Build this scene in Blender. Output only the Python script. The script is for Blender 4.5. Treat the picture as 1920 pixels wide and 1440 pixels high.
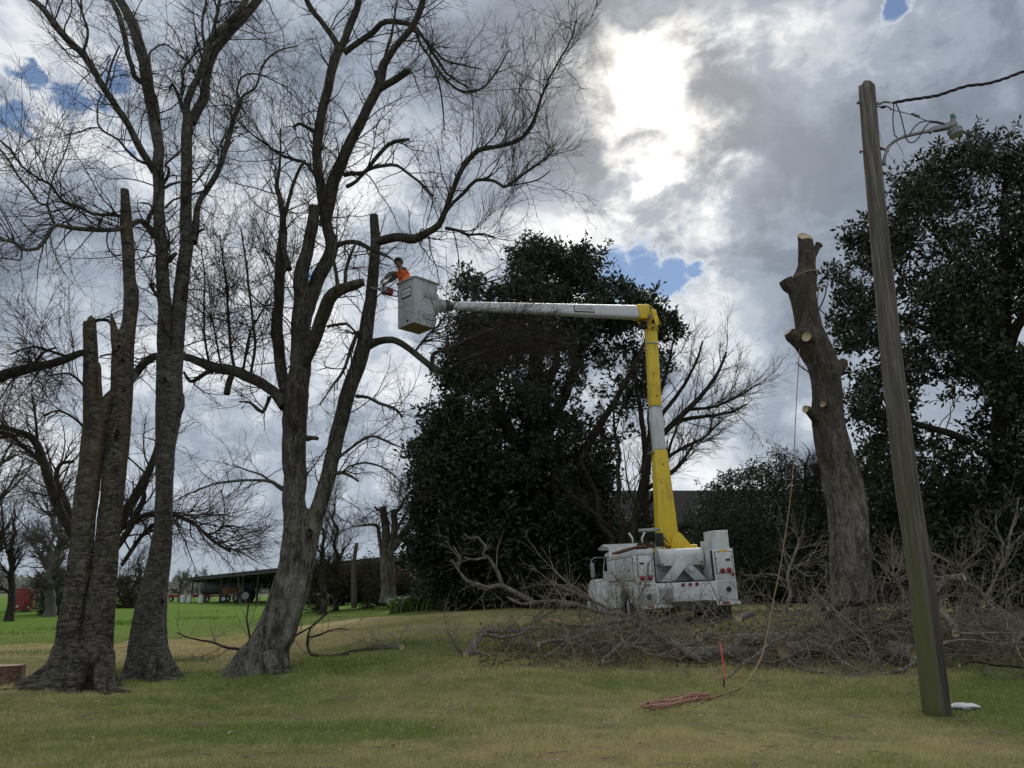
import bpy, bmesh, math, random
import numpy as np
from mathutils import Vector, Matrix
R = math.radians
for o in list(bpy.data.objects): bpy.data.objects.remove(o)
scene = bpy.context.scene

# ------------------------------------------------------------------ camera
CAM_H = 1.5; PITCH = R(15.0); FPX = 1443.0
cam_d = bpy.data.cameras.new('camera'); cam = bpy.data.objects.new('camera', cam_d)
scene.collection.objects.link(cam); scene.camera = cam
cam_d.sensor_fit = 'HORIZONTAL'; cam_d.sensor_width = 36.0; cam_d.lens = 36.0*FPX/1920.0
cam_d.clip_start = 0.1; cam_d.clip_end = 9000
cam.location = (0, 0, CAM_H); cam.rotation_euler = (R(90)+PITCH, 0, 0)

# ------------------------------------------------------------------ sky and sun
SUN_AZ, SUN_EL = R(11.6), R(35.3)          # east of the viewing direction, above the horizon
SUND = Vector((math.sin(SUN_AZ)*math.cos(SUN_EL), math.cos(SUN_AZ)*math.cos(SUN_EL), math.sin(SUN_EL)))

class NT:
    """tiny expression builder for shader node trees"""
    def __init__(s, tree): s.t = tree
    def n(s, typ, **kw):
        nd = s.t.nodes.new(typ)
        for k, v in kw.items(): setattr(nd, k, v)
        return nd
    def _in(s, sock, v):
        if isinstance(v, bpy.types.NodeSocket): s.t.links.new(v, sock)
        elif v is not None: sock.default_value = v
    def m(s, op, a, b=None, c=None, clamp=False):
        nd = s.n('ShaderNodeMath', operation=op); nd.use_clamp = clamp
        s._in(nd.inputs[0], a)
        if b is not None: s._in(nd.inputs[1], b)
        if c is not None: s._in(nd.inputs[2], c)
        return nd.outputs[0]
    def v(s, op, a, b=None, scale=None):
        nd = s.n('ShaderNodeVectorMath', operation=op); s._in(nd.inputs[0], a)
        if b is not None: s._in(nd.inputs[1], b)
        if scale is not None: s._in(nd.inputs['Scale'], scale)
        return nd.outputs['Value'] if op in ('DOT_PRODUCT', 'LENGTH', 'DISTANCE') else nd.outputs[0]
    def noise(s, vec, scale, detail=4, rough=0.55, dist=0.0, lac=2.0, col=False):
        nd = s.n('ShaderNodeTexNoise'); s._in(nd.inputs['Vector'], vec)
        s._in(nd.inputs['Scale'], scale); nd.inputs['Detail'].default_value = detail
        nd.inputs['Roughness'].default_value = rough; nd.inputs['Distortion'].default_value = dist
        nd.inputs['Lacunarity'].default_value = lac
        return nd.outputs['Color' if col else 'Fac']
    def voro(s, vec, scale, feature='F1', out='Distance', rnd=1.0):
        nd = s.n('ShaderNodeTexVoronoi', feature=feature); s._in(nd.inputs['Vector'], vec)
        nd.inputs['Scale'].default_value = scale; nd.inputs['Randomness'].default_value = rnd
        return nd.outputs[out]
    def ss(s, x, a, b, lo=0.0, hi=1.0):
        nd = s.n('ShaderNodeMapRange', interpolation_type='SMOOTHSTEP'); s._in(nd.inputs[0], x)
        nd.inputs[1].default_value = a; nd.inputs[2].default_value = b
        nd.inputs[3].default_value = lo; nd.inputs[4].default_value = hi
        return nd.outputs[0]
    def mix(s, f, a, b, blend='MIX'):
        nd = s.n('ShaderNodeMix', data_type='RGBA', blend_type=blend)
        s._in(nd.inputs[0], f)
        for i, c in ((6, a), (7, b)):
            if isinstance(c, bpy.types.NodeSocket): s.t.links.new(c, nd.inputs[i])
            else: nd.inputs[i].default_value = (c[0], c[1], c[2], 1)
        return nd.outputs[2]
    def sep(s, v):
        nd = s.n('ShaderNodeSeparateXYZ'); s._in(nd.inputs[0], v); return nd.outputs
    def comb(s, x, y, z):
        nd = s.n('ShaderNodeCombineXYZ')
        for i, c in enumerate((x, y, z)): s._in(nd.inputs[i], c)
        return nd.outputs[0]
    def scale3(s, v, xyz): return s.v('MULTIPLY', v, xyz)

def ray(px, py):
    a, b = (px-960)/FPX, (720-py)/FPX
    d = np.array([a, math.cos(PITCH)-b*math.sin(PITCH), math.sin(PITCH)+b*math.cos(PITCH)])
    return d/np.linalg.norm(d)

world = bpy.data.worlds.new('World'); scene.world = world; world.use_nodes = True
wt = world.node_tree; wt.nodes.clear(); W = NT(wt)
sky = W.n('ShaderNodeTexSky', sky_type='NISHITA'); sky.sun_disc = False
sky.sun_elevation = SUN_EL; sky.sun_rotation = SUN_AZ; sky.altitude = 20; sky.air_density = 1.0; sky.dust_density = 0.05; sky.ozone_density = 4.0
bg1 = W.n('ShaderNodeBackground'); wt.links.new(sky.outputs[0], bg1.inputs[0]); bg1.inputs[1].default_value = 0.056
d = W.v('NORMALIZE', W.n('ShaderNodeTexCoord').outputs['Generated'])
dx, dy, dz = W.sep(d); dzc = W.m('MAXIMUM', dz, 0.0)
P = W.v('ADD', W.scale3(d, (1.0, 1.0, 1.45)), (3.7, 1.3, 0.4))
wv = W.noise(P, 3.2, 3, 0.5, col=True)
Pw = W.v('ADD', P, W.v('SCALE', W.v('SUBTRACT', wv, (0.5, 0.5, 0.5)), scale=0.16))
big = W.noise(Pw, 3.4, 2, 0.5)
mid = W.noise(Pw, 8.5, 6, 0.60, 0.25)
fine = W.noise(P, 24.0, 4, 0.6, 0.4)
thick = W.m('ADD', W.m('MULTIPLY', W.m('SUBTRACT', big, .5), 0.75), W.m('ADD', W.m('MULTIPLY', W.m('SUBTRACT', mid, .5), 0.95), W.m('ADD', W.m('MULTIPLY', W.m('SUBTRACT', fine, .5), 0.34), 0.0)))
def disk(px, py, rad_px, wob=0.05, soft=0.6, noise_src=None):
    """1 inside a ragged patch of the sky round a direction, 0 outside"""
    c = ray(px, py); cs = W.v('DOT_PRODUCT', d, tuple(c))
    ang = W.m('ARCCOSINE', W.m('MINIMUM', cs, 0.99999))
    a = rad_px/FPX
    wobv = W.m('MULTIPLY', W.m('ADD', W.m('SUBTRACT', noise_src if noise_src is not None else mid, 0.5), W.m('MULTIPLY', W.m('SUBTRACT', fine, .5), .35)), wob*4)
    return W.ss(W.m('ADD', ang, wobv), a*(1+soft), max(a*(1-soft), 0.0))
# openings in the deck where blue sky shows
holes = None
for h in ((1158, 505, 48, 0.035, .30), (1205, 492, 52, 0.035, .30), (1252, 518, 44, 0.035, .35), (1300, 505, 18, 0.03, .5), (5, 205, 44, 0.04, .35), (62, 160, 16, 0.04, .6), (128, 182, 26, 0.04, .7), (218, 176, 26, 0.04, .8),
          (1672, 4, 24, 0.025, .3), (590, 520, 8, .03, .6), (265, 235, 22, 0.05, .5), (-420, -150, 130, .08, .3), (2350, 300, 120, .08, .3), (700, -420, 100, .08, .3), (1500, -700, 130, .08, .3)):
    k = disk(*h)
    holes = k if holes is None else W.m('MAXIMUM', holes, k)
back = W.m('MULTIPLY', W.ss(dy, 0.15, -0.2), W.ss(W.m('ADD', mid, W.m('MULTIPLY', big, .5)), 0.60, 0.55))      # the rest of the dome has openings too
holes = W.m('MULTIPLY', W.m('MAXIMUM', holes, back), 0.93)
cover = W.m('SUBTRACT', 1.0, holes, clamp=True)
sund = W.v('DOT_PRODUCT', d, tuple(SUND))
sang = W.m('ARCCOSINE', W.m('MINIMUM', sund, 0.99999))
t2 = W.m('ADD', thick, 0.5)
for b in ((1180, -40, 230, .30), (960, 60, 170, .16), (1760, 200, 330, .17), (1010, 330, 90, .08), (1330, 420, 120, .07), (1400, 260, 110, .08), (930, 300, 60, .06), (1060, 450, 90, -.12), (970, 560, 110, -.12), (1400, 430, 130, .02), (1480, 330, 180, .05),
          (1350, 590, 130, -.15), (1400, 50, 90, -.10), (1600, 40, 80, -.12), (100, 250, 90, -.20), (60, 60, 120, .02), (350, 620, 200, -.10), (600, 420, 120, -.09), (1500, 590, 60, .10), (640, 800, 150, -.10),
          (40, 560, 120, .05), (560, 230, 160, -.06), (120, 480, 130, .10), (480, 1000, 260, .06), (1140, 440, 50, -.16), (1290, 460, 60, -.14), (1700, 760, 200, -.06), (830, 120, 120, .07), (1100, 330, 60, .10), (1080, 110, 45, -.10), (780, 720, 90, -.08), (1560, 470, 100, .03)):
    t2 = W.m('ADD', t2, W.m('MULTIPLY', disk(b[0], b[1], b[2], 0.05, 0.95), b[3]))
# unseen deck overhead and behind the viewer, brightened to fill light on the yard
t2 = W.m('ADD', t2, W.m('MULTIPLY', W.m('MAXIMUM', W.ss(dz, 0.68, 0.86), W.ss(dy, 0.45, 0.0)), -0.15))
ramp = W.n('ShaderNodeValToRGB'); wt.links.new(t2, ramp.inputs[0]); cr = ramp.color_ramp; cr.interpolation = 'EASE'
stops = [(p_, tuple(v_*0.70 for v_ in c_)) for p_, c_ in [(0.20, (0.88, 0.905, 0.935)), (0.36, (0.66, 0.705, 0.76)), (0.48, (0.45, 0.505, 0.58)), (0.60, (0.335, 0.385, 0.46)), (0.76, (0.225, 0.262, 0.325)), (0.95, (.165, .19, .235))]]
cr.elements[0].position = stops[0][0]; cr.elements[0].color = (*stops[0][1], 1)
cr.elements[1].position = stops[-1][0]; cr.elements[1].color = (*stops[-1][1], 1)
for p, c in stops[1:-1]:
    e = cr.elements.new(p); e.color = (*c, 1)
rim = W.m('MULTIPLY', W.ss(cover, 1.0, 0.6), 0.7)                      # thin rims of the openings are bright
rim2 = None
for h in ((1198, 500, 130, .05, .5), (60, 185, 95, .05, .5), (230, 200, 60, .05, .5)):
    k = disk(*h); rim2 = k if rim2 is None else W.m('MAXIMUM', rim2, k)
ccol = W.mix(W.m('MAXIMUM', rim, W.m('MULTIPLY', rim2, W.ss(mid, .62, .42, 0, .65))), ramp.outputs[0], (0.60, 0.615, 0.63))
# the sun's glow through the thin part of the deck
sd2 = W.v('DOT_PRODUCT', d, tuple(ray(1205, 268))); sa2 = W.m('ADD', W.m('ARCCOSINE', W.m('MINIMUM', sd2, 0.99999)), 0.022)
sd3 = W.v('DOT_PRODUCT', d, tuple(ray(1175, 150))); sa3 = W.m('ADD', W.m('ARCCOSINE', W.m('MINIMUM', sd3, 0.99999)), 0.02)
sm = W.m('MINIMUM', W.m('MINIMUM', W.m('MULTIPLY', sang, 0.72), sa2), sa3)
nn = W.m('ADD', W.m('MULTIPLY', W.m('SUBTRACT', mid, 0.5), 0.27), W.m('MULTIPLY', W.m('SUBTRACT', fine, 0.5), 0.10))
core = W.m('MULTIPLY', W.ss(W.m('ADD', sm, nn), 0.100, -0.030), W.ss(W.m('SUBTRACT', dz, W.m('MULTIPLY', nn, .6)), 0.668, 0.635))
hot = W.ss(sang, 0.05, 0.0)
glow = W.mix(core, (0, 0, 0), (0.95, 0.88, 0.76))
glow = W.v('ADD', glow, W.mix(hot, (0, 0, 0), (2.5, 2.4, 2.2)))
halo = W.m('POWER', W.m('MAXIMUM', sund, 0.0), 55.0)
glow2 = W.v('SCALE', W.mix(W.ss(t2, 0.62, 0.40), (0.10, 0.083, 0.056), (0.30, 0.25, 0.17)), scale=halo)
csum = W.v('ADD', W.v('ADD', ccol, glow), glow2)
csum = W.mix(W.m('MULTIPLY', W.ss(dzc, 0.15, 0.0), 0.6), csum, (0.30, 0.345, 0.395))
bg2 = W.n('ShaderNodeBackground'); wt.links.new(csum, bg2.inputs[0]); bg2.inputs[1].default_value = 1.0
mx = W.n('ShaderNodeMixShader'); wt.links.new(cover, mx.inputs[0]); wt.links.new(bg1.outputs[0], mx.inputs[1]); wt.links.new(bg2.outputs[0], mx.inputs[2])
wo = W.n('ShaderNodeOutputWorld'); wt.links.new(mx.outputs[0], wo.inputs[0])
world.cycles.sampling_method = 'MANUAL'; world.cycles.sample_map_resolution = 1024

sun_d = bpy.data.lights.new('sun', 'SUN'); sun_d.energy = 1.5; sun_d.angle = R(28); sun_d.color = (1.0, 0.96, 0.9)
sun = bpy.data.objects.new('sun', sun_d); scene.collection.objects.link(sun)
sun.rotation_euler = (-SUND).to_track_quat('-Z', 'Y').to_euler(); sun.location = SUND*50

scene.view_settings.view_transform = 'Standard'; scene.view_settings.look = 'None'
scene.view_settings.exposure = 0.6; scene.view_settings.gamma = 1.0; scene.view_settings.use_curve_mapping = False
scene.render.engine = 'CYCLES'
scene.cycles.max_bounces = 6; scene.cycles.diffuse_bounces = 3; scene.cycles.glossy_bounces = 2; scene.cycles.transparent_max_bounces = 8

# ------------------------------------------------------------------ helpers
rng = np.random.default_rng(7)
COL = scene.collection

def P3(px, py, Y):
    a, b = (px-960)/FPX, (720-py)/FPX
    t = Y/(math.cos(PITCH)-b*math.sin(PITCH))
    return np.array([a*t, Y, CAM_H+t*(math.sin(PITCH)+b*math.cos(PITCH))])
def PXM(py, Y):
    """metres per photo pixel at that row and distance"""
    b = (720-py)/FPX
    return Y/(math.cos(PITCH)-b*math.sin(PITCH))/FPX
def sstep(a, b, x):
    t = np.clip((x-a)/(b-a), 0, 1); return t*t*(3-2*t)
def gz(x, y):
    x = np.asarray(x, float); y = np.asarray(y, float)
    u = x/np.maximum(y, 6.0)
    b = sstep(-0.42, 0.02, u)
    z = b*(0.80*sstep(9.0, 21.0, y) + 0.22*sstep(20, 60, y))
    z = z*(1-sstep(90, 200, y))
    z = z + 0.02*np.sin(x*0.9+1.3)*np.sin(y*0.7) + 0.012*np.sin(x*2.3+y*1.1)
    return z
def G(px, py, lo=5.0, hi=160.0):
    """where the ray of a photo pixel meets the ground"""
    prev = None
    for Y in np.geomspace(lo, hi, 500):
        p = P3(px, py, Y)
        if p[2] <= gz(p[0], p[1]): return np.array([p[0], p[1], float(gz(p[0], p[1]))])
    p = P3(px, py, hi); return np.array([p[0], p[1], float(gz(p[0], p[1]))])

def hashn(ix, iy, iz, seed):
    h = (ix*374761393 + iy*668265263 + iz*1442695041 + seed*974634777) & 0x7fffffff
    h = ((h ^ (h >> 13))*1274126177) & 0x7fffffff
    h = (h ^ (h >> 16)) & 0xffff
    return h/65535.0
def vnoise(p, seed=0):
    p = np.asarray(p, float); i = np.floor(p).astype(np.int64); f = p-i; f = f*f*(3-2*f)
    r = 0
    for a in (0, 1):
        for b in (0, 1):
            for c in (0, 1):
                w = (f[..., 0] if a else 1-f[..., 0])*(f[..., 1] if b else 1-f[..., 1])*(f[..., 2] if c else 1-f[..., 2])
                r = r + w*hashn(i[..., 0]+a, i[..., 1]+b, i[..., 2]+c, seed)
    return r
def fbm(p, seed=0, octs=4, gain=0.5):
    r = 0; a = 1; n = 0
    for o in range(octs):
        r = r + a*vnoise(p*(2.0**o), seed+o*17); n += a; a *= gain
    return r/n

class Acc:
    """collects vertices and faces (numpy) and links them as one mesh object"""
    def __init__(s): s.v = []; s.f4 = []; s.f3 = []; s.n = 0
    def add(s, v, f4=None, f3=None):
        v = np.asarray(v, float).reshape(-1, 3)
        if f4 is not None and len(f4): s.f4.append(np.asarray(f4).reshape(-1, 4)+s.n)
        if f3 is not None and len(f3): s.f3.append(np.asarray(f3).reshape(-1, 3)+s.n)
        s.v.append(v); s.n += len(v)
    def mesh(s, name, mat, smooth=True):
        me = bpy.data.meshes.new(name)
        v = np.concatenate(s.v) if s.v else np.zeros((0, 3))
        f4 = np.concatenate(s.f4) if s.f4 else np.zeros((0, 4), int)
        f3 = np.concatenate(s.f3) if s.f3 else np.zeros((0, 3), int)
        me.vertices.add(len(v)); me.vertices.foreach_set('co', v.astype(np.float32).ravel())
        idx = np.concatenate([f4.ravel(), f3.ravel()]).astype(np.int32)
        me.loops.add(len(idx)); me.loops.foreach_set('vertex_index', idx)
        nf = len(f4)+len(f3); me.polygons.add(nf)
        st = np.concatenate([np.arange(len(f4))*4, len(f4)*4+np.arange(len(f3))*3]).astype(np.int32)
        me.polygons.foreach_set('loop_start', st)
        if smooth: me.polygons.foreach_set('use_smooth', np.ones(nf, bool))
        if mat: me.materials.append(mat)
        me.update(calc_edges=True); me.validate()
        return me
    def obj(s, name, mat, parent=None, smooth=True, origin=None):
        if origin is not None:
            s.v = [x-np.asarray(origin) for x in s.v]
        me = s.mesh(name, mat, smooth); o = bpy.data.objects.new(name, me); COL.objects.link(o)
        if parent: o.parent = parent
        if origin is not None: o.location = origin
        return o

def tag(o, label=None, cat=None, group=None, kind=None):
    if label: o['label'] = label
    if cat: o['category'] = cat
    if group: o['group'] = group
    if kind: o['kind'] = kind
    return o
def thing(name, label, cat, loc=(0, 0, 0), rot=(0, 0, 0), group=None):
    o = bpy.data.objects.new(name, None); COL.objects.link(o); o.empty_display_size = 0.2
    o.location = loc; o.rotation_euler = rot
    return tag(o, label, cat, group)
def under(parent, *objs):
    """parent objects whose meshes are in world coordinates under an empty (keeps them in place)"""
    for o in objs:
        o.parent = parent; o.matrix_parent_inverse = Matrix.LocRotScale(parent.location, parent.rotation_euler, None).inverted()

def catmull(P_, n_per):
    P_ = np.asarray(P_, float); out = []
    Q = np.vstack([2*P_[0]-P_[1], P_, 2*P_[-1]-P_[-2]])
    for i in range(1, len(Q)-2):
        p0, p1, p2, p3 = Q[i-1], Q[i], Q[i+1], Q[i+2]
        n = n_per if np.isscalar(n_per) else n_per[i-1]
        t = np.linspace(0, 1, n, endpoint=False)[:, None]
        out.append(0.5*((2*p1)+(-p0+p2)*t+(2*p0-5*p1+4*p2-p3)*t**2+(-p0+3*p1-3*p2+p3)*t**3))
    out.append(P_[-1][None]); return np.concatenate(out)

def tubes(acc, pts, rad, sides=3, cap=True):
    """pts (M,K,3), rad (M,K): many tubes at once"""
    pts = np.asarray(pts, float); rad = np.asarray(rad, float)
    M, K, _ = pts.shape
    if M == 0: return
    T = np.gradient(pts, axis=1); T /= np.linalg.norm(T, axis=2, keepdims=True)+1e-9
    ref = np.where(np.abs(T[:, :1, 2:3]) > 0.9, np.array([[[1.0, 0, 0]]]), np.array([[[0, 0, 1.0]]]))
    N = np.cross(T, np.broadcast_to(ref, T.shape)); nn = np.linalg.norm(N, axis=2, keepdims=True)
    N = N/(nn+1e-9)
    for k in range(1, K):                               # keep the frame from flipping
        pr = N[:, k-1]-T[:, k]*np.sum(N[:, k-1]*T[:, k], axis=1, keepdims=True)
        N[:, k] = pr/(np.linalg.norm(pr, axis=1, keepdims=True)+1e-9)
    B = np.cross(T, N)
    a = np.arange(sides)*2*math.pi/sides
    ring = N[:, :, None, :]*np.cos(a)[None, None, :, None]+B[:, :, None, :]*np.sin(a)[None, None, :, None]
    v = pts[:, :, None, :]+ring*rad[:, :, None, None]
    base = (np.arange(M)*K*sides)[:, None, None]; k = (np.arange(K-1)*sides)[None, :, None]; s = np.arange(sides)[None, None, :]; s2 = (s+1) % sides
    f = np.stack([base+k+s, base+k+s2, base+k+sides+s2, base+k+sides+s], axis=-1).reshape(-1, 4)
    f3 = None
    if cap and sides > 3:
        # end fans
        vv = v.reshape(-1, 3); c = pts[:, -1]; c0 = pts[:, 0]
        n0 = len(vv); ce = n0+np.arange(M); cs = n0+M+np.arange(M)
        last = (np.arange(M)*K*sides+(K-1)*sides)[:, None]+np.arange(sides)[None, :]
        first = (np.arange(M)*K*sides)[:, None]+np.arange(sides)[None, :]
        fa = np.stack([last, np.roll(last, -1, axis=1), np.broadcast_to(ce[:, None], last.shape)], -1).reshape(-1, 3)
        fb = np.stack([np.roll(first, -1, axis=1), first, np.broadcast_to(cs[:, None], first.shape)], -1).reshape(-1, 3)
        acc.add(np.concatenate([vv, c, c0]), f, np.concatenate([fa, fb])); return
    acc.add(v.reshape(-1, 3), f)

def tube1(acc, pts, rad, sides=8, cap=True):
    pts = np.asarray(pts, float); rad = np.broadcast_to(np.asarray(rad, float), (len(pts),))
    tubes(acc, pts[None], rad[None], sides, cap)
def tube_obj(name, pts, rad, mat, parent=None, sides=8, n_per=0):
    pts = np.asarray(pts, float)
    if n_per:
        rad = np.broadcast_to(np.asarray(rad, float), (len(pts),))
        q = catmull(np.column_stack([pts, rad]), n_per); pts, rad = q[:, :3], q[:, 3]
    a = Acc(); tube1(a, pts, rad, sides); return a.obj(name, mat, parent)

def box_acc(acc, cx, cy, cz, sx, sy, sz, M=None):
    v = np.array([[x, y, z] for x in (-.5, .5) for y in (-.5, .5) for z in (-.5, .5)])*[sx, sy, sz]+[cx, cy, cz]
    if M is not None: v = v@M[:3, :3].T+M[:3, 3]
    f = [[0, 1, 3, 2], [4, 6, 7, 5], [0, 4, 5, 1], [2, 3, 7, 6], [0, 2, 6, 4], [1, 5, 7, 3]]
    acc.add(v, f)
def bevel_mesh(name, build, mat, bev=0.01, segs=2, smooth=True):
    bm = bmesh.new(); build(bm)
    if bev: bmesh.ops.bevel(bm, geom=[e for e in bm.edges], offset=bev, segments=segs, affect='EDGES', profile=0.5, clamp_overlap=True)
    bmesh.ops.recalc_face_normals(bm, faces=bm.faces)
    me = bpy.data.meshes.new(name); bm.to_mesh(me); bm.free()
    if mat: me.materials.append(mat)
    if smooth:
        for p in me.polygons: p.use_smooth = True
        try: me.set_sharp_from_angle(angle=R(35))
        except Exception: pass
    return me
def box(name, c, s, mat, parent=None, bev=0.01, rot=(0, 0, 0), segs=2):
    def b(bm):
        bmesh.ops.create_cube(bm, size=1.0); bmesh.ops.scale(bm, vec=s, verts=bm.verts)
    me = bevel_mesh(name, b, mat, min(bev, min(s)*0.45), segs); o = bpy.data.objects.new(name, me); COL.objects.link(o)
    o.location = c; o.rotation_euler = rot
    if parent: o.parent = parent
    return o
def prism(name, prof, depth, mat, parent=None, axis='Y', loc=(0, 0, 0), rot=(0, 0, 0), bev=0.008):
    """profile (list of 2D points) pushed out along an axis, centred"""
    def b(bm):
        vs = []
        for sgn in (-.5, .5):
            for (u, w) in prof:
                co = {'Y': (u, sgn*depth, w), 'X': (sgn*depth, u, w), 'Z': (u, w, sgn*depth)}[axis]
                vs.append(bm.verts.new(co))
        n = len(prof); bm.faces.new(vs[:n]); bm.faces.new(vs[n:][::-1])
        for i in range(n): bm.faces.new((vs[i], vs[(i+1) % n], vs[n+(i+1) % n], vs[n+i]))
    me = bevel_mesh(name, b, mat, bev, 2); o = bpy.data.objects.new(name, me); COL.objects.link(o)
    o.location = loc; o.rotation_euler = rot
    if parent: o.parent = parent
    return o
def cyl(name, c, r, h, mat, parent=None, axis='Z', sides=24, bev=0.004, r2=None):
    def b(bm): bmesh.ops.create_cone(bm, cap_ends=True, segments=sides, radius1=r, radius2=r if r2 is None else r2, depth=h)
    me = bevel_mesh(name, b, mat, 0, 1)
    o = bpy.data.objects.new(name, me); COL.objects.link(o); o.location = c
    o.rotation_euler = {'Z': (0, 0, 0), 'Y': (R(90), 0, 0), 'X': (0, R(90), 0)}[axis]
    if parent: o.parent = parent
    return o

# ------------------------------------------------------------------ materials
def newmat(name):
    m = bpy.data.materials.new(name); m.use_nodes = True; t = m.node_tree
    b = t.nodes['Principled BSDF']; return m, NT(t), b
def objco(n): return n.n('ShaderNodeTexCoord').outputs['Object']
def wpos(n): return n.n('ShaderNodeNewGeometry').outputs['Position']
def bump(n, b, h, strength=0.5, dist=0.02):
    nd = n.n('ShaderNodeBump'); nd.inputs['Strength'].default_value = strength; nd.inputs['Distance'].default_value = dist
    n._in(nd.inputs['Height'], h); n.t.links.new(nd.outputs[0], b.inputs['Normal'])
def paint(name, col, rough=0.45, dirt=0.35, dirtcol=(0.10, 0.085, 0.06), metal=0.0, sc=3.0):
    m, n, b = newmat(name); o = wpos(n)
    a = n.noise(o, sc, 6, 0.65); s = n.noise(n.scale3(o, (9, 9, 1.2)), 1.5, 5, 0.6)
    f = n.m('MULTIPLY', n.ss(n.m('MULTIPLY', a, s), 0.20, 0.42), dirt)
    c = n.mix(f, col, dirtcol); c = n.mix(n.m('MULTIPLY', n.ss(n.noise(o, 40, 3, .6), 0.62, 0.72), dirt*0.8), c, (0.12, 0.06, 0.035))
    n._in(b.inputs['Base Color'], c); b.inputs['Roughness'].default_value = rough; b.inputs['Metallic'].default_value = metal
    n._in(b.inputs['Roughness'], n.m('ADD', rough, n.m('MULTIPLY', f, 0.4), clamp=True))
    bump(n, b, n.noise(o, 9, 3, .5), 0.12, 0.01)
    return m
def plain(name, col, rough=0.7, metal=0.0, var=0.25, sc=8.0, emit=None):
    m, n, b = newmat(name); a = n.noise(wpos(n), sc, 5, 0.6)
    c = n.mix(n.ss(a, 0.3, 0.7), tuple(x*(1-var) for x in col), tuple(min(1, x*(1+var)) for x in col))
    n._in(b.inputs['Base Color'], c); b.inputs['Roughness'].default_value = rough; b.inputs['Metallic'].default_value = metal
    bump(n, b, a, 0.2, 0.01)
    return m
def bark(name, dark, light, mode='furrow', moss=0.0, sc=1.0, bstr=0.8, brown=None, pale_low_backlit_top=False):
    m, n, b = newmat(name); o = wpos(n)
    w = n.noise(o, 2.5*sc, 4, 0.6, col=True)
    q = n.v('ADD', o, n.v('SCALE', n.v('SUBTRACT', w, (.5, .5, .5)), scale=0.12))
    if mode == 'band':      # smooth bark with horizontal wrinkles and pale lichen plates
        h1 = n.noise(n.scale3(q, (3.0, 3.0, 22.0)), 1.0*sc, 6, 0.6)
        h2 = n.noise(n.scale3(q, (9, 9, 30.0)), 1.0*sc, 5, 0.65)
        crack = n.ss(h1, 0.34, 0.50); f = n.m('MULTIPLY', crack, n.ss(h2, 0.25, 0.60)); f = n.m('ADD', 0.22, n.m('MULTIPLY', f, 0.78))
        hgt = n.m('ADD', n.m('MULTIPLY', h1, 0.7), n.m('MULTIPLY', h2, 0.4))
        cr1 = n.ss(n.m('ABSOLUTE', n.m('SUBTRACT', n.noise(n.scale3(q, (5, 5, 15)), 1.0*sc, 5, .65, .4), .5)), 0.0, 0.035)
        cr2 = n.ss(n.m('ABSOLUTE', n.m('SUBTRACT', n.noise(n.scale3(q, (7, 7, 2.2)), 1.0*sc, 5, .65), .5)), 0.0, 0.02)
        cc_ = n.m('MULTIPLY', cr1, n.m('ADD', .35, n.m('MULTIPLY', cr2, .65))); f = n.m('MULTIPLY', f, cc_); hgt = n.m('ADD', hgt, n.m('MULTIPLY', cc_, .5))
    elif mode == 'furrow':
        v1 = n.noise(n.scale3(q, (26.0, 26.0, 4.0)), 1.0*sc, 6, 0.65); v2 = n.noise(n.scale3(q, (9, 9, 2.0)), 1.0*sc, 5, 0.6)
        f = n.m('MULTIPLY', n.ss(v1, 0.36, 0.60), n.ss(v2, 0.25, 0.6)); hgt = n.m('ADD', v1, n.m('MULTIPLY', v2, 0.6)); cr1 = n.ss(n.m('ABSOLUTE', n.m('SUBTRACT', n.noise(n.scale3(q, (16, 16, 5)), 1.0*sc, 5, .65, .3), .5)), 0.0, 0.04); f = n.m('MULTIPLY', f, n.m('ADD', .3, n.m('MULTIPLY', cr1, .7))); hgt = n.m('ADD', hgt, n.m('MULTIPLY', cr1, .5))
    else:
        v1 = n.noise(q, 30*sc, 5, 0.6); f = n.ss(v1, 0.35, 0.65); hgt = v1
    c = n.mix(f, dark, light)
    pl = n.ss(n.noise(o, 3.2*sc, 5, 0.7), 0.52, 0.62)           # pale lichen patches
    c = n.mix(n.m('MULTIPLY', pl, 0.35), c, tuple(min(1, x*1.5) for x in light))
    if brown: c = n.mix(n.m('MULTIPLY', n.m('MULTIPLY', n.ss(n.noise(n.scale3(o, (2.2, 2.2, .25)), 1.6, 3, .5), 0.46, 0.60), n.ss(n.sep(o)[2], 2.4, 3.6)), 0.8), c, brown)
    if pale_low_backlit_top: c = n.mix(n.ss(n.m('ADD', n.sep(o)[2], n.m('MULTIPLY', n.noise(o, 1.1, 4, .6), 2.0)), 3.0, 6.5), n.mix(n.m('MULTIPLY', n.ss(n.noise(n.scale3(o, (3, 3, 1)), 1.3, 5, .7), .45, .6), .45), c, (0.27, 0.255, 0.225)), n.mix(0.55, c, dark))  # upper bark darkened in colour as backlit shade, lichen-pale lower down
    if moss: c = n.mix(n.m('MULTIPLY', n.ss(n.noise(o, 1.7, 5, .7), 0.50, 0.66), moss), c, (0.045, 0.062, 0.018))
    n._in(b.inputs['Base Color'], c); b.inputs['Roughness'].default_value = 0.95; b.inputs['Specular IOR Level'].default_value = 0.15
    bump(n, b, hgt, bstr, 0.03)
    return m
M = {}
M['bark_a'] = bark('bark_snag', (0.019, 0.017, 0.013), (0.115, 0.104, 0.085), 'band', 0.45, brown=(0.105, 0.077, 0.05))
M['bark_b'] = bark('bark_twin', (0.030, 0.027, 0.022), (0.135, 0.127, 0.110), 'band', 0.15, sc=1.2)
M['bark_c'] = bark('bark_leaning', (0.032, 0.028, 0.022), (0.19, 0.176, 0.148), 'furrow', 0.25, pale_low_backlit_top=True)
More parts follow.
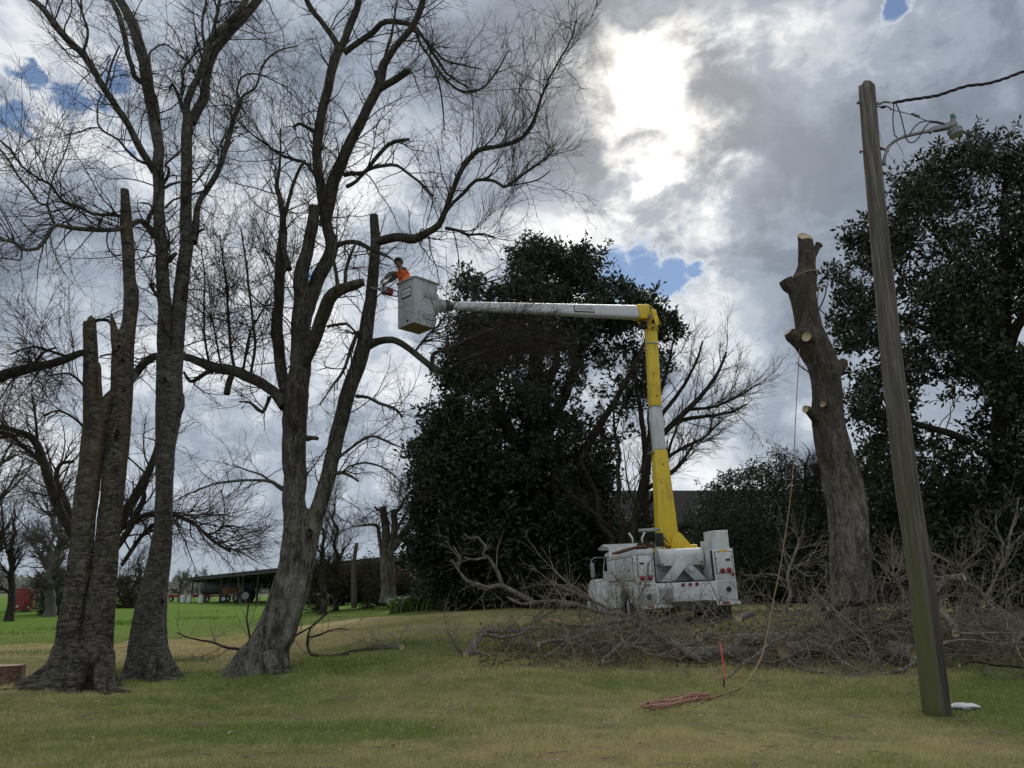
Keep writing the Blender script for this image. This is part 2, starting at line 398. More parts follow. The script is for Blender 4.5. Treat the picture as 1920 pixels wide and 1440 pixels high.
M['bark_e'] = bark('bark_topped', (0.046, 0.039, 0.030), (0.185, 0.165, 0.137), 'furrow', 0.1, sc=0.9, pale_low_backlit_top=True)
M['bark_dark'] = bark('bark_dark', (0.02, 0.017, 0.013), (0.065, 0.058, 0.047), 'furrow', 0.2)
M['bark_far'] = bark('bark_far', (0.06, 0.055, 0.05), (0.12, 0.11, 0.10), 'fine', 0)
M['twig'] = bark('twig_bark', (0.022, 0.017, 0.013), (0.06, 0.050, 0.039), 'fine', 0)
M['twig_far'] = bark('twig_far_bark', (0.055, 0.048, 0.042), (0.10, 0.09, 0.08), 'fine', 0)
M['dead'] = bark('dead_bark', (0.09, 0.078, 0.062), (0.30, 0.275, 0.235), 'furrow', 0.1, sc=1.5)
M['deadtwig'] = bark('dead_twig_bark', (0.10, 0.083, 0.062), (0.28, 0.245, 0.195), 'fine', 0)
def cutwood(name, c1, c2):
    m, n, b = newmat(name); o = objco(n)
    r = n.v('LENGTH', o); rg = n.m('SINE', n.m('MULTIPLY', n.m('ADD', r, n.m('MULTIPLY', n.noise(o, 8, 3, .5), .02)), 420.0))
    c = n.mix(n.m('ADD', n.m('MULTIPLY', rg, .18), .3, clamp=True), c1, c2)
    c = n.mix(n.m('MULTIPLY', n.ss(n.noise(o, 14, 4, .6), .55, .7), .5), c, (0.28, 0.17, 0.08))
    n._in(b.inputs['Base Color'], c); b.inputs['Roughness'].default_value = 0.85; return m
M['cut'] = cutwood('fresh_cut_wood', (0.50, 0.40, 0.27), (0.38, 0.28, 0.17))
M['cut_old'] = cutwood('weathered_cut_wood', (0.36, 0.27, 0.17), (0.24, 0.17, 0.1))
def leafmat(name, c1, c2, rough=0.45, spec=0.4, trans=0.12):
    m, n, b = newmat(name); g = n.n('ShaderNodeNewGeometry'); r = g.outputs['Random Per Island']
    c = n.mix(r, c1, c2); c = n.mix(n.m('MULTIPLY', n.ss(n.noise(g.outputs['Position'], 0.6, 3, .5), .45, .65), .5), c, tuple(x*1.4 for x in c2))
    n._in(b.inputs['Base Color'], c); b.inputs['Roughness'].default_value = rough; b.inputs['Specular IOR Level'].default_value = spec
    tr = n.n('ShaderNodeBsdfTranslucent'); n._in(tr.inputs[0], n.mix(0.5, c, tuple(x*1.5 for x in c2)))
    ms = n.n('ShaderNodeMixShader'); ms.inputs[0].default_value = trans
    n.t.links.new(b.outputs[0], ms.inputs[1]); n.t.links.new(tr.outputs[0], ms.inputs[2])
    n.t.links.new(ms.outputs[0], n.t.nodes['Material Output'].inputs[0]); return m
M['magnolia'] = leafmat('magnolia_leaf', (0.010, 0.017, 0.009), (0.030, 0.042, 0.018), 0.42, 0.28, 0.04)
M['shrubleaf'] = leafmat('shrub_leaf', (0.018, 0.034, 0.016), (0.038, 0.058, 0.026), 0.5, 0.3, 0.06)
M['brownleaf'] = leafmat('undergrowth_leaf', (0.035, 0.033, 0.020), (0.065, 0.057, 0.035), 0.8, 0.1, 0.1)
M['strap'] = leafmat('strap_leaf', (0.045, 0.09, 0.02), (0.085, 0.14, 0.035), 0.5, 0.3, 0.2)

def lawn_colour(n, blade=False):
    """green and straw coloured parts of the lawn, by place"""
    p = wpos(n); px, py, pz = n.sep(p)
    w1 = n.noise(p, 0.45, 5, 0.6, 0.4); w2 = n.noise(p, 2.2, 5, 0.65); w3 = n.noise(p, 11.0, 4, 0.7)
    def blob(cx, cy, rx, ry, amp=1.0, ragged=1.1, ang=0.0):
        ca, sa = math.cos(ang), math.sin(ang)
        X = n.m('SUBTRACT', px, cx); Y = n.m('SUBTRACT', py, cy)
        U = n.m('DIVIDE', n.m('ADD', n.m('MULTIPLY', X, ca), n.m('MULTIPLY', Y, sa)), rx)
        V = n.m('DIVIDE', n.m('SUBTRACT', n.m('MULTIPLY', Y, ca), n.m('MULTIPLY', X, sa)), ry)
        dd = n.m('SQRT', n.m('ADD', n.m('MULTIPLY', U, U), n.m('MULTIPLY', V, V)))
        dd = n.m('ADD', dd, n.m('MULTIPLY', n.m('SUBTRACT', n.m('ADD', n.m('MULTIPLY', w1, .6), n.m('MULTIPLY', w2, .4)), .5), ragged*2))
        return n.m('MULTIPLY', n.ss(dd, 1.25, 0.55), amp)
    green = 0.42
    for bl in ((-2.3, 9.1, 1.9, .8, .75), (-4.0, 11.5, 2.2, 1.6, .4), (-4.6, 14.2, 3.5, 1.5, .5), (7.3, 10.0, 1.9, 2.6, .75), (-5.5, 8.5, 2.0, 1.2, .3), (0.8, 12.2, 2.6, .8, .25), (4.5, 11.5, 1.5, .7, .25),
               (-2.0, 17.0, 2.5, 1.2, .2), (9.5, 14, 2.5, 3, .5), (-1.5, 31, 5, 1.6, .6), (-1.5, 15.5, 3.5, .8, .25)):
        green = n.m('ADD', green, blob(*bl))
    green = n.m('ADD', green, n.ss(n.m('ADD', n.m('ADD', py, n.m('MULTIPLY', px, -1.15)), n.m('MULTIPLY', n.m('SUBTRACT', w1, .5), 12)), 36.5, 39.5, 0, .75))
    straw = None
    for bl in ((-8.0, 20.5, 8.5, 2.3, 1.0, .7, -0.1), (-4.8, 27.0, 3.2, 3.2, .9, .7), (-6.0, 23.5, 2.0, 1.3, .7), (1.5, 8.3, 3.2, .8, .25)):
        k = blob(*bl); straw = k if straw is None else n.m('MAXIMUM', straw, k)
    g = n.m('ADD', green, n.m('MULTIPLY', n.m('SUBTRACT', w2, .5), 1.5)); g = n.m('ADD', g, n.m('MULTIPLY', n.m('SUBTRACT', w1, .5), 1.1))
    g = n.m('SUBTRACT', g, n.m('MULTIPLY', straw, 1.0), clamp=True)
    if blade:
        r = n.n('ShaderNodeNewGeometry').outputs['Random Per Island']
        gg = n.m('ADD', n.m('ADD', g, n.m('MULTIPLY', n.m('SUBTRACT', w3, .5), 1.3)), n.m('MULTIPLY', n.m('SUBTRACT', r, 0.5), 0.85), clamp=True)
        c = n.mix(gg, (0.53, 0.445, 0.22), (0.185, 0.255, 0.052))
        c = n.mix(n.m('MULTIPLY', n.ss(r, .86, .97), .8), c, (0.62, 0.56, 0.38))
    else:
        gg = n.m('ADD', g, n.m('MULTIPLY', n.m('SUBTRACT', w3, .5), 0.9), clamp=True)
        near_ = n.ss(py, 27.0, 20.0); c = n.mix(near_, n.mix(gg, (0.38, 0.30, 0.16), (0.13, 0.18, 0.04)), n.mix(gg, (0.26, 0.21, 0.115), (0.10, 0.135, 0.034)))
    # the open field beyond is lusher
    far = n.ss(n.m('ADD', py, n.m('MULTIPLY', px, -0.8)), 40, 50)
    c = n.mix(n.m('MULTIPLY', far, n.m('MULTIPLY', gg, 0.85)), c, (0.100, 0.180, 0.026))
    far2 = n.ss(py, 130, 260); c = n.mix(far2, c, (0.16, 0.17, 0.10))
    return c, w2, w3
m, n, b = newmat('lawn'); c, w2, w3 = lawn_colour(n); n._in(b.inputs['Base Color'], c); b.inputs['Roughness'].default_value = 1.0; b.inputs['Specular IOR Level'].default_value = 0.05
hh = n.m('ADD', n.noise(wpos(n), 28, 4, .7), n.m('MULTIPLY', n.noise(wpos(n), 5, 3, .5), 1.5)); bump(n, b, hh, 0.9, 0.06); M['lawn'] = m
m, n, b = newmat('grass_blade'); c, w2, w3 = lawn_colour(n, True); n._in(b.inputs['Base Color'], c); b.inputs['Roughness'].default_value = 0.8; b.inputs['Specular IOR Level'].default_value = 0.15
tr = n.n('ShaderNodeBsdfTranslucent'); n._in(tr.inputs[0], c); ms = n.n('ShaderNodeMixShader'); ms.inputs[0].default_value = 0.3
n.t.links.new(b.outputs[0], ms.inputs[1]); n.t.links.new(tr.outputs[0], ms.inputs[2]); n.t.links.new(ms.outputs[0], n.t.nodes['Material Output'].inputs[0]); M['blade'] = m
M['white'] = paint('white_paint', (0.60, 0.62, 0.62), 0.4, 0.38)
M['yellow'] = paint('yellow_paint', (0.70, 0.50, 0.02), 0.42, 0.4)
M['grey'] = paint('grey_paint', (0.33, 0.34, 0.34), 0.5, 0.4)
M['fibre'] = paint('boom_fibreglass', (0.56, 0.58, 0.60), 0.35, 0.22)
M['bucketm'] = paint('bucket_fibreglass', (0.42, 0.455, 0.47), 0.4, 0.25)
M['bucketfloor'] = paint('bucket_underside', (0.26, 0.20, 0.12), 0.8, 0.5)
M['black'] = plain('black_rubber', (0.018, 0.018, 0.019), 0.8)
M['steel'] = plain('worn_steel', (0.12, 0.12, 0.125), 0.45, 0.7)
M['rust'] = plain('rusty_metal', (0.16, 0.075, 0.04), 0.85, 0.2, 0.4)
M['redlens'] = plain('red_lens', (0.22, 0.008, 0.015), 0.2, 0, 0.1)
M['red'] = paint('red_machine_paint', (0.22, 0.02, 0.025), 0.6, 0.6)
M['orange'] = plain('hi_vis_orange', (0.85, 0.16, 0.02), 0.75, 0, 0.08)
M['sleeve'] = plain('sleeve_cloth', (0.10, 0.11, 0.095), 0.9, 0, 0.15)
M['trouser'] = plain('trouser_cloth', (0.05, 0.06, 0.09), 0.9)
M['skin'] = plain('skin', (0.20, 0.11, 0.075), 0.6, 0, 0.06)
M['hair'] = plain('dark_hair', (0.015, 0.012, 0.010), 0.8)
M['pink'] = plain('pink_paint', (0.85, 0.10, 0.09), 0.6, 0, 0.06)
M['lath'] = plain('raw_lath_wood', (0.26, 0.18, 0.09), 0.9)
M['rope'] = plain('rope_fibre', (0.30, 0.155, 0.105), 0.9, 0, 0.35, 60)
M['rope2'] = plain('rope_tan', (0.22, 0.145, 0.085), 0.9, 0, 0.3, 60)
M['cable'] = plain('cable_sheath', (0.012, 0.012, 0.014), 0.6)
M['galv'] = plain('galvanised', (0.20, 0.205, 0.215), 0.45, 0.5, 0.15)
M['teal'] = plain('photocell_cap', (0.04, 0.13, 0.14), 0.4)
M['paperm'] = plain('paper', (0.62, 0.63, 0.62), 0.9, 0, 0.1, 30)
M['glass'] = plain('dark_glass', (0.02, 0.025, 0.03), 0.1, 0, 0.1)
M['conc'] = plain('weathered_brickred', (0.115, 0.07, 0.05), 0.95, 0, 0.5, 20)
M['tin'] = plain('roofing_tin', (0.065, 0.07, 0.075), 0.7, 0.2)
M['tin_under'] = plain('shed_dark', (0.025, 0.024, 0.024), 0.8, 0.1)
M['wallw'] = plain('house_siding', (0.06, 0.054, 0.045), 0.9)
M['shingle'] = plain('roof_shingle', (0.05, 0.046, 0.041), 0.95, 0, 0.45, 12)
m, n, b = newmat('pole_wood'); o = wpos(n); ox = n.sep(objco(n))
g1 = n.noise(n.scale3(o, (45, 45, 1.0)), 1.0, 6, .65); g2 = n.noise(n.scale3(o, (14, 14, .5)), 1.0, 4, .6)
c = n.mix(n.ss(g1, .3, .7), (0.075, 0.067, 0.055), (0.215, 0.20, 0.17)); c = n.mix(n.ss(g2, .42, .62), n.mix(0.6, c, (0.045, 0.035, 0.028)), c)
c = n.mix(n.m('MULTIPLY', n.ss(n.noise(n.scale3(o, (3, 3, 1.1)), 1.0, 5, .7), .48, .62), .45), c, (0.07, 0.055, 0.042)); c = n.mix(n.m('MULTIPLY', n.ss(n.voro(n.scale3(o, (5, 5, 1.6)), 1.0), .10, .04), .8), c, (0.02, 0.015, 0.012))
alg = n.m('MULTIPLY', n.ss(n.m('ADD', ox[2], n.m('MULTIPLY', n.noise(o, 1.2, 4, .6), 2.5)), 5.2, 1.8), n.ss(n.m('ADD', ox[0], n.m('MULTIPLY', n.noise(n.scale3(o, (6, 6, .4)), 1, 3, .5), .10)), 0.10, -0.02))
c = n.mix(n.m('MULTIPLY', alg, .85), c, (0.088, 0.100, 0.028))
dk = n.m('MULTIPLY', n.ss(n.m('ADD', ox[2], n.m('MULTIPLY', n.noise(n.scale3(o, (8, 8, .6)), 1, 3, .5), 2.5)), 4.5, 1.5), n.ss(n.m('ADD', ox[0], n.m('MULTIPLY', g2, .10)), 0.055, 0.09))
c = n.mix(n.m('MULTIPLY', dk, .8), c, (0.035, 0.027, 0.022))
n._in(b.inputs['Base Color'], c); b.inputs['Roughness'].default_value = .95; bump(n, b, n.m('ADD', g1, g2), 0.9, 0.02); M['pole'] = m
# ------------------------------------------------------------------ ground
def grid_ground():
    ys = np.concatenate([np.linspace(-30, 4, 12), np.arange(5, 34, 0.22), np.geomspace(34.4, 4000, 70)])
    xs = np.concatenate([-np.geomspace(4000, 16.2, 46), np.arange(-16, 16, 0.25), np.geomspace(16.2, 4000, 46)])
    X, Y = np.meshgrid(xs, ys); Z = gz(X, Y)
    near = (Y > 4) & (Y < 40)
    p = np.stack([X*1.7, Y*1.7, X*0], -1)
    Z = Z + np.where(near, (fbm(p, 3, 3)-.5)*0.05, 0) + np.where(Y > 40, (vnoise(np.stack([X*.05, Y*.05, X*0], -1), 5)-.5)*.25, 0)
    v = np.stack([X, Y, Z], -1).reshape(-1, 3); ny, nx = X.shape
    i = np.arange(ny-1)[:, None]*nx+np.arange(nx-1)[None, :]
    f = np.stack([i, i+1, i+nx+1, i+nx], -1).reshape(-1, 4)
    a = Acc(); a.add(v, f); return a.obj('ground', M['lawn'])
tag(grid_ground(), kind='structure')
def gzn(x, y):
    p = np.stack([np.asarray(x)*1.7, np.asarray(y)*1.7, np.asarray(x)*0], -1)
    return gz(x, y)+(fbm(p, 3, 3)-.5)*0.05

def grass(nb, ylo, yhi, h0, h1, w0, seed, name, mat, label=None, area=None, parent=None):
    r = np.random.default_rng(seed)
    s = r.random(nb*2); Y = ylo*(yhi/ylo)**s
    X = (r.random(nb*2)*2-1)*(0.76*Y+1.2)
    if area is not None:
        k = area(X, Y); X, Y = X[k], Y[k]
    X, Y = X[:nb], Y[:nb]
    cl = fbm(np.stack([X*2.2, Y*2.2, X*0], -1), 9, 3)
    H = (h0+(h1-h0)*r.random(len(X)))*(0.55+0.95*sstep(.3, .7, cl)); Z = gzn(X, Y)-0.01
    ang = r.random(len(X))*math.pi*2; lean = 0.2+0.8*r.random(len(X)); la = r.random(len(X))*math.pi*2
    w = w0*(0.7+0.6*r.random(len(X)))*np.clip(Y/9, 0.8, 3)
    dx, dy = np.cos(ang)*w/2, np.sin(ang)*w/2
    base = np.stack([X, Y, Z], -1); off = np.stack([dx, dy, dx*0], -1)
    tip = base+np.stack([np.cos(la)*H*lean, np.sin(la)*H*lean, H], -1)
    v = np.stack([base-off, base+off, tip], 1).reshape(-1, 3)
    a = Acc(); a.add(v, f3=np.arange(len(v)).reshape(-1, 3)); o = a.obj(name, mat, smooth=False)
    tag(o, label, 'grass', kind='stuff'); return o
grass(640000, 6.4, 27.0, 0.022, 0.062, 0.0062, 21, 'grass', M['blade'], 'short mown lawn grass mixed green and straw coloured')
def tufts():
    a = Acc(); r = np.random.default_rng(5)
    spots = [(150, 1275, 60, .22), (205, 1268, 40, .2), (235, 1262, 40, .2), (130, 1290, 30, .12), (650, 1255, 35, .16), (590, 1250, 30, .12), (560, 1258, 30, .1), (420, 1262, 30, .1), (310, 1268, 30, .12),
             (1765, 1345, 45, .10), (1745, 1340, 30, .09), (740, 1215, 40, .2), (790, 1212, 30, .18), (365, 1150, 40, .2), (240, 1168, 50, .25), (230, 1172, 30, .25), (110, 1180, 30, .2), (30, 1190, 30, .2), (1500, 1290, 30, .1), (385, 1160, 30, .2), (60, 1225, 60, .15), (350, 1240, 50, .15)]
    for (px, py, n_, h) in spots:
        g = G(px, py); n_ *= 7; s = 0.25*g[1]/14
        x = g[0]+r.normal(0, s*1.3, n_); y = g[1]+r.normal(0, s, n_); z = gzn(x, y)-.01
        H = h*(.4+.6*r.random(n_)); an = r.random(n_)*6.28; la = r.random(n_)*6.28; w = .008*np.clip(g[1]/14, .7, 3)
        b_ = np.stack([x, y, z], -1); o_ = np.stack([np.cos(an)*w/2, np.sin(an)*w/2, an*0], -1); t_ = b_+np.stack([np.cos(la)*H*.5, np.sin(la)*H*.5, H], -1)
        v = np.stack([b_-o_, b_+o_, t_], 1).reshape(-1, 3); a.add(v, f3=np.arange(len(v)).reshape(-1, 3))
    m = leafmat('tuft_leaf', (0.045, 0.10, 0.015), (0.085, 0.14, 0.03), 0.7, 0.15, 0.3)
    o = a.obj('grass_tufts', m, smooth=False); tag(o, 'taller green grass tufts around the tree roots and pole', 'grass', kind='stuff')
tufts()

def lawn_litter():
    r = np.random.default_rng(44); a = Acc(); n = 2600; Y = 6.6*(22/6.6)**r.random(n); X = (r.random(n)*2-1)*.72*Y
    c = np.stack([X, Y, gzn(X, Y)+.018], -1); D = r.normal(size=(n, 3)); D[:, 2] *= .15; D /= np.linalg.norm(D, axis=1, keepdims=True); U = np.cross(D, [0, 0, 1.])+r.normal(size=(n, 3))*.2; U /= np.linalg.norm(U, axis=1, keepdims=True); L = (.02+.045*r.random(n)**2)[:, None]
    v = np.stack([c-D*L/2, c+U*L*.3, c+D*L/2+[0, 0, .008], c-U*L*.3], 1); a.add(v.reshape(-1, 3), np.arange(n*4).reshape(-1, 4))
    o = a.obj('fallen_leaves', leafmat('fallen_leaf', (0.10, 0.06, 0.03), (0.42, 0.36, 0.25), .9, .1, .1), smooth=False); tag(o, 'small dry leaves and pale chips scattered over the lawn', 'leaves', kind='stuff')
    a = Acc(); n = 420; Y = 7*(24/7)**r.random(n); X = (r.random(n)*2-1)*.7*Y; K = 5; cur = r.normal(size=(n, 3)); cur[:, 2] *= .1; cur /= np.linalg.norm(cur, axis=1, keepdims=True); L = .10+.5*r.random(n)**2; P_ = [np.stack([X, Y, X*0], -1)]
    for k in range(1, K): cur = cur+r.normal(size=(n, 3))*[.3, .3, .05]; cur /= np.linalg.norm(cur, axis=1, keepdims=True); P_.append(P_[-1]+cur*(L/4)[:, None])
    P_ = np.stack(P_, 1); P_[..., 2] = gzn(P_[..., 0], P_[..., 1])+.02+.015*r.random((n, K)); tubes(a, P_, np.full((n, K), .004)*np.linspace(1.3, .5, K), 4, cap=False)
    o = a.obj('fallen_twigs', M['deadtwig']); tag(o, 'thin broken twigs scattered over the lawn', 'twigs', kind='stuff')
lawn_litter()
# ------------------------------------------------------------------ bare trees
def grow(P_, Rd, n, length, ang, K=7, up=0.0, curl=0.25, r_at=0.5, rmin=0.003, tmin=0.1, tmax=1.0, seed=0, taper=0.25, weights=None, rmax=1e9, bias=None, outw=0.0, centre=None):
    """n children spread along a bundle of parent paths. P_ (M,k,3), Rd (M,k)"""
    r = np.random.default_rng(seed); M_, k, _ = P_.shape
    if M_ == 0 or n == 0: return np.zeros((0, K, 3)), np.zeros((0, K))
    seg = np.linalg.norm(P_[:, 1:]-P_[:, :-1], axis=2).sum(1)
    w = seg if weights is None else weights*seg
    pi = r.choice(M_, n, p=w/w.sum()); t = (tmin+(tmax-tmin)*r.random(n)**0.85)*(k-1); i = np.minimum(t.astype(int), k-2); f = (t-i)[:, None]
    A, B_ = P_[pi, i], P_[pi, i+1]; o = A*(1-f)+B_*f; T = B_-A; T /= np.linalg.norm(T, axis=1, keepdims=True)+1e-9
    pr = Rd[pi, i]*(1-f[:, 0])+Rd[pi, i+1]*f[:, 0]
    rv = r.normal(size=(n, 3)); rv -= T*np.sum(rv*T, 1, keepdims=True); rv /= np.linalg.norm(rv, axis=1, keepdims=True)+1e-9
    a = ang[0]+(ang[1]-ang[0])*r.random(n); a = a[:, None]
    D = T*np.cos(a)+rv*np.sin(a)
    if bias is not None: D = D+np.asarray(bias)
    D /= np.linalg.norm(D, axis=1, keepdims=True)+1e-9
    L = (length[0]+(length[1]-length[0])*r.random(n)**1.5)*(1-0.35*t/(k-1))
    step = (L/(K-1))[:, None]
    pts = [o]; cur = D
    drift = r.normal(size=(n, 3))*curl*0.5
    for q in range(1, K):
        cur = cur+drift*0.5+r.normal(size=(n, 3))*curl*0.5+np.array([0, 0, up])*(q/K*2)
        cur /= np.linalg.norm(cur, axis=1, keepdims=True)+1e-9
        pts.append(pts[-1]+cur*step)
    pts = np.stack(pts, 1)
    r0 = np.minimum(np.maximum(pr*r_at, rmin), rmax)
    rr = r0[:, None]*np.linspace(1, taper, K)[None, :]
    return pts, np.maximum(rr, rmin*0.55)

def path_px(spec, Y0, ground=False):
    """spec rows: px, py, width px, depth offset -> points and radii"""
    pts, rad = [], []
    for row in spec:
        px, py, w = row[:3]; dy = row[3] if len(row) > 3 else 0.0
        pts.append(P3(px, py, Y0+dy)); rad.append(w/2*PXM(py, Y0+dy))
    return np.array(pts), np.array(rad)
def resample(pts, rad, step):
    q = np.column_stack([pts, rad]); n = [max(2, int(np.linalg.norm(pts[i+1]-pts[i])/step)) for i in range(len(pts)-1)]
    return catmull(q, n)

def trunk_mesh(acc, q, sides=28, seed=1, rough=0.06, flare=None, fl_amp=0.5, horizontal=True, ridges=0, nscale=3.0, cap=True, jag=0.0, wrinkle=False, tilt=0.0):
    """a trunk with lumpy bark relief; rings level so it meets the ground"""
    pts, rad = q[:, :3], q[:, 3]; n = len(q)
    th = np.arange(sides)*2*math.pi/sides
    T = np.gradient(pts, axis=0); T /= np.linalg.norm(T, axis=1, keepdims=True)
    if horizontal:
        N = np.tile([1.0, 0, 0], (n, 1)); B_ = np.tile([0, 1.0, 0], (n, 1))
        rx = rad
    else:
        N = np.cross(T, [0, 1.0, 0.01]); N /= np.linalg.norm(N, axis=1, keepdims=True); B_ = np.cross(T, N); rx = rad
    rr = np.tile(rad[:, None], (1, sides))
    if ridges:
        ph = fbm(np.stack([pts[:, 2]*.8, pts[:, 2]*0, pts[:, 2]*0+seed], -1), seed, 2)*4
        hb = np.exp(-np.clip(pts[:, 2]-pts[0, 2]-.3, 0, 20)/.9)[:, None]*(1 if flare is not None else 0)
        rr = rr*(1+(0.055+.09*hb)*np.cos(ridges*th[None, :]+ph[:, None])+(0.03+.05*hb)*np.cos((ridges*2+1)*th[None, :]-ph[:, None]))
    if flare is not None:               # root lobes: list of (angle, width, amplitude)
        z0 = q[0, 2]+0.3; h = np.clip((pts[:, 2]-z0), 0, 9)
        for (an, wd, am, hh) in flare:
            dth = np.angle(np.exp(1j*(th-an))); rr = rr+rad[:, None]*am*np.exp(-(dth/wd)**2)[None, :]*np.exp(-h/hh)[:, None]
    dirs = N[:, None, :]*np.cos(th)[None, :, None]+B_[:, None, :]*np.sin(th)[None, :, None]
    v = pts[:, None, :]+dirs*rr[:, :, None]
    nz = (fbm(v*nscale, seed, 4)-0.5)*2*rough+(fbm(v*(np.array([7, 7, 26.0]) if wrinkle else np.array([16, 16, 5.0])), seed+3, 2)-.5)*rough*(0.8 if wrinkle else 0.7)
    v = v+dirs*(rr*nz+0.0)[:, :, None]
    if tilt: v[-1, :, 2] += tilt*(v[-1, :, 1]-pts[-1, 1]); v[-2, :, 2] += tilt*.6*(v[-2, :, 1]-pts[-2, 1])
    if jag:
        jz = (vnoise(np.stack([np.cos(th)*2.5, np.sin(th)*2.5, th*0], -1)+seed, seed)-.35)*jag
        v[-1, :, :] += T[-1][None, :]*jz[:, None]; v[-2, :, :] += T[-2][None, :]*jz[:, None]*.5
    vv = v.reshape(-1, 3)
    k = (np.arange(n-1)*sides)[:, None]; s = np.arange(sides)[None, :]; s2 = (s+1) % sides
    f = np.stack([k+s, k+s2, k+sides+s2, k+sides+s], -1).reshape(-1, 4)
    c = v[-1].mean(0)+T[-1]*(-0.05 if jag else 0.0); ci = len(vv)
    last = (n-1)*sides+np.arange(sides)
    f3 = np.stack([last, np.roll(last, -1), np.full(sides, ci)], -1)
    acc.add(np.concatenate([vv, c[None]]), f, f3 if cap else None)
    return v[-1]

def cutdisc(name, ring, mat, parent, normal=None):
    c = ring.mean(0); a = Acc(); n = len(ring)
    nv = np.cross(ring[0]-c, ring[n//4]-c); nv /= np.linalg.norm(nv)+1e-9
    if normal is not None and np.dot(nv, normal) < 0: nv = -nv
    v = np.concatenate([ring+nv*0.004, (c+nv*0.006)[None], ring-nv*0.012])-c
    i = np.arange(n); f3 = np.stack([i, np.roll(i, -1), np.full(n, n)], -1)
    f4 = np.stack([i, np.roll(i, -1), np.roll(i, -1)+n+1, i+n+1], -1)
    a.add(v, f4, f3); me = a.mesh(name, mat, False); o = bpy.data.objects.new(name, me); COL.objects.link(o); o.location = c; o.parent = parent
    o.matrix_parent_inverse = Matrix.Translation(parent.location).inverted(); return o

def pad(P_, K):
    """resample a polyline (n,4) to K points"""
    d_ = np.r_[0, np.cumsum(np.linalg.norm(np.diff(P_[:, :3], axis=0), axis=1))]
    t = np.linspace(0, d_[-1], K); return np.column_stack([np.interp(t, d_, P_[:, i]) for i in range(4)])

def limbs_to(parent, specs, Y0, mat, seed=0, name='limb', sides=10, wob=0.02, z_end_cut=None):
    """each traced limb its own part; returns the paths for twig growth"""
    out = []
    for i, sp in enumerate(specs):
        pts, rad = path_px(sp, Y0); q = resample(pts, rad, 0.12)
        nz = np.stack([fbm(q[:, :3]*2.2, seed+i*7+k, 3)-.5 for k in range(3)], 1); fade = np.minimum(1, np.arange(len(q))/6)[:, None]
        q[:, :3] += nz*fade*(wob*1.6+q[:, 3:4]*0.28)
        acc = Acc(); big = q[:, 3].max() > 0.06
        trunk_mesh(acc, q, 18 if big else (8 if q[:, 3].max() > .025 else 6), seed+i, 0.055 if big else 0.05, horizontal=False, nscale=4.0)
        o = acc.obj(name, mat); under(parent, o); out.append(pad(q, 40))
    return out

def crown(parent, base, seed, levels, name='twigs', mat=None, sel=None, bias=None):
    """levels: list of (count, (lmin,lmax), (amin,amax), K, up, curl, r_at, rmin) grown one on another"""
    P_ = np.stack([b_[:, :3] for b_ in base]); Rr = np.stack([b_[:, 3] for b_ in base]); acc = Acc()
    prev = [(P_, Rr)]
    for li, lv in enumerate(levels):
        n, L, A_, K, up, curl, ra, rm = lv[:8]; rmax = lv[8] if len(lv) > 8 else 1e9; tmin = lv[9] if len(lv) > 9 else 0.12
        src = prev[-1]
        w = None
        if li == 0:
            w = 1/(Rr.mean(1)+0.03)
        p, r_ = grow(src[0], src[1], n, L, A_, K, up, curl, ra, rm, tmin, 1.0, seed+li*31, weights=w, rmax=rmax, bias=bias if li == 0 else None)
        tubes(acc, p, r_, 5 if li == 0 else (4 if li == 1 else 3), cap=False)
        prev.append((p, r_))
    o = acc.obj(name, mat or M['twig']); under(parent, o); tag(o, kind='stuff'); return prev

NEAR = lambda a, b, c, k=1.0, up=.07: [(int(a*k*.85), (0.6, 2.5), (.5, 1.35), 11, up*.8, .34, .40, .006, .016, .06), (int(b*k*.72), (.3, 1.15), (.45, 1.3), 7, up*.6, .42, .55, .0036, .0066), (int(c*k*.72), (.12, .45), (.5, 1.3), 4, .03, .42, .6, .0024, .0034)]

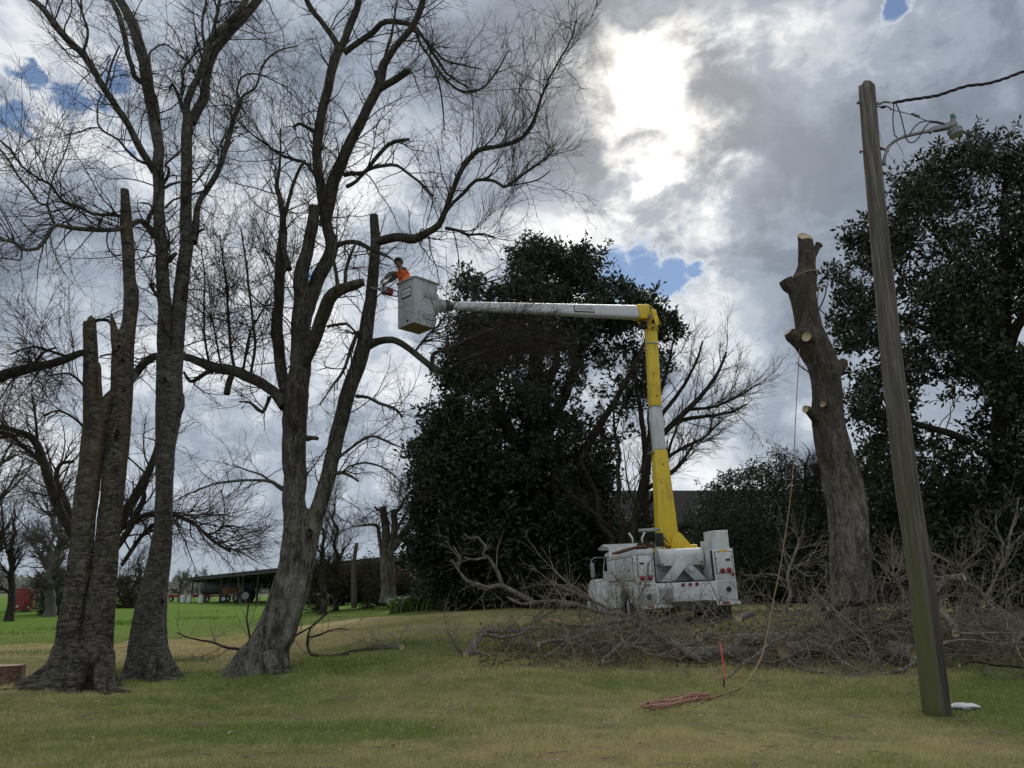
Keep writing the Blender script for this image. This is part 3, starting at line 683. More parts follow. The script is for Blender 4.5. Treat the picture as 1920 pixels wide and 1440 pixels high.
# ---- tree C : the leaning tree that is being cut ----------------------------
YC = 15.0
tC = thing('bare_tree', 'large leaning bare tree in the centre whose right stem the bucket worker reaches', 'tree', P3(490, 1262, YC))
pts, rad = path_px([(470, 1300, 128), (476, 1268, 112), (484, 1245, 98), (497, 1215, 84), (508, 1200, 78), (527, 1155, 72), (543, 1110, 71), (552, 1075, 69), (558, 1050, 68), (563, 1015, 68), (567, 990, 72), (568, 972, 66), (566, 955, 54)], YC)
q = resample(pts, rad, 0.035); a = Acc()
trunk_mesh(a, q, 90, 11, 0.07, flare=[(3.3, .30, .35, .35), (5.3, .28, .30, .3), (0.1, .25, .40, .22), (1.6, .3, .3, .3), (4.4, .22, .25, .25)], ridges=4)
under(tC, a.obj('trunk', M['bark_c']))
stemsC = [
 [(556, 1000, 50, 0), (554, 960, 44, 0), (551, 940, 43), (553, 850, 44), (554, 770, 45), (560, 720, 42, .05), (563, 660, 37, .1), (563, 600, 34, .1), (567, 560, 30, .15), (566, 510, 27, .2), (578, 465, 22, .25), (587, 420, 22, .3), (589, 388, 19, .3)],
 [(566, 1000, 50, 0), (590, 970, 34, -.1), (602, 940, 30, -.1), (620, 870, 28, -.05), (639, 795, 28, 0), (659, 720, 28, .1), (672, 680, 29, .15), (684, 640, 28, .25), (690, 590, 25, .3), (697, 550, 22, .35), (700, 515, 21, .35), (703, 470, 19, .4), (704, 440, 18, .4), (702, 403, 16, .4)],
 [(548, 775, 26, 0), (535, 730, 23, .3), (524, 675, 21, .5), (519, 615, 22, .6), (523, 565, 18, .7), (524, 515, 19, .75), (528, 465, 18, .8), (531, 415, 12, .8), (526, 375, 10, .8), (518, 348, 9, .85), (523, 325, 6, .9), (525, 290, 4, .9), (527, 240, 2, 1)],
 [(560, 640, 26, .1), (578, 575, 26, .3), (592, 530, 26, .5), (608, 500, 26, .6), (622, 465, 24, .7), (614, 425, 20, .8), (606, 385, 19, .9), (600, 345, 18, 1), (597, 325, 18, 1), (595, 290, 18, 1.05), (598, 250, 18, 1.1), (605, 205, 17, 1.1), (615, 165, 17, 1.1), (625, 120, 17, 1.1), (636, 92, 17, 1.1)],
 [(608, 425, 20, .8), (616, 385, 24, .7), (626, 340, 24, .6), (640, 308, 21, .5), (656, 270, 20, .5), (671, 240, 19, .4), (686, 210, 18, .4), (702, 178, 18, .3), (713, 150, 18, .3), (720, 120, 16, .2), (742, 88, 12, .1), (766, 60, 12, 0), (782, 32, 12, 0), (796, -8, 11, 0), (815, -60, 8, 0)],
 [(568, 690, 20, 0), (592, 630, 24, -.4), (606, 590, 25, -.6), (618, 560, 25, -.8), (634, 546, 23, -.9), (652, 538, 20, -1), (672, 531, 17, -1.1), (682, 528, 12, -1.1)],
 [(700, 455, 18, .4), (722, 449, 17, .3), (748, 444, 17, .1), (775, 448, 18, -.1), (800, 436, 14, -.3), (822, 422, 13, -.4), (834, 398, 10, -.5), (848, 360, 10, -.6), (866, 318, 10, -.7), (896, 282, 10, -.8), (925, 275, 8, -.9), (958, 268, 8, -1), (980, 257, 7, -1), (1000, 228, 6, -1.1), (1011, 195, 5, -1.1), (1026, 155, 4, -1.2), (1050, 110, 3.5, -1.2), (1068, 80, 3, -1.2), (1080, 38, 2, -1.2)],
 [(688, 648, 20, .2), (710, 640, 14, .1), (736, 638, 13, 0), (762, 650, 12, -.2), (792, 676, 12, -.4), (816, 692, 11, -.5), (832, 700, 7, -.5)],
 [(534, 762, 22, 0), (516, 738, 20, .1), (498, 722, 19, .3), (478, 712, 20, .4), (440, 697, 20, .6), (402, 690, 20, .8), (372, 676, 16, 1), (345, 668, 14, 1.2), (300, 667, 14, 1.5), (278, 674, 15, 1.6), (262, 690, 15, 1.7), (250, 708, 14, 1.8)],
]
pC = limbs_to(tC, stemsC, YC, M['bark_c'], 40)
limbsC = [
 [(636, 96, 12, 1.1), (629, 78, 11, 1.1), (615, 56, 10, 1.1), (600, 36, 10, 1), (585, 18, 10, 1), (572, -8, 9, 1), (560, -50, 6, 1)],
 [(636, 96, 14, 1.1), (645, 78, 14, 1.1), (656, 48, 14, 1.1), (668, 18, 13, 1), (676, -15, 12, 1), (690, -70, 8, 1)],
 [(645, 100, 11, 1.1), (668, 82, 11, 1), (700, 60, 11, .8), (714, 45, 10, .7), (734, 40, 10, .6), (770, 47, 9, .4), (790, 65, 6, .3), (815, 105, 5, .2), (840, 140, 4, .1), (880, 165, 3, 0)],
 [(706, 170, 15, .3), (722, 160, 14, .2), (740, 150, 13, .1), (758, 138, 12, .05), (770, 130, 10, 0)],
 [(712, 152, 8, .3), (705, 138, 9, .3), (703, 134, 8, .3)],
 [(720, 118, 7, .2), (725, 95, 6, .3), (734, 70, 5, .4), (740, 30, 4, .5), (748, -20, 3, .6)],
 [(646, 328, 10, .5), (660, 325, 9, .4), (682, 324, 8, .3), (702, 300, 8, .2), (728, 272, 8, .1), (752, 264, 7, 0), (768, 262, 5, 0)],
 [(650, 350, 8, .5), (668, 340, 7, .4), (690, 318, 7, .3), (720, 311, 7, .1), (745, 311, 6, 0), (770, 328, 5, -.1), (792, 346, 5, -.2), (812, 368, 4, -.2)],
 [(628, 462, 11, .7), (648, 455, 9, .5), (670, 455, 9, .3), (690, 465, 8, .1), (712, 474, 7, -.1), (736, 486, 2, -.3)],
 [(648, 540, 8, -1), (648, 510, 7, -1.1), (656, 480, 6, -1.1), (668, 455, 4, -1.2)],
 [(634, 545, 8, -.9), (630, 510, 7, -.9), (626, 480, 6, -.8), (632, 440, 3, -.8)],
 [(836, 428, 7, -.4), (858, 432, 6, -.5), (880, 440, 5, -.5), (905, 438, 4, -.6), (930, 446, 3, -.6)],
 [(834, 400, 8, -.5), (850, 380, 7, -.6), (872, 360, 7, -.7), (892, 338, 7, -.8), (926, 338, 6, -.9), (944, 350, 6, -1), (962, 342, 6, -1), (986, 324, 5, -1), (1024, 296, 4, -1.1), (1040, 280, 3, -1.1)],
 [(944, 350, 4, -1), (975, 345, 3, -1), (1010, 336, 3, -1.1), (1032, 320, 2, -1.1)],
 [(778, 52, 6, 0), (790, 85, 5, -.1), (806, 108, 5, -.2), (826, 138, 5, -.3), (848, 162, 5, -.3), (872, 172, 5, -.4), (903, 166, 4, -.4), (930, 136, 4, -.4), (955, 92, 2, -.4)],
 [(772, 55, 5, 0), (795, 72, 4, -.2), (812, 90, 4, -.3), (832, 112, 4, -.4), (865, 122, 3, -.5), (905, 130, 2, -.6)],
 [(806, 110, 3.5, -.2), (822, 150, 3, -.2), (828, 185, 3, -.2), (834, 245, 2, -.2)],
 [(600, 345, 5, 1), (575, 308, 6, 1), (545, 298, 6, 1), (527, 290, 5, 1.1), (505, 275, 4, 1.1), (470, 250, 3, 1.2), (445, 225, 2, 1.3)],
 [(590, 248, 9, 1.1), (578, 240, 7, 1), (562, 232, 6, .9), (552, 238, 5, .9), (555, 244, 4, .9)],
 [(532, 415, 8, .8), (540, 380, 7, .9), (548, 350, 7, .9), (560, 318, 6, 1), (572, 300, 5, 1)],
 [(542, 505, 12, .3), (532, 470, 10, .5), (530, 440, 8, .7)],
 [(614, 612, 6, .2), (632, 609, 6, .1), (650, 607, 5, 0), (662, 618, 4, -.1), (670, 625, 3, -.1)],
 [(672, 622, 8, .2), (660, 648, 7, .1), (650, 680, 6, 0), (640, 702, 6, -.1), (625, 722, 4, -.2), (600, 760, 2, -.3)],
 [(668, 743, 8, .1), (690, 745, 6, 0), (712, 756, 6, -.1), (738, 765, 5, -.2), (755, 782, 4, -.2)],
 [(632, 858, 10, -.05), (645, 850, 6, -.1), (665, 835, 5, -.2), (696, 818, 5, -.3), (728, 829, 4, -.4), (760, 842, 2, -.5)],
 [(626, 889, 7, -.1), (642, 886, 7, -.1), (658, 893, 5, -.2), (673, 903, 4, -.2)],
 [(642, 886, 4, -.1), (655, 875, 4, -.2), (685, 868, 4, -.3), (720, 878, 3, -.4), (745, 898, 2, -.4), (765, 925, 1.5, -.5)],
 [(532, 918, 10, 0), (520, 910, 8, -.1), (508, 902, 7, -.2), (480, 900, 5, -.4), (440, 902, 5, -.6), (400, 908, 4, -.8), (365, 922, 3, -1), (335, 935, 2, -1)],
 [(506, 902, 5, -.1), (490, 890, 4, -.2), (465, 882, 3, -.3), (435, 870, 2, -.4)],
 [(576, 822, 12, 0), (586, 821, 8, -.05), (595, 822, 8, -.1)],
 [(436, 700, 11, .6), (430, 715, 12, .5), (426, 738, 12, .4)],
 [(505, 745, 9, .3), (500, 760, 6, .2), (492, 772, 7, .1), (478, 762, 6, 0), (468, 754, 4, 0), (448, 752, 3, -.1)],
 [(402, 690, 10, .8), (385, 700, 9, .8), (362, 715, 8, .8), (352, 712, 6, .9), (345, 698, 5, 1)],
 [(440, 694, 6.3, .6), (432, 650, 5.6, .6), (428, 600, 4.9, .7), (425, 540, 4.2, .8), (418, 490, 2.8, .9), (412, 440, 2.1, 1)],
 [(470, 702, 5.6, .5), (478, 650, 5.6, .5), (474, 600, 4.9, .5), (466, 540, 4.2, .5), (460, 480, 3.5, .6), (452, 430, 2.1, .6)],
 [(455, 700, 5.6, .5), (462, 660, 4.9, .4), (470, 620, 4.2, .3), (488, 590, 3.5, .2), (505, 560, 2.8, .2)],
 [(392, 682, 4.9, .8), (385, 640, 4.2, .8), (382, 590, 3.5, .9), (384, 530, 2.8, .9), (378, 470, 2.1, 1)],
 [(415, 688, 4.2, .8), (405, 640, 3.5, .9), (396, 600, 2.8, 1), (372, 560, 2.1, 1)],
 [(812, 690, 8, -.5), (810, 670, 8, -.5), (818, 660, 7, -.6), (838, 655, 6, -.8), (870, 640, 5, -1), (920, 618, 4, -1.2), (975, 600, 3, -1.4)],
 [(832, 698, 6, -.5), (862, 680, 5, -.8), (900, 662, 4, -1), (950, 648, 3, -1.2), (1010, 620, 2, -1.4)],
 [(776, 662, 5, -.3), (800, 630, 4, -.4), (820, 612, 4, -.5), (838, 590, 3, -.6)],
]
pC2 = limbs_to(tC, limbsC, YC, M['bark_c'], 140, name='branch')
crown(tC, pC[:6]+pC[8:], 300, NEAR(170, 1500, 3800, 1.0, .10), mat=M['twig'])
crown(tC, pC2+[pC[6], pC[4], pC[3]], 330, NEAR(420, 3900, 9800, 1.15, .045), mat=M['twig'])
# upright shoots on the big left limb, brooms hanging in front of the magnolia
crown(tC, [pC[8], pC2[33], pC2[34], pC2[36], pC2[37]], 360, [(75, (1.0, 2.9), (.7, 1.4), 11, .20, .24, .3, .006, .011, .05), (950, (.35, 1.2), (.3, .8), 6, .10, .18, .5, .004, .006), (2800, (.15, .5), (.3, .9), 4, .05, .2, .6, .0023, .003)], mat=M['twig'])
crown(tC, [pC2[38], pC2[39], pC2[40]], 380, bias=(.9, .2, .0), mat=M['twig'], levels=[(60, (.8, 2.2), (.3, .9), 9, -.03, .3, .5, .006, .012), (600, (.3, 1.0), (.3, .9), 6, -.05, .22, .55, .004, .006), (2100, (.15, .5), (.3, .9), 4, 0, .22, .6, .0024, .003)])
# long straight shoots fanning up and left between the two big trees, and through the right hand crown
crown(tC, [pC[2], pC[0], pC[3], pC2[7+10]], 390, [(65, (1.4, 3.6), (.5, 1.0), 11, .10, .15, .3, .007, .012, .25), (900, (.4, 1.4), (.25, .7), 7, .05, .16, .5, .004, .006), (1700, (.15, .5), (.3, .9), 4, .03, .2, .6, .0023, .003)], mat=M['twig'], bias=(-.45, 0, .55))
crown(tC, [pC[6], pC2[12], pC2[11]], 395, [(60, (.8, 2.6), (.5, 1.2), 11, .14, .24, .3, .006, .011, .1), (900, (.3, 1.2), (.25, .8), 6, .06, .18, .5, .004, .006), (1900, (.15, .5), (.3, .9), 4, .03, .2, .6, .0023, .003)], mat=M['twig'], bias=(.1, 0, .5))
# cut ends and hollow
def hollow(parent, px, py, Y, w, h, rot=0):
    c = P3(px, py, Y); a = Acc(); n = 14; s = PXM(py, Y)
    th = np.arange(n)*2*math.pi/n
    rim = np.stack([np.cos(th)*w*s/2*(1+.15*np.sin(3*th)), th*0, np.sin(th)*h*s/2], -1); ins = rim*0.55+[0, .10, 0]
    v = np.concatenate([rim, ins, [[0, .14, 0]]])+c
    i = np.arange(n); a.add(v, np.stack([i, np.roll(i, -1), np.roll(i, -1)+n, i+n], -1), np.stack([i+n, np.roll(i, -1)+n, np.full(n, 2*n)], -1))
    o = a.obj('hollow', M['hollow']); under(parent, o)
M['hollow'] = plain('rotten_wood', (0.035, 0.02, 0.011), 1.0)
hollow(tC, 580, 1002, YC-.355, 12, 22); hollow(tC, 499, 1232, YC-.50, 7, 22)

# ---- tree B : twin-stemmed tree ------------------------------------------------
YB = 14.4
tB = thing('bare_tree', 'tall pale barked bare tree with two long upright stems, left of the leaning tree', 'tree', P3(283, 1268, YB))
pts, rad = path_px([(283, 1305, 104), (283, 1272, 92), (283, 1250, 78), (281, 1225, 68), (281, 1200, 65), (284, 1150, 56), (291, 1100, 47), (298, 1060, 42), (304, 1010, 35), (307, 980, 31), (309, 900, 31), (311, 840, 35), (314, 800, 42), (317, 765, 47), (318, 730, 46), (318, 700, 45), (318, 670, 44)], YB)
q = resample(pts, rad, 0.035); a = Acc(); trunk_mesh(a, q, 72, 12, 0.055, wrinkle=True, flare=[(0.1, .25, .28, .3), (4.2, .25, .3, .45), (5.4, .3, .35, .3), (2.8, .3, .2, .3), (1.6, .3, .3, .3)], ridges=3); under(tB, a.obj('trunk', M['bark_b']))
stemsB = [
 [(307, 740, 28, 0), (308, 660, 25, 0), (308, 560, 24, 0), (305, 500, 23, 0), (302, 460, 22, 0), (299, 400, 21, 0), (298, 350, 20, 0), (296, 310, 20, 0), (297, 280, 19, .05), (290, 230, 21, .1), (280, 180, 20, .15), (270, 120, 21, .2), (262, 88, 20, .2), (250, 50, 20, .25), (236, 20, 17, .3), (222, -5, 15, .3), (200, -60, 12, .4)],
 [(326, 740, 28, .05), (330, 660, 27, .1), (337, 560, 26, .2), (345, 500, 25, .3), (350, 450, 24, .35), (349, 400, 21, .4), (350, 340, 20, .4), (350, 280, 20, .45), (352, 240, 20, .5), (357, 212, 21, .5)],
 [(352, 235, 13, .5), (349, 205, 13, .5), (358, 172, 13, .4), (374, 140, 12, .3), (385, 110, 13, .2), (394, 80, 13, .2), (408, 62, 14, .1), (432, 40, 13, .1), (448, 20, 12, 0), (466, -10, 12, 0), (490, -60, 9, 0)],
 [(358, 230, 18, .5), (372, 205, 18, .6), (382, 182, 18, .7), (386, 150, 16, .8), (398, 105, 17, .9), (414, 80, 17, 1), (432, 58, 18, 1), (456, 33, 17, 1.1), (486, -5, 15, 1.2), (520, -60, 11, 1.3)],
 [(291, 322, 16, 0), (276, 300, 13, -.2), (262, 278, 14, -.3), (248, 250, 12, -.5), (238, 230, 12, -.6), (212, 192, 12, -.8), (194, 163, 12, -1), (175, 130, 12, -1.1), (155, 100, 13, -1.2), (130, 78, 12, -1.3), (110, 56, 12, -1.5), (88, 26, 11, -1.6), (66, 4, 10, -1.7), (35, -15, 8, -1.8)],
 [(362, 455, 16, .4), (367, 425, 14, .5), (371, 385, 11, .6), (384, 360, 11, .7), (396, 342, 11, .8), (408, 322, 10, .9), (424, 278, 10, 1), (440, 222, 9, 1.1), (452, 186, 8, 1.2)],
 [(293, 445, 12, -.1), (280, 426, 11, -.3), (266, 414, 10, -.6), (245, 420, 9, -.9), (220, 430, 9, -1.2), (175, 431, 9, -1.5), (130, 427, 8, -1.7), (102, 422, 8, -1.9), (90, 442, 8, -2), (72, 466, 7, -2.1), (42, 467, 6, -2.2), (28, 455, 6, -2.3), (0, 448, 5, -2.4), (-50, 440, 4, -2.5)],
]
pB = limbs_to(tB, stemsB, YB, M['bark_b'], 500)
limbsB = [
 [(266, 155, 10, .15), (252, 143, 10, 0), (248, 125, 9, -.1), (240, 100, 9, -.2), (233, 62, 10, -.3), (224, 30, 11, -.3), (212, 5, 9, -.4), (198, -30, 7, -.5)],
 [(298, 250, 8, .1), (297, 215, 7, .15), (294, 190, 6, .2), (288, 172, 5, .2), (284, 140, 5, .3), (279, 105, 4, .3), (288, 92, 3, .3), (310, 84, 3, .3), (345, 110, 2, .3)],
 [(344, 210, 9, .5), (338, 190, 7, .4), (331, 172, 6, .3), (323, 158, 5, .3), (320, 163, 4, .3), (319, 172, 3, .3)],
 [(340, 178, 5, .4), (343, 150, 5, .4), (341, 130, 4, .5), (355, 112, 4, .5), (370, 95, 4, .6), (385, 90, 3, .6)],
 [(398, 66, 8, .2), (402, 50, 7, .2), (407, 25, 7, .2), (414, -10, 6, .3), (420, -50, 4, .3)],
 [(384, 88, 6, .2), (380, 60, 5, .2), (381, 30, 5, .2), (386, 5, 4, .3), (384, -30, 3, .3)],
 [(452, 186, 5, 1.2), (458, 178, 5, 1.2), (478, 165, 4, 1.3), (486, 145, 4, 1.3), (495, 118, 4, 1.4), (522, 95, 3, 1.5), (560, 85, 2, 1.6)],
 [(452, 186, 4, 1.2), (444, 172, 4, 1.2), (456, 143, 3, 1.3), (488, 140, 3, 1.4), (540, 165, 2, 1.5)],
 [(198, 163, 5, -1), (204, 140, 4, -1), (210, 118, 4, -1), (222, 90, 3, -1.1), (226, 86, 2, -1.1)],
 [(155, 98, 5, -1.2), (162, 80, 5, -1.3), (164, 55, 5, -1.3), (155, 30, 4, -1.4), (152, 0, 4, -1.4), (148, -40, 3, -1.5)],
 [(272, 306, 6, -.2), (258, 300, 5, -.4), (238, 282, 5, -.6), (222, 262, 4, -.8), (200, 250, 4, -1), (188, 240, 4, -1.1), (183, 225, 3, -1.1), (183, 195, 3, -1.2), (192, 178, 2, -1.2)],
 [(188, 240, 3, -1.1), (168, 240, 3, -1.2), (150, 248, 2.5, -1.3), (120, 255, 2, -1.5)],
 [(306, 345, 6, 0), (315, 330, 6, -.1), (316, 315, 5, -.2), (310, 310, 4, -.2), (325, 295, 4, -.3), (340, 282, 4, -.3)],
 [(310, 352, 6, 0), (322, 345, 5, .1), (345, 340, 4, .2), (368, 340, 4, .3), (385, 318, 3, .4), (410, 275, 2, .5), (425, 245, 2, .6)],
 [(290, 445, 9, 0), (278, 430, 8, -.1), (277, 410, 7, -.1), (286, 392, 6, -.1), (280, 382, 4, -.2), (262, 380, 3, -.3)],
 [(250, 418, 8, -.8), (225, 405, 7, -1), (200, 402, 6, -1.2), (172, 400, 6, -1.3), (150, 388, 6, -1.4), (122, 380, 6, -1.5), (108, 365, 5, -1.6), (92, 345, 5, -1.7), (72, 335, 4, -1.8), (40, 310, 4, -1.9), (20, 280, 4, -2), (-10, 255, 3, -2.1)],
 [(102, 420, 6, -1.9), (94, 402, 5, -2), (88, 385, 5, -2), (72, 380, 4, -2.1), (55, 355, 4, -2.2), (38, 335, 4, -2.3), (12, 295, 4, -2.4), (-15, 260, 3, -2.5)],
 [(88, 384, 4, -2), (93, 360, 3, -2), (100, 330, 3, -2.1), (120, 290, 2.5, -2.2), (135, 250, 2, -2.3)],
 [(40, 466, 4, -2.2), (41, 482, 3, -2.2), (34, 488, 3, -2.2), (10, 484, 2, -2.3), (-20, 484, 2, -2.3)],
 [(316, 490, 10, 0), (324, 480, 9, -.1), (331, 475, 6, -.1)],
 [(300, 562, 7, 0), (288, 545, 6, -.2), (280, 532, 5, -.3), (290, 535, 3, -.3)],
 [(368, 436, 9, .4), (376, 432, 6, .3), (384, 429, 4, .3)],
 [(310, 390, 5, 0), (325, 375, 4, .1), (350, 368, 4, .2), (388, 356, 3, .3)],
 [(306, 500, 6, 0), (317, 450, 4, .1), (312, 425, 3, .2)],
 [(335, 742, 20, .1), (338, 763, 16, 0), (331, 780, 12, 0)],
]
pB2 = limbs_to(tB, limbsB, YB, M['bark_b'], 600, name='branch')
crown(tB, pB, 700, NEAR(190, 1800, 3600, 1.0, .05), mat=M['twig'])
crown(tB, pB2, 730, NEAR(280, 2400, 5000, 1.0, .03), mat=M['twig'])
# long arching shoots at the far left
crown(tB, [pB[6], pB2[15], pB2[16], pB[4]], 760, [(70, (1.2, 3.4), (.5, 1.2), 12, .03, .13, .4, .006, .011, .05), (600, (.3, 1.1), (.3, .9), 6, .03, .2, .5, .0034, .005), (1100, (.15, .4), (.3, .9), 4, .0, .2, .6, .0023, .003)], mat=M['twig'])
for spn in range(2):
    hollow(tB, (305, 309)[spn], (1128, 712)[spn], YB-.30, 5, 10)

# ---- tree A : the broken snag with two stems ----------------------------------
YA = 13.1
tA = thing('dead_tree', 'broken topped twin trunk with wide roots at the left, bark stripped and full of holes', 'tree', P3(140, 1290, YA))
a = Acc()
pts, rad = path_px([(118, 1330, 120), (122, 1300, 108), (126, 1270, 92), (131, 1240, 62), (133, 1200, 50), (138, 1150, 44), (146, 1100, 42), (152, 1050, 41), (158, 980, 39), (164, 920, 42), (169, 880, 41), (175, 830, 43), (179, 800, 43), (176, 770, 36), (173, 740, 31), (171, 700, 28), (170, 650, 25), (168, 606, 23)], YA, )
q = resample(pts, rad, 0.035); trunk_mesh(a, q, 64, 21, 0.085, wrinkle=True, flare=[(3.3, .35, .9, .28), (4.3, .25, .5, .35), (5.2, .2, .35, .3), (1.7, .4, .4, .3)], ridges=3, jag=.22); under(tA, a.obj('trunk', M['bark_a']))
a = Acc()
pts, rad = path_px([(172, 1330, 112, .05), (172, 1300, 100, .05), (174, 1270, 84, .05), (178, 1235, 66, .05), (182, 1200, 56, .1), (187, 1140, 50, .1), (192, 1100, 46, .1), (198, 1050, 42, .1), (206, 980, 40, .15), (214, 900, 40, .15), (222, 830, 40, .2), (226, 780, 39, .2), (229, 720, 39, .2), (231, 660, 38, .2), (232, 632, 37, .2), (240, 614, 26, .25), (244, 585, 25, .25), (246, 555, 26, .25), (242, 510, 21, .25), (240, 460, 22, .25), (237, 420, 21, .3), (236, 385, 17, .3), (234, 356, 14, .3)], YA)
q = resample(pts, rad, 0.035); ring = trunk_mesh(a, q, 64, 22, 0.07, wrinkle=True, flare=[(0.0, .25, .42, .2), (4.4, .3, .5, .3), (5.4, .25, .45, .3), (1.5, .4, .4, .3), (3.6, .25, .2, .3)], ridges=3, cap=False); under(tA, a.obj('trunk', M['bark_a']))
cutdisc('cut_face', ring, M['cut_old'], tA, np.array([0, 0, 1.0]))
# torn shard beside the second stem, and the side fork
shard = [[(222, 660, 22, .1), (216, 630, 16, .1), (212, 605, 9, .1), (208, 588, 3, .1)], [(190, 790, 24, .05), (200, 755, 24, .05), (212, 735, 14, .1), (222, 720, 8, .15)], [(186, 770, 16, -.05), (187, 730, 9, -.1), (186, 690, 6, -.1), (184, 680, 3, -.1)], [(250, 560, 10, .2), (256, 548, 10, .2), (254, 535, 6, .2)]]
limbs_to(tA, shard, YA, M['bark_a'], 800, name='broken_stub', wob=.01)
pA = limbs_to(tA, [[(170, 660, 14, 0), (150, 662, 13, -.1), (125, 672, 15, -.3), (95, 682, 16, -.5), (60, 690, 18, -.7), (30, 698, 20, -.9), (0, 708, 21, -1.1), (-50, 735, 23, -1.4)], [(250, 705, 16, 1.7), (243, 716, 16, 1.0), (236, 724, 14, .5)]], YA, M['bark_dark'], 810, name='limb')
pA2 = limbs_to(tA, [[(130, 670, 6, -.3), (100, 660, 5, -.5), (60, 650, 4, -.8), (20, 665, 3, -1)], [(60, 690, 7, -.7), (80, 662, 5, -.8), (105, 652, 4, -.9)], [(158, 612, 6, 0), (185, 600, 7, .1), (205, 602, 6, .2)], [(158, 724, 5, 0), (130, 700, 4, -.2), (90, 705, 3, -.4)], [(156, 800, 5, 0), (140, 785, 4, -.1), (110, 770, 4, -.3), (80, 780, 3, -.4)], [(188, 668, 4, 0), (205, 664, 4, .1), (216, 666, 4, .2)]], YA, M['bark_dark'], 820, name='branch')
crown(tA, [pA[0]]+pA2, 830, [(75, (.5, 2.2), (.5, 1.3), 8, .05, .22, .35, .006, .013, .08), (900, (.3, 1.0), (.3, 1.0), 6, .02, .25, .5, .0038, .006), (2000, (.12, .45), (.3, 1.0), 4, -.05, .25, .6, .0023, .003)], mat=M['twig'])
for (px, py, w, h) in ((222, 650, 6, 7), (229, 675, 5, 6), (219, 808, 6, 8), (217, 820, 6, 13), (213, 850, 4, 6), (214, 878, 6, 9), (231, 730, 4, 4), (229, 751, 4, 4), (196, 975, 3, 6)):
    q_ = P3(px, py, YA); hollow(tA, px, py, YA+.15-0.5*39*PXM(py, YA)*1.0-.0, w, h)

def roots(parent, Y0, specs, mat, seed):
    for i, sp in enumerate(specs):
        pts, rad = path_px(sp, Y0); 
        for k in range(1, len(pts)): pts[k, 2] = float(gzn(pts[k, 0], pts[k, 1]))+rad[k]*.12
        q = resample(pts, rad, .05); acc = Acc(); trunk_mesh(acc, q, 14, seed+i, .14, horizontal=False, nscale=6); under(parent, acc.obj('root', mat))
roots(tA, YA, [[(120, 1215, 40, -.1), (100, 1248, 34, -.3), (72, 1275, 26, -.4), (45, 1296, 17, -.5), (15, 1308, 9, -.5), (-20, 1318, 4, -.5)], [(150, 1225, 38, -.35), (142, 1262, 30, -.6), (138, 1290, 22, -.8), (130, 1310, 12, -.95)], [(200, 1225, 30, -.2), (210, 1258, 22, -.45), (222, 1280, 14, -.6), (245, 1295, 8, -.7)], [(188, 1250, 24, -.4), (192, 1285, 17, -.7), (205, 1302, 9, -.9)]], M['bark_a'], 870)
roots(tB, YB, [[(262, 1225, 28, -.2), (252, 1255, 20, -.35), (244, 1275, 12, -.45)], [(300, 1225, 28, -.2), (312, 1252, 20, -.3), (328, 1268, 11, -.35), (345, 1274, 5, -.4)], [(282, 1235, 26, -.35), (283, 1268, 18, -.5), (286, 1282, 10, -.6)]], M['bark_b'], 880)
roots(tC, YC, [[(505, 1225, 30, -.4), (515, 1248, 20, -.55), (532, 1257, 12, -.6), (552, 1258, 6, -.6)], [(470, 1235, 36, -.3), (450, 1256, 24, -.45), (432, 1268, 12, -.5), (415, 1272, 5, -.5)], [(525, 1225, 22, -.1), (540, 1242, 13, -.1), (552, 1250, 7, -.1)]], M['bark_c'], 890)

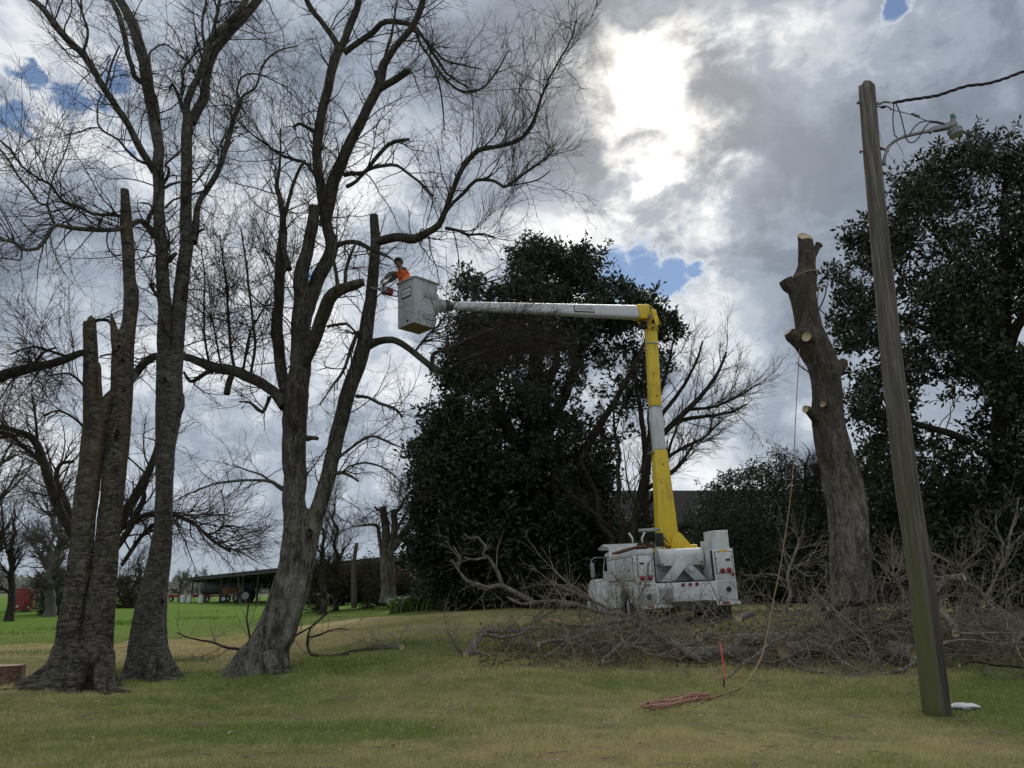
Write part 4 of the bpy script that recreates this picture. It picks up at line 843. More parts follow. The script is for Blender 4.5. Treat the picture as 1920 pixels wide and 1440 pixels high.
# ---- generic bare tree used for everything further off --------------------------
def wild_tree(name, label, px, py_base, py_top, Y, w, seed, lean=0.0, spread=0.9, n=(14, 160, 900, 2400), mat=None, tmat=None, fork=0.25, up=.06, droop=0.0, stems=1, group=None, rmin=.006, tall=True, limbs_named=True, extra=None):
    b0 = P3(px, py_base, Y); b0[2] = float(gz(b0[0], b0[1])); top = P3(px+lean, py_top, Y); H = top[2]-b0[2]
    t = thing(name, label, 'tree', b0, group=group); rr = np.random.default_rng(seed); base = []
    mat = mat or M['bark_dark']; tmat = tmat or M['twig']; R0 = w/2*PXM(py_base, Y)
    sc = H
    for s in range(stems):
        K = 14; q = np.zeros((K, 4)); sp = (s-(stems-1)/2)*.22*spread
        for k in range(K):
            u = k/(K-1); q[k, :3] = b0+(top-b0)*u*[1, 1, .92]+np.array([sp*H*u, rr.normal()*.02*H*u+sp*.5*H*u*(1 if s % 2 else -1), 0])+rr.normal(size=3)*[.012*H, .012*H, 0]; q[k, 3] = R0*(1-u)**.75+R0*.06
        q[0, 2] -= .25; q[0, 3] *= 1.35
        qq = catmull(q, 3); acc = Acc(); trunk_mesh(acc, qq, 12, seed+s, .08, horizontal=True); under(t, acc.obj('trunk', mat)); base.append(pad(q, 14))
    P_ = np.stack([x[:, :3] for x in base]); Rr = np.stack([x[:, 3] for x in base])
    L1, r1 = grow(P_, Rr, n[0], (.30*H*spread, .62*H*spread), (.45, .95), 10, up, .16, .48, rmin, fork, .95, seed+1, taper=.15)
    for j in range(len(L1)):
        acc = Acc(); tubes(acc, L1[j:j+1], r1[j:j+1], 7, cap=True); under(t, acc.obj('limb', mat))
    L1c, r1c = L1, r1
    if extra: pass
    acc = Acc()
    L2, r2 = grow(L1c, r1c, n[1], (.12*H, .30*H), (.35, .95), 8, up-droop, .22, .5, rmin, .1, 1, seed+2)
    tubes(acc, L2, r2, 4, cap=False)
    L3, r3 = grow(L2, r2, n[2], (.05*H, .14*H), (.3, 1.0), 6, up*.5-droop*1.6, .26, .6, rmin*.7, .1, 1, seed+3)
    tubes(acc, L3, r3, 3, cap=False)
    L4, r4 = grow(L3, r3, n[3], (.02*H, .06*H), (.3, 1.0), 4, -droop, .28, .7, rmin*.5, .1, 1, seed+4)
    tubes(acc, L4, r4, 3, cap=False)
    o = acc.obj('twigs', tmat); under(t, o); tag(o, kind='stuff')
    return t, base, (L1, r1)

# the spreading tree right behind the snag, traced
YD = 21.0
tD = thing('bare_tree', 'dark spreading bare tree with crooked low limbs standing behind the broken trunk', 'tree', P3(178, 1190, YD))
pts, rad = path_px([(182, 1195, 40), (182, 1150, 34), (184, 1080, 32), (188, 1030, 34)], YD); q = resample(pts, rad, .1); a = Acc(); trunk_mesh(a, q, 16, 31, .08); under(tD, a.obj('trunk', M['bark_dark']))
pD = limbs_to(tD, [
 [(180, 1060, 22, 0), (150, 1020, 20, 0), (128, 985, 17, -.2), (110, 955, 17, -.3), (98, 920, 17, -.4), (85, 880, 16, -.5), (70, 835, 14, -.6), (52, 815, 11, -.8), (28, 808, 9, -1), (0, 800, 8, -1.2), (-40, 805, 6, -1.4)],
 [(165, 1040, 18, 0), (138, 985, 16, .2), (118, 935, 14, .4), (106, 900, 10, .5), (108, 880, 8, .6), (118, 868, 7, .6), (140, 866, 6, .7)],
 [(85, 880, 8, -.5), (65, 855, 8, -.6), (40, 835, 7, -.8), (18, 815, 6, -1), (-20, 812, 4, -1.2)],
 [(190, 1060, 20, 0), (215, 1000, 20, .2), (236, 960, 19, .3), (262, 915, 17, .4), (280, 880, 14, .5), (293, 845, 11, .6), (296, 815, 6, .7)],
 [(200, 1050, 16, 0), (235, 1005, 12, -.2), (258, 960, 12, -.3), (270, 930, 9, -.4), (262, 905, 7, -.4)],
 [(215, 1000, 10, 0), (262, 970, 10, 0), (300, 962, 9, 0), (325, 965, 8, 0), (360, 980, 7, -.2), (385, 1002, 6, -.4), (405, 1018, 6, -.4), (432, 1035, 4, -.5)],
 [(228, 1060, 8, 0), (262, 1010, 8, .3), (285, 985, 7, .4), (300, 980, 5, .4)],
 [(385, 1002, 5, -.3), (400, 1000, 4, -.3), (425, 985, 3, -.3), (450, 990, 2, -.3)],
 [(70, 835, 7, -.6), (68, 800, 5, -.7), (64, 770, 4, -.8), (60, 740, 3, -.8)]], YD, M['bark_dark'], 900)
crown(tD, pD, 950, [(150, (.7, 2.8), (.4, 1.2), 8, .05, .22, .45, .010, .03, .15), (1500, (.35, 1.4), (.3, 1.0), 6, .02, .25, .5, .005, .009), (3600, (.2, .6), (.3, 1.0), 4, -.02, .25, .6, .0035, .0045)], mat=M['twig'])

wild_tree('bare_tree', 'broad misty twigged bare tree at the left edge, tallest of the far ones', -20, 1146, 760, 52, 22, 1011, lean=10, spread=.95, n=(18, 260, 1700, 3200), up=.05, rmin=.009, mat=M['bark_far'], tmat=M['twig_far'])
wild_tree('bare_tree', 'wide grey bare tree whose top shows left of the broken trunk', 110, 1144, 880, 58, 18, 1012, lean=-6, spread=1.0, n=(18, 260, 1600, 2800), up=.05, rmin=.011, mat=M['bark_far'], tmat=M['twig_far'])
wild_tree('bare_tree', 'slim bare tree with many upright twigs at the far left edge of the photo', 22, 1150, 930, 40, 15, 1001, lean=6, spread=.8, n=(12, 150, 800, 1500), up=.12, rmin=.009, group=None)
wild_tree('bare_tree', 'bare forked tree between the left edge and the red machine', -30, 1150, 855, 36, 24, 1002, lean=30, spread=.9, n=(14, 180, 900, 1700), up=.08, rmin=.009)
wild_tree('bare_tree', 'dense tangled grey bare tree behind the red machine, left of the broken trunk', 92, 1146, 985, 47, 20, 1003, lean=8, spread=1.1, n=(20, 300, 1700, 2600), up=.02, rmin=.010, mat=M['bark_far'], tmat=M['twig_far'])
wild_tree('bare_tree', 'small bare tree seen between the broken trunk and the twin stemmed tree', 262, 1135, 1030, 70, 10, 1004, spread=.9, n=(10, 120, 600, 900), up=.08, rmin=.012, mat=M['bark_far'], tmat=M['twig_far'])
wild_tree('bare_tree', 'slender bare tree right of the leaning trunk in front of the shed', 632, 1130, 905, 42, 11, 1005, lean=-4, spread=.62, n=(16, 190, 900, 1500), up=.16, rmin=.008)
wild_tree('bare_tree', 'short bare tree just beside the leaning trunk in front of the shed', 605, 1130, 960, 40, 14, 1006, lean=2, spread=.8, n=(10, 120, 600, 1000), up=.1, rmin=.008)

# pollarded tree in front of the shed
YP = 38.0
tP = thing('pollarded_tree', 'thick pollarded tree with sawn off stubs in front of the shed', 'tree', P3(728, 1118, YP))
pts, rad = path_px([(728, 1130, 34), (728, 1110, 29), (727, 1080, 27), (726, 1050, 27), (725, 1030, 26)], YP); q = resample(pts, rad, .15); a = Acc(); trunk_mesh(a, q, 16, 41, .08); under(tP, a.obj('trunk', M['bark_e']))
pP = limbs_to(tP, [[(724, 1040, 18, 0), (724, 1000, 16, 0), (721, 975, 14, 0), (717, 950, 13, 0)], [(728, 1040, 16, 0), (738, 1005, 14, 0), (740, 975, 12, .1), (738, 955, 12, .1)], [(730, 1035, 16, 0), (750, 1010, 14, 0), (768, 985, 13, -.2), (790, 978, 8, -.3)],
 [(718, 960, 6, 0), (708, 955, 5, 0), (702, 950, 4, 0)], [(738, 965, 8, 0), (752, 950, 6, 0), (758, 935, 5, 0), (775, 920, 4, 0)], [(718, 1050, 9, 0), (710, 1000, 7, 0), (706, 985, 6, 0), (680, 985, 4, 0), (660, 988, 2, 0)], [(745, 990, 7, 0), (760, 965, 5, 0), (766, 945, 4, 0)]], YP, M['bark_e'], 1100)
crown(tP, pP, 1120, [(60, (.6, 2.6), (.5, 1.3), 7, -.02, .25, .35, .011, .03), (700, (.4, 1.3), (.3, 1.0), 5, -.05, .28, .5, .008, .010), (1200, (.3, .7), (.3, 1.0), 4, -.05, .28, .6, .006, .007)])
o = tube_obj('trunk_stump', [P3(664, 1140, 37), P3(663, 1090, 37), P3(664, 1050, 37), P3(669, 1018, 37)], [.13, .12, .10, .09], M['bark_far'], sides=9, n_per=3)
tag(o, 'thin limbless dead trunk standing in the brush before the shed', 'tree'); o.name = 'dead_tree'

# bare multi stemmed tree behind the truck and the bare crown right of the boom
tH, bH, lH = wild_tree('bare_tree', 'dark many stemmed bare tree rising behind the truck, left of the yellow boom', 1162, 1110, 700, 27.5, 15, 1200, lean=25, spread=.75, n=(16, 220, 1100, 2200), up=.14, stems=4, rmin=.006)
tI = thing('bare_tree', 'bare tree spreading its thin crown into the sky right of the yellow boom', 'tree', P3(1200, 1105, 31))
pts, rad = path_px([(1196, 1115, 24), (1200, 1020, 22), (1206, 930, 20), (1214, 860, 17)], 31); q = resample(pts, rad, .15); a = Acc(); trunk_mesh(a, q, 12, 51, .08); under(tI, a.obj('trunk', M['bark_dark']))
pI = limbs_to(tI, [
 [(1214, 865, 14, 0), (1232, 830, 12, 0), (1258, 798, 11, -.2), (1290, 768, 10, -.3), (1318, 738, 8, -.5), (1345, 700, 6, -.6), (1362, 660, 4, -.7)],
 [(1258, 798, 9, -.2), (1290, 785, 8, 0), (1330, 780, 6, .2), (1372, 772, 5, .3), (1400, 758, 3, .4)],
 [(1290, 768, 7, -.3), (1340, 762, 5, -.2), (1390, 740, 4, 0), (1420, 720, 2, 0)],
 [(1214, 862, 14, 0), (1222, 800, 12, .3), (1236, 740, 9, .5), (1252, 690, 6, .6), (1262, 640, 3, .7)],
 [(1222, 800, 9, .3), (1270, 740, 7, .6), (1300, 690, 5, .8), (1318, 640, 3, .9)],
 [(1212, 870, 12, 0), (1205, 800, 10, -.2), (1196, 740, 8, -.4), (1188, 680, 4, -.6)],
 [(1232, 870, 8, 0), (1280, 840, 6, .3), (1320, 820, 5, .5), (1350, 790, 3, .6)],
 [(1205, 920, 10, 0), (1240, 900, 8, -.5), (1275, 870, 6, -.8), (1305, 825, 4, -1)]], 31, M['bark_dark'], 1300)
crown(tI, pI, 1320, [(110, (.8, 3.2), (.3, .9), 8, .08, .18, .45, .010, .025, .2), (1300, (.5, 1.7), (.3, .9), 6, .04, .22, .5, .006, .009), (2400, (.25, .7), (.3, .9), 4, 0, .25, .6, .0045, .006)], mat=M['twig_far'])
tW, bW, lW = wild_tree('weeping_tree', 'dark straggly tree with hanging twigs behind the topped trunk', 1528, 1090, 800, 26, 13, 1400, lean=-22, spread=.55, n=(9, 150, 1300, 3000), up=.0, droop=.10, rmin=.006)

# ---- tree E : topped trunk on the right -----------------------------------------
YE = 16.4
tE = thing('topped_tree', 'tall limbless topped trunk with pale fresh saw cuts, right of the bucket truck', 'tree', P3(1598, 1195, YE))
pts, rad = path_px([(1603, 1235, 98), (1602, 1205, 86), (1600, 1180, 76), (1598, 1115, 70), (1594, 1051, 68), (1590, 972, 67), (1580, 908, 67), (1571, 870, 62), (1562, 844, 60), (1554, 800, 57), (1550, 765, 54), (1550, 730, 52), (1544, 690, 54), (1533, 665, 58), (1520, 640, 60), (1516, 615, 48), (1512, 590, 44), (1506, 560, 45), (1504, 540, 47), (1508, 520, 42), (1512, 500, 31), (1513, 480, 30), (1511, 460, 26), (1509, 444, 24)], YE)
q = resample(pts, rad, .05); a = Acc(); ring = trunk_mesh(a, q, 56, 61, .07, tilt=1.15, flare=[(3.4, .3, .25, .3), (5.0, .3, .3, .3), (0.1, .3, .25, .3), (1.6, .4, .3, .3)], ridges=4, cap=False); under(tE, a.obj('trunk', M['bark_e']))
cutdisc('cut_face', ring, M['cut'], tE, np.array([0, 0, 1.]))
def stub(parent, spec, Y0, mat, cutmat, seed, name='stub'):
    pts, rad = path_px(spec, Y0); q = resample(pts, rad, .04); a = Acc(); ring = trunk_mesh(a, q, 18, seed, .08, horizontal=False, cap=False, nscale=6)
    under(parent, a.obj(name, mat)); n = pts[-1]-pts[-2]
    cutdisc('cut_face', ring, cutmat, parent, n)
stub(tE, [(1516, 492, 16, 0), (1526, 476, 13, -.02), (1532, 464, 12, -.04), (1536, 458, 15, -.05)], YE, M['bark_e'], M['cut_old'], 71)
stub(tE, [(1505, 560, 26, 0), (1492, 545, 26, 0), (1480, 536, 27, 0), (1473, 525, 26, 0)], YE, M['bark_e'], M['cut_old'], 72)
stub(tE, [(1512, 650, 34, 0), (1496, 636, 32, -.05), (1484, 628, 27, -.08), (1478, 622, 18, -.1)], YE, M['bark_e'], M['cut_old'], 73)
stub(tE, [(1555, 712, 26, 0), (1568, 695, 26, 0), (1578, 684, 22, 0), (1583, 676, 14, 0)], YE, M['bark_e'], M['cut_old'], 74)
stub(tE, [(1545, 800, 26, 0), (1530, 782, 22, -.12), (1517, 770, 16, -.25), (1510, 767, 14, -.32)], YE, M['bark_e'], M['cut'], 75)
stub(tE, [(1530, 640, 18, -.2), (1520, 634, 18, -.32), (1512, 631, 18, -.44)], YE, M['bark_e'], M['cut'], 76)
stub(tE, [(1560, 770, 14, -.15), (1550, 762, 12, -.25), (1543, 758, 12, -.32)], YE, M['bark_e'], M['cut_old'], 77)
stub(tE, [(1592, 870, 26, .0), (1602, 900, 28, -.05), (1610, 940, 26, -.08), (1612, 985, 22, -.05), (1606, 1010, 12, 0)], YE, M['bark_e'], M['cut_old'], 78, 'burl')
hollow(tE, 1566, 706, YE-.31, 8, 12); hollow(tE, 1588, 858, YE-.33, 8, 26)
pE = limbs_to(tE, [[(1520, 700, 3, -.2), (1505, 690, 2.5, -.4), (1492, 680, 2, -.5)], [(1580, 690, 3, 0), (1605, 700, 2.5, -.1), (1632, 712, 2, -.2)], [(1530, 590, 3, 0), (1545, 560, 2.5, -.1), (1552, 530, 2, -.1)], [(1536, 580, 2.5, 0), (1560, 600, 2, .1), (1590, 625, 1.5, .2)]], YE, M['twig'], 1500, name='sprout')
crown(tE, pE, 1510, [(22, (.2, .8), (.4, 1.0), 6, .03, .2, .6, .003, .004), (60, (.1, .3), (.4, 1.0), 4, 0, .2, .6, .0022, .003)])
# ------------------------------------------------------------------ evergreen trees
def inpoly(px, py, poly):
    poly = np.asarray(poly, float); n = len(poly); c = np.zeros(len(px), bool); j = n-1
    for i in range(n):
        xi, yi = poly[i]; xj, yj = poly[j]
        k = ((yi > py) != (yj > py)) & (px < (xj-xi)*(py-yi)/(yj-yi+1e-9)+xi); c ^= k; j = i
    return c
def leaves(centers, n_each, size, seed, spread=0.10, upb=0.25, wr=0.42):
    """rosettes of pointed leaves, each leaf two quads folded on its midrib"""
    r = np.random.default_rng(seed); C_ = np.repeat(centers, n_each, axis=0); n = len(C_)
    D = r.normal(size=(n, 3)); D[:, 2] += upb; D /= np.linalg.norm(D, axis=1, keepdims=True)
    U = np.cross(D, r.normal(size=(n, 3))); U /= np.linalg.norm(U, axis=1, keepdims=True)+1e-9
    Nn = np.cross(D, U); L = size*(.6+.8*r.random(n))[:, None]; w = L*wr*.5
    o = C_+D*spread*r.random((n, 1))+r.normal(size=(n, 3))*spread*.35
    mid = o+D*L*.5; tip = o+D*L-Nn*L*.12
    v = np.stack([o, mid+U*w-Nn*w*.35, tip, mid-U*w-Nn*w*.35, mid], 1)
    b_ = np.arange(n)[:, None]*5
    f = np.concatenate([b_+[0, 1, 4], b_+[1, 2, 4], b_+[2, 3, 4], b_+[3, 0, 4]]) if False else np.concatenate([b_+[0, 1, 2], b_+[0, 2, 3]])
    v = np.stack([o, mid+U*w+Nn*w*.3, tip, mid-U*w+Nn*w*.3], 1); b4 = np.arange(n)[:, None]*4
    f = np.concatenate([b4+[0, 1, 2], b4+[0, 2, 3]])
    return v.reshape(-1, 3), f
def evergreen(name, label, poly, Y0, thick, nros, leaf, seed, trunk, limbs, gaps=(), mat='magnolia', nscale=.55, thr=.46, per=10, tmat=None, cat='tree', limbn='limb', fillc=0.0, clump=.38):
    poly = np.array(poly, float); r = np.random.default_rng(seed)
    t = thing(name, label, cat, P3(trunk[0][0], trunk[0][1], Y0))
    x0, y0 = poly.min(0); x1, y1 = poly.max(0); cx, cy = (x0+x1)/2, (y0+y1)/2
    N_ = nros*14; px = x0-30+(x1-x0+60)*r.random(N_); py = y0-30+(y1-y0+60)*r.random(N_); pz = r.random(N_)*6; js = np.stack([px/30, py/30, pz], -1); k = inpoly(px+(fbm(js, seed+40, 3)-.5)*120, py+(fbm(js+50, seed+41, 3)-.5)*120, poly); px, py = px[k], py[k]
    # depth: a thick rounded body, thinner toward the outline
    u = np.clip(((px-cx)/((x1-x0)/2))**2+((py-cy)/((y1-y0)/2))**2*.7, 0, .97); T_ = thick*np.sqrt(1-u)+.35
    Y = Y0+(r.random(len(px))*2-1)*T_
    c = np.array([P3(a_, b_, d_) for a_, b_, d_ in zip(px, py, Y)])
    c[:, 2] = np.maximum(c[:, 2], gz(c[:, 0], c[:, 1])+.1)
    dens = fbm(c*nscale, seed, 3); dens2 = fbm(c*nscale*2.6, seed+9, 2)
    th = np.full(len(c), thr)
    for (gx, gy, grx, gry, am) in gaps:
        th += am*np.exp(-((px-gx)/grx)**2-((py-gy)/gry)**2)
    k = (dens*.5+dens2*.5) > th; c = c[k][:nros]
    # gather rosettes in clumps along small shoots
    c = c+(r.normal(size=c.shape))*.03
    v, f = leaves(c, per, leaf, seed+1, spread=leaf*.75)
    a = Acc(); a.add(v, f3=f); o = a.obj('foliage', M[mat], smooth=False); under(t, o); tag(o, kind='stuff')
    pts, rad = path_px(trunk, Y0); q = resample(pts, rad, .15); a = Acc(); trunk_mesh(a, q, 20, seed, .08, flare=[(1, .4, .3, .4), (3, .4, .3, .4), (5, .4, .3, .4)]); under(t, a.obj('trunk', tmat or M['bark_dark']))
    base = limbs_to(t, limbs, Y0, tmat or M['bark_dark'], seed+5, limbn) if limbs else [pad(q, 40)]
    P_ = np.stack([b_[:, :3] for b_ in base]); Rr = np.stack([b_[:, 3] for b_ in base]); acc = Acc()
    # small boughs reach from the limbs to the leaf clumps
    m_ = min(len(c), 420); tgt = c[r.choice(len(c), m_, replace=False)]; src = P_.reshape(-1, 3)
    ii = np.array([np.argmin(((src-p)**2).sum(1)+(np.maximum(0, src[:, 2]-p[2]+.3)*3)**2) for p in tgt]); A_ = src[ii]
    tt = np.linspace(0, 1, 6)[None, :, None]; pp = A_[:, None]*(1-tt)+tgt[:, None]*tt+r.normal(size=(m_, 6, 3))*.09*np.sin(tt*3.14); dist = np.linalg.norm(tgt-A_, axis=1)
    rr = np.clip(dist*.011, .008, .045)[:, None]*np.linspace(1, .25, 6)[None]
    tubes(acc, pp, rr, 4, cap=False); o = acc.obj('boughs', tmat or M['bark_dark']); under(t, o); tag(o, kind='stuff')
    return t, c
polyF = [(1000, 452), (1040, 470), (1075, 462), (1098, 490), (1128, 470), (1138, 500), (1118, 540), (1150, 560), (1190, 545), (1212, 570), (1240, 560), (1268, 605), (1268, 625), (1240, 640), (1255, 690), (1222, 720), (1195, 760), (1160, 790), (1135, 840), (1140, 930), (1120, 1000), (1090, 1118), (900, 1122), (850, 1120), (800, 1095), (795, 1050), (770, 1020), (800, 990), (775, 955), (790, 915), (785, 880), (768, 850), (800, 815), (815, 770), (850, 740), (826, 705), (850, 670), (845, 600), (872, 588), (862, 545), (882, 515), (905, 530), (930, 548), (958, 524), (955, 495), (978, 478)]
evergreen('magnolia_tree', 'big dark glossy evergreen tree behind the white boom, left of the truck', polyF, 31.0, 3.0, 14500, .215, 2001,
 [(1000, 1150, 80), (1002, 1115, 66), (1003, 1060, 56), (1000, 980, 52), (1000, 900, 46), (1002, 800, 38), (1004, 700, 28), (1004, 600, 18), (1004, 500, 8)],
 [[(1002, 900, 30, 0), (960, 820, 24, -.8), (925, 740, 18, -1.6), (900, 640, 11, -2), (885, 540, 5, -2)], [(1002, 860, 28, 0), (1040, 780, 22, .6), (1075, 700, 17, 1), (1100, 600, 11, 1.2), (1110, 500, 5, 1.2)],
  [(1000, 960, 26, 0), (1060, 900, 20, -.6), (1110, 820, 16, -1.2), (1160, 740, 11, -1.6), (1210, 640, 6, -1.8)], [(1000, 1000, 24, 0), (930, 960, 18, 1), (860, 920, 12, 1.5), (790, 880, 7, 2)],
  [(1030, 1060, 18, -1), (1075, 1020, 14, -1.6), (1050, 960, 12, -2), (1040, 880, 9, -2.4), (1065, 800, 6, -2.4)], [(1004, 760, 22, 0), (1040, 690, 16, -1), (1050, 640, 12, -1.6), (1120, 560, 7, -2)]],
 gaps=[(1030, 690, 55, 36, .13), (1075, 765, 55, 50, .14), (1130, 690, 50, 60, .10), (1150, 820, 30, 60, .10), (895, 570, 40, 20, .10), (1190, 650, 30, 40, .07), (960, 760, 40, 30, .07), (1000, 600, 160, 60, .02), (1100, 650, 110, 70, .035), (1110, 840, 50, 90, .07), (1010, 1000, 150, 140, -.05), (860, 960, 110, 160, -.02)], thr=.50, nscale=.8)
polyG = [(1880, 244), (1905, 262), (1960, 250), (2060, 290), (2200, 380), (2280, 520), (2330, 700), (2330, 900), (2250, 1080), (1940, 1118), (1700, 1118), (1640, 1112), (1620, 1060), (1650, 1000), (1632, 930), (1610, 860), (1625, 812), (1590, 775), (1600, 735), (1640, 700), (1620, 660), (1560, 645), (1548, 612), (1570, 575), (1550, 520), (1600, 500), (1580, 440), (1592, 428), (1640, 440), (1680, 400), (1672, 345), (1710, 315), (1735, 330), (1738, 290), (1800, 280), (1825, 262), (1850, 270)]
evergreen('magnolia_tree', 'towering dark evergreen tree behind the wooden utility pole at the right edge', polyG, 21.5, 2.2, 15000, .17, 2101,
 [(1892, 1150, 66), (1890, 1110, 56), (1886, 1000, 50), (1884, 900, 46), (1882, 780, 40), (1880, 640, 32), (1882, 520, 24), (1884, 400, 14), (1884, 290, 6)],
 [[(1884, 760, 26, 0), (1840, 690, 20, -.6), (1780, 640, 14, -1), (1700, 600, 9, -1.2), (1610, 560, 5, -1.2)], [(1882, 640, 24, 0), (1830, 560, 18, .8), (1780, 480, 12, 1.2), (1730, 380, 6, 1.4)],
  [(1886, 700, 24, 0), (1895, 640, 20, -.5), (1920, 598, 18, -.9), (1980, 590, 14, -1.3), (2080, 560, 8, -1.5)], [(1886, 880, 22, 0), (1820, 830, 16, -.8), (1740, 800, 11, -1.2), (1650, 780, 6, -1.2)], [(1882, 520, 16, 0), (1930, 440, 12, .4), (1980, 360, 7, .6)]],
 gaps=[(1905, 625, 32, 24, .30), (1760, 500, 50, 80, .05), (1700, 640, 40, 40, .08), (1770, 770, 70, 50, .10), (1680, 850, 60, 50, .06), (1830, 420, 40, 60, .05), (1840, 870, 50, 60, .07), (1890, 1030, 300, 80, -.10), (2150, 600, 200, 500, .0)], thr=.492, nscale=.85)
# overgrown shrubs round the house
def shrub(name, label, poly, Y0, thick, n, leaf, seed, mat, base, thr=.40, gaps=(), per=9, stems=5):
    b0 = P3(base[0], base[1], Y0); r = np.random.default_rng(seed)
    lim = []
    xs = np.array(poly)[:, 0]; ys = np.array(poly)[:, 1]; top = ys.min()
    for s in range(stems):
        fx = base[0]+(xs.min()+(xs.max()-xs.min())*(s+.5)/stems-base[0])*.75; fy = base[1]+(top+25-base[1])*(.6+.3*r.random())
        lim.append([(base[0]+r.normal()*6, base[1], 9, 0), ((base[0]+fx)/2, (base[1]*.45+fy*.55), 6, r.normal()*.4), (fx, fy, 3, r.normal()*.7)])
    return evergreen(name, label, poly, Y0, thick, n, leaf, seed, [(base[0], base[1]+10, 14), (base[0], base[1]-5, 11), (base[0], base[1]-30, 9)], lim, gaps, mat, thr=thr, per=per, cat='shrub' if 'shrub' in name or 'hedge' in name else 'tree', limbn='branch')
shrub('evergreen_shrub', 'tall dark overgrown shrub right of the truck in front of the house', [(1310, 935), (1350, 905), (1400, 895), (1440, 870), (1470, 862), (1500, 885), (1540, 880), (1580, 900), (1640, 890), (1650, 1115), (1290, 1118), (1282, 1010)], 27.5, 2.2, 7200, .105, 2201, 'shrubleaf', (1440, 1118), thr=.30)
shrub('evergreen_shrub', 'low dark shrub in the gap behind the truck cab, left of the yellow boom', [(1085, 1000), (1110, 960), (1150, 975), (1190, 985), (1225, 1000), (1235, 1118), (1080, 1118)], 30.5, 1.4, 2600, .12, 2451, 'shrubleaf', (1150, 1118), thr=.30)
shrub('evergreen_shrub', 'dark shrub in the deep shade between the topped trunk and the pole', [(1560, 960), (1600, 925), (1640, 880), (1690, 900), (1740, 930), (1800, 960), (1840, 980), (1850, 1118), (1560, 1118)], 24.5, 2.0, 4600, .10, 2301, 'shrubleaf', (1690, 1118), thr=.33)
shrub('evergreen_shrub', 'dark shrub at the right edge below the evergreen tree', [(1810, 960), (1860, 940), (1920, 930), (2050, 940), (2130, 980), (2130, 1118), (1800, 1118)], 23, 2.0, 4400, .10, 2351, 'shrubleaf', (1950, 1118), thr=.33)
shrub('evergreen_shrub', 'dark shrub filling the gap between the magnolia trunk and the truck cab', [(1010, 900), (1070, 930), (1110, 960), (1128, 1050), (1120, 1118), (850, 1122), (780, 1115), (790, 1060), (850, 980), (920, 930)], 33.4, 2.2, 5200, .13, 2401, 'shrubleaf', (930, 1118), thr=.34)
shrub('undergrowth_shrub', 'dull brown brush growing in front of the shed, left part', [(590, 1060), (620, 1050), (660, 1064), (690, 1060), (705, 1075), (708, 1127), (560, 1130), (570, 1085)], 43, 1.5, 2200, .12, 2501, 'brownleaf', (640, 1126), thr=.34, per=7)
shrub('undergrowth_shrub', 'dull brown brush growing in front of the shed beside the pollarded tree', [(700, 1080), (730, 1062), (765, 1070), (800, 1062), (840, 1060), (850, 1118), (700, 1124)], 41, 1.5, 2000, .12, 2551, 'brownleaf', (770, 1120), thr=.34, per=7)
shrub('undergrowth_shrub', 'dark bush just right of the red machine', [(68, 1090), (90, 1070), (115, 1075), (130, 1095), (132, 1150), (66, 1148)], 50, 1.2, 900, .14, 2601, 'shrubleaf', (98, 1148), thr=.34, per=7)
shrub('undergrowth_shrub', 'brown brush between the broken trunk and the twin stemmed tree', [(205, 1085), (225, 1070), (250, 1080), (272, 1068), (275, 1135), (200, 1140)], 66, 1.5, 800, .15, 2651, 'brownleaf', (240, 1136), thr=.36, per=7)

# strap-leaved clump beside the magnolia
def strap_bush():
    g = G(796, 1144); t = thing('strap_leaf_bush', 'low bright green clump of strap leaves left of the evergreen trunk', 'shrub', g); r = np.random.default_rng(77); a = Acc()
    n = 2600; x = g[0]+.2+r.normal(size=n)*.85; x = np.clip(x, g[0]-1.2*g[1]/33, g[0]+2.4); y = g[1]+r.normal(size=n)*.5; b_ = np.stack([x, y, gz(x, y)], -1); an = r.random(n)*6.28; L = .55+.5*r.random(n); sp = .25+.5*r.random(n)
    out = np.stack([np.cos(an), np.sin(an), an*0], -1); sd = np.stack([-np.sin(an), np.cos(an), an*0], -1)*.025
    ts = [0, .35, .7, 1]; P_ = [b_+out*(sp*L)[:, None]*tt**1.5+np.array([0, 0, 1])*(L*(tt-.38*tt**2.4))[:, None] for tt in ts]
    v = np.stack([P_[0]-sd, P_[0]+sd, P_[1]-sd, P_[1]+sd, P_[2]-sd*.8, P_[2]+sd*.8, P_[3]-sd*.1, P_[3]+sd*.1], 1); i = np.arange(n)[:, None]*8
    f = np.concatenate([i+[0, 1, 3, 2], i+[2, 3, 5, 4], i+[4, 5, 7, 6]]); a.add(v.reshape(-1, 3), f); o = a.obj('leaves', M['strap'], smooth=False); under(t, o); tag(o, kind='stuff')
strap_bush()
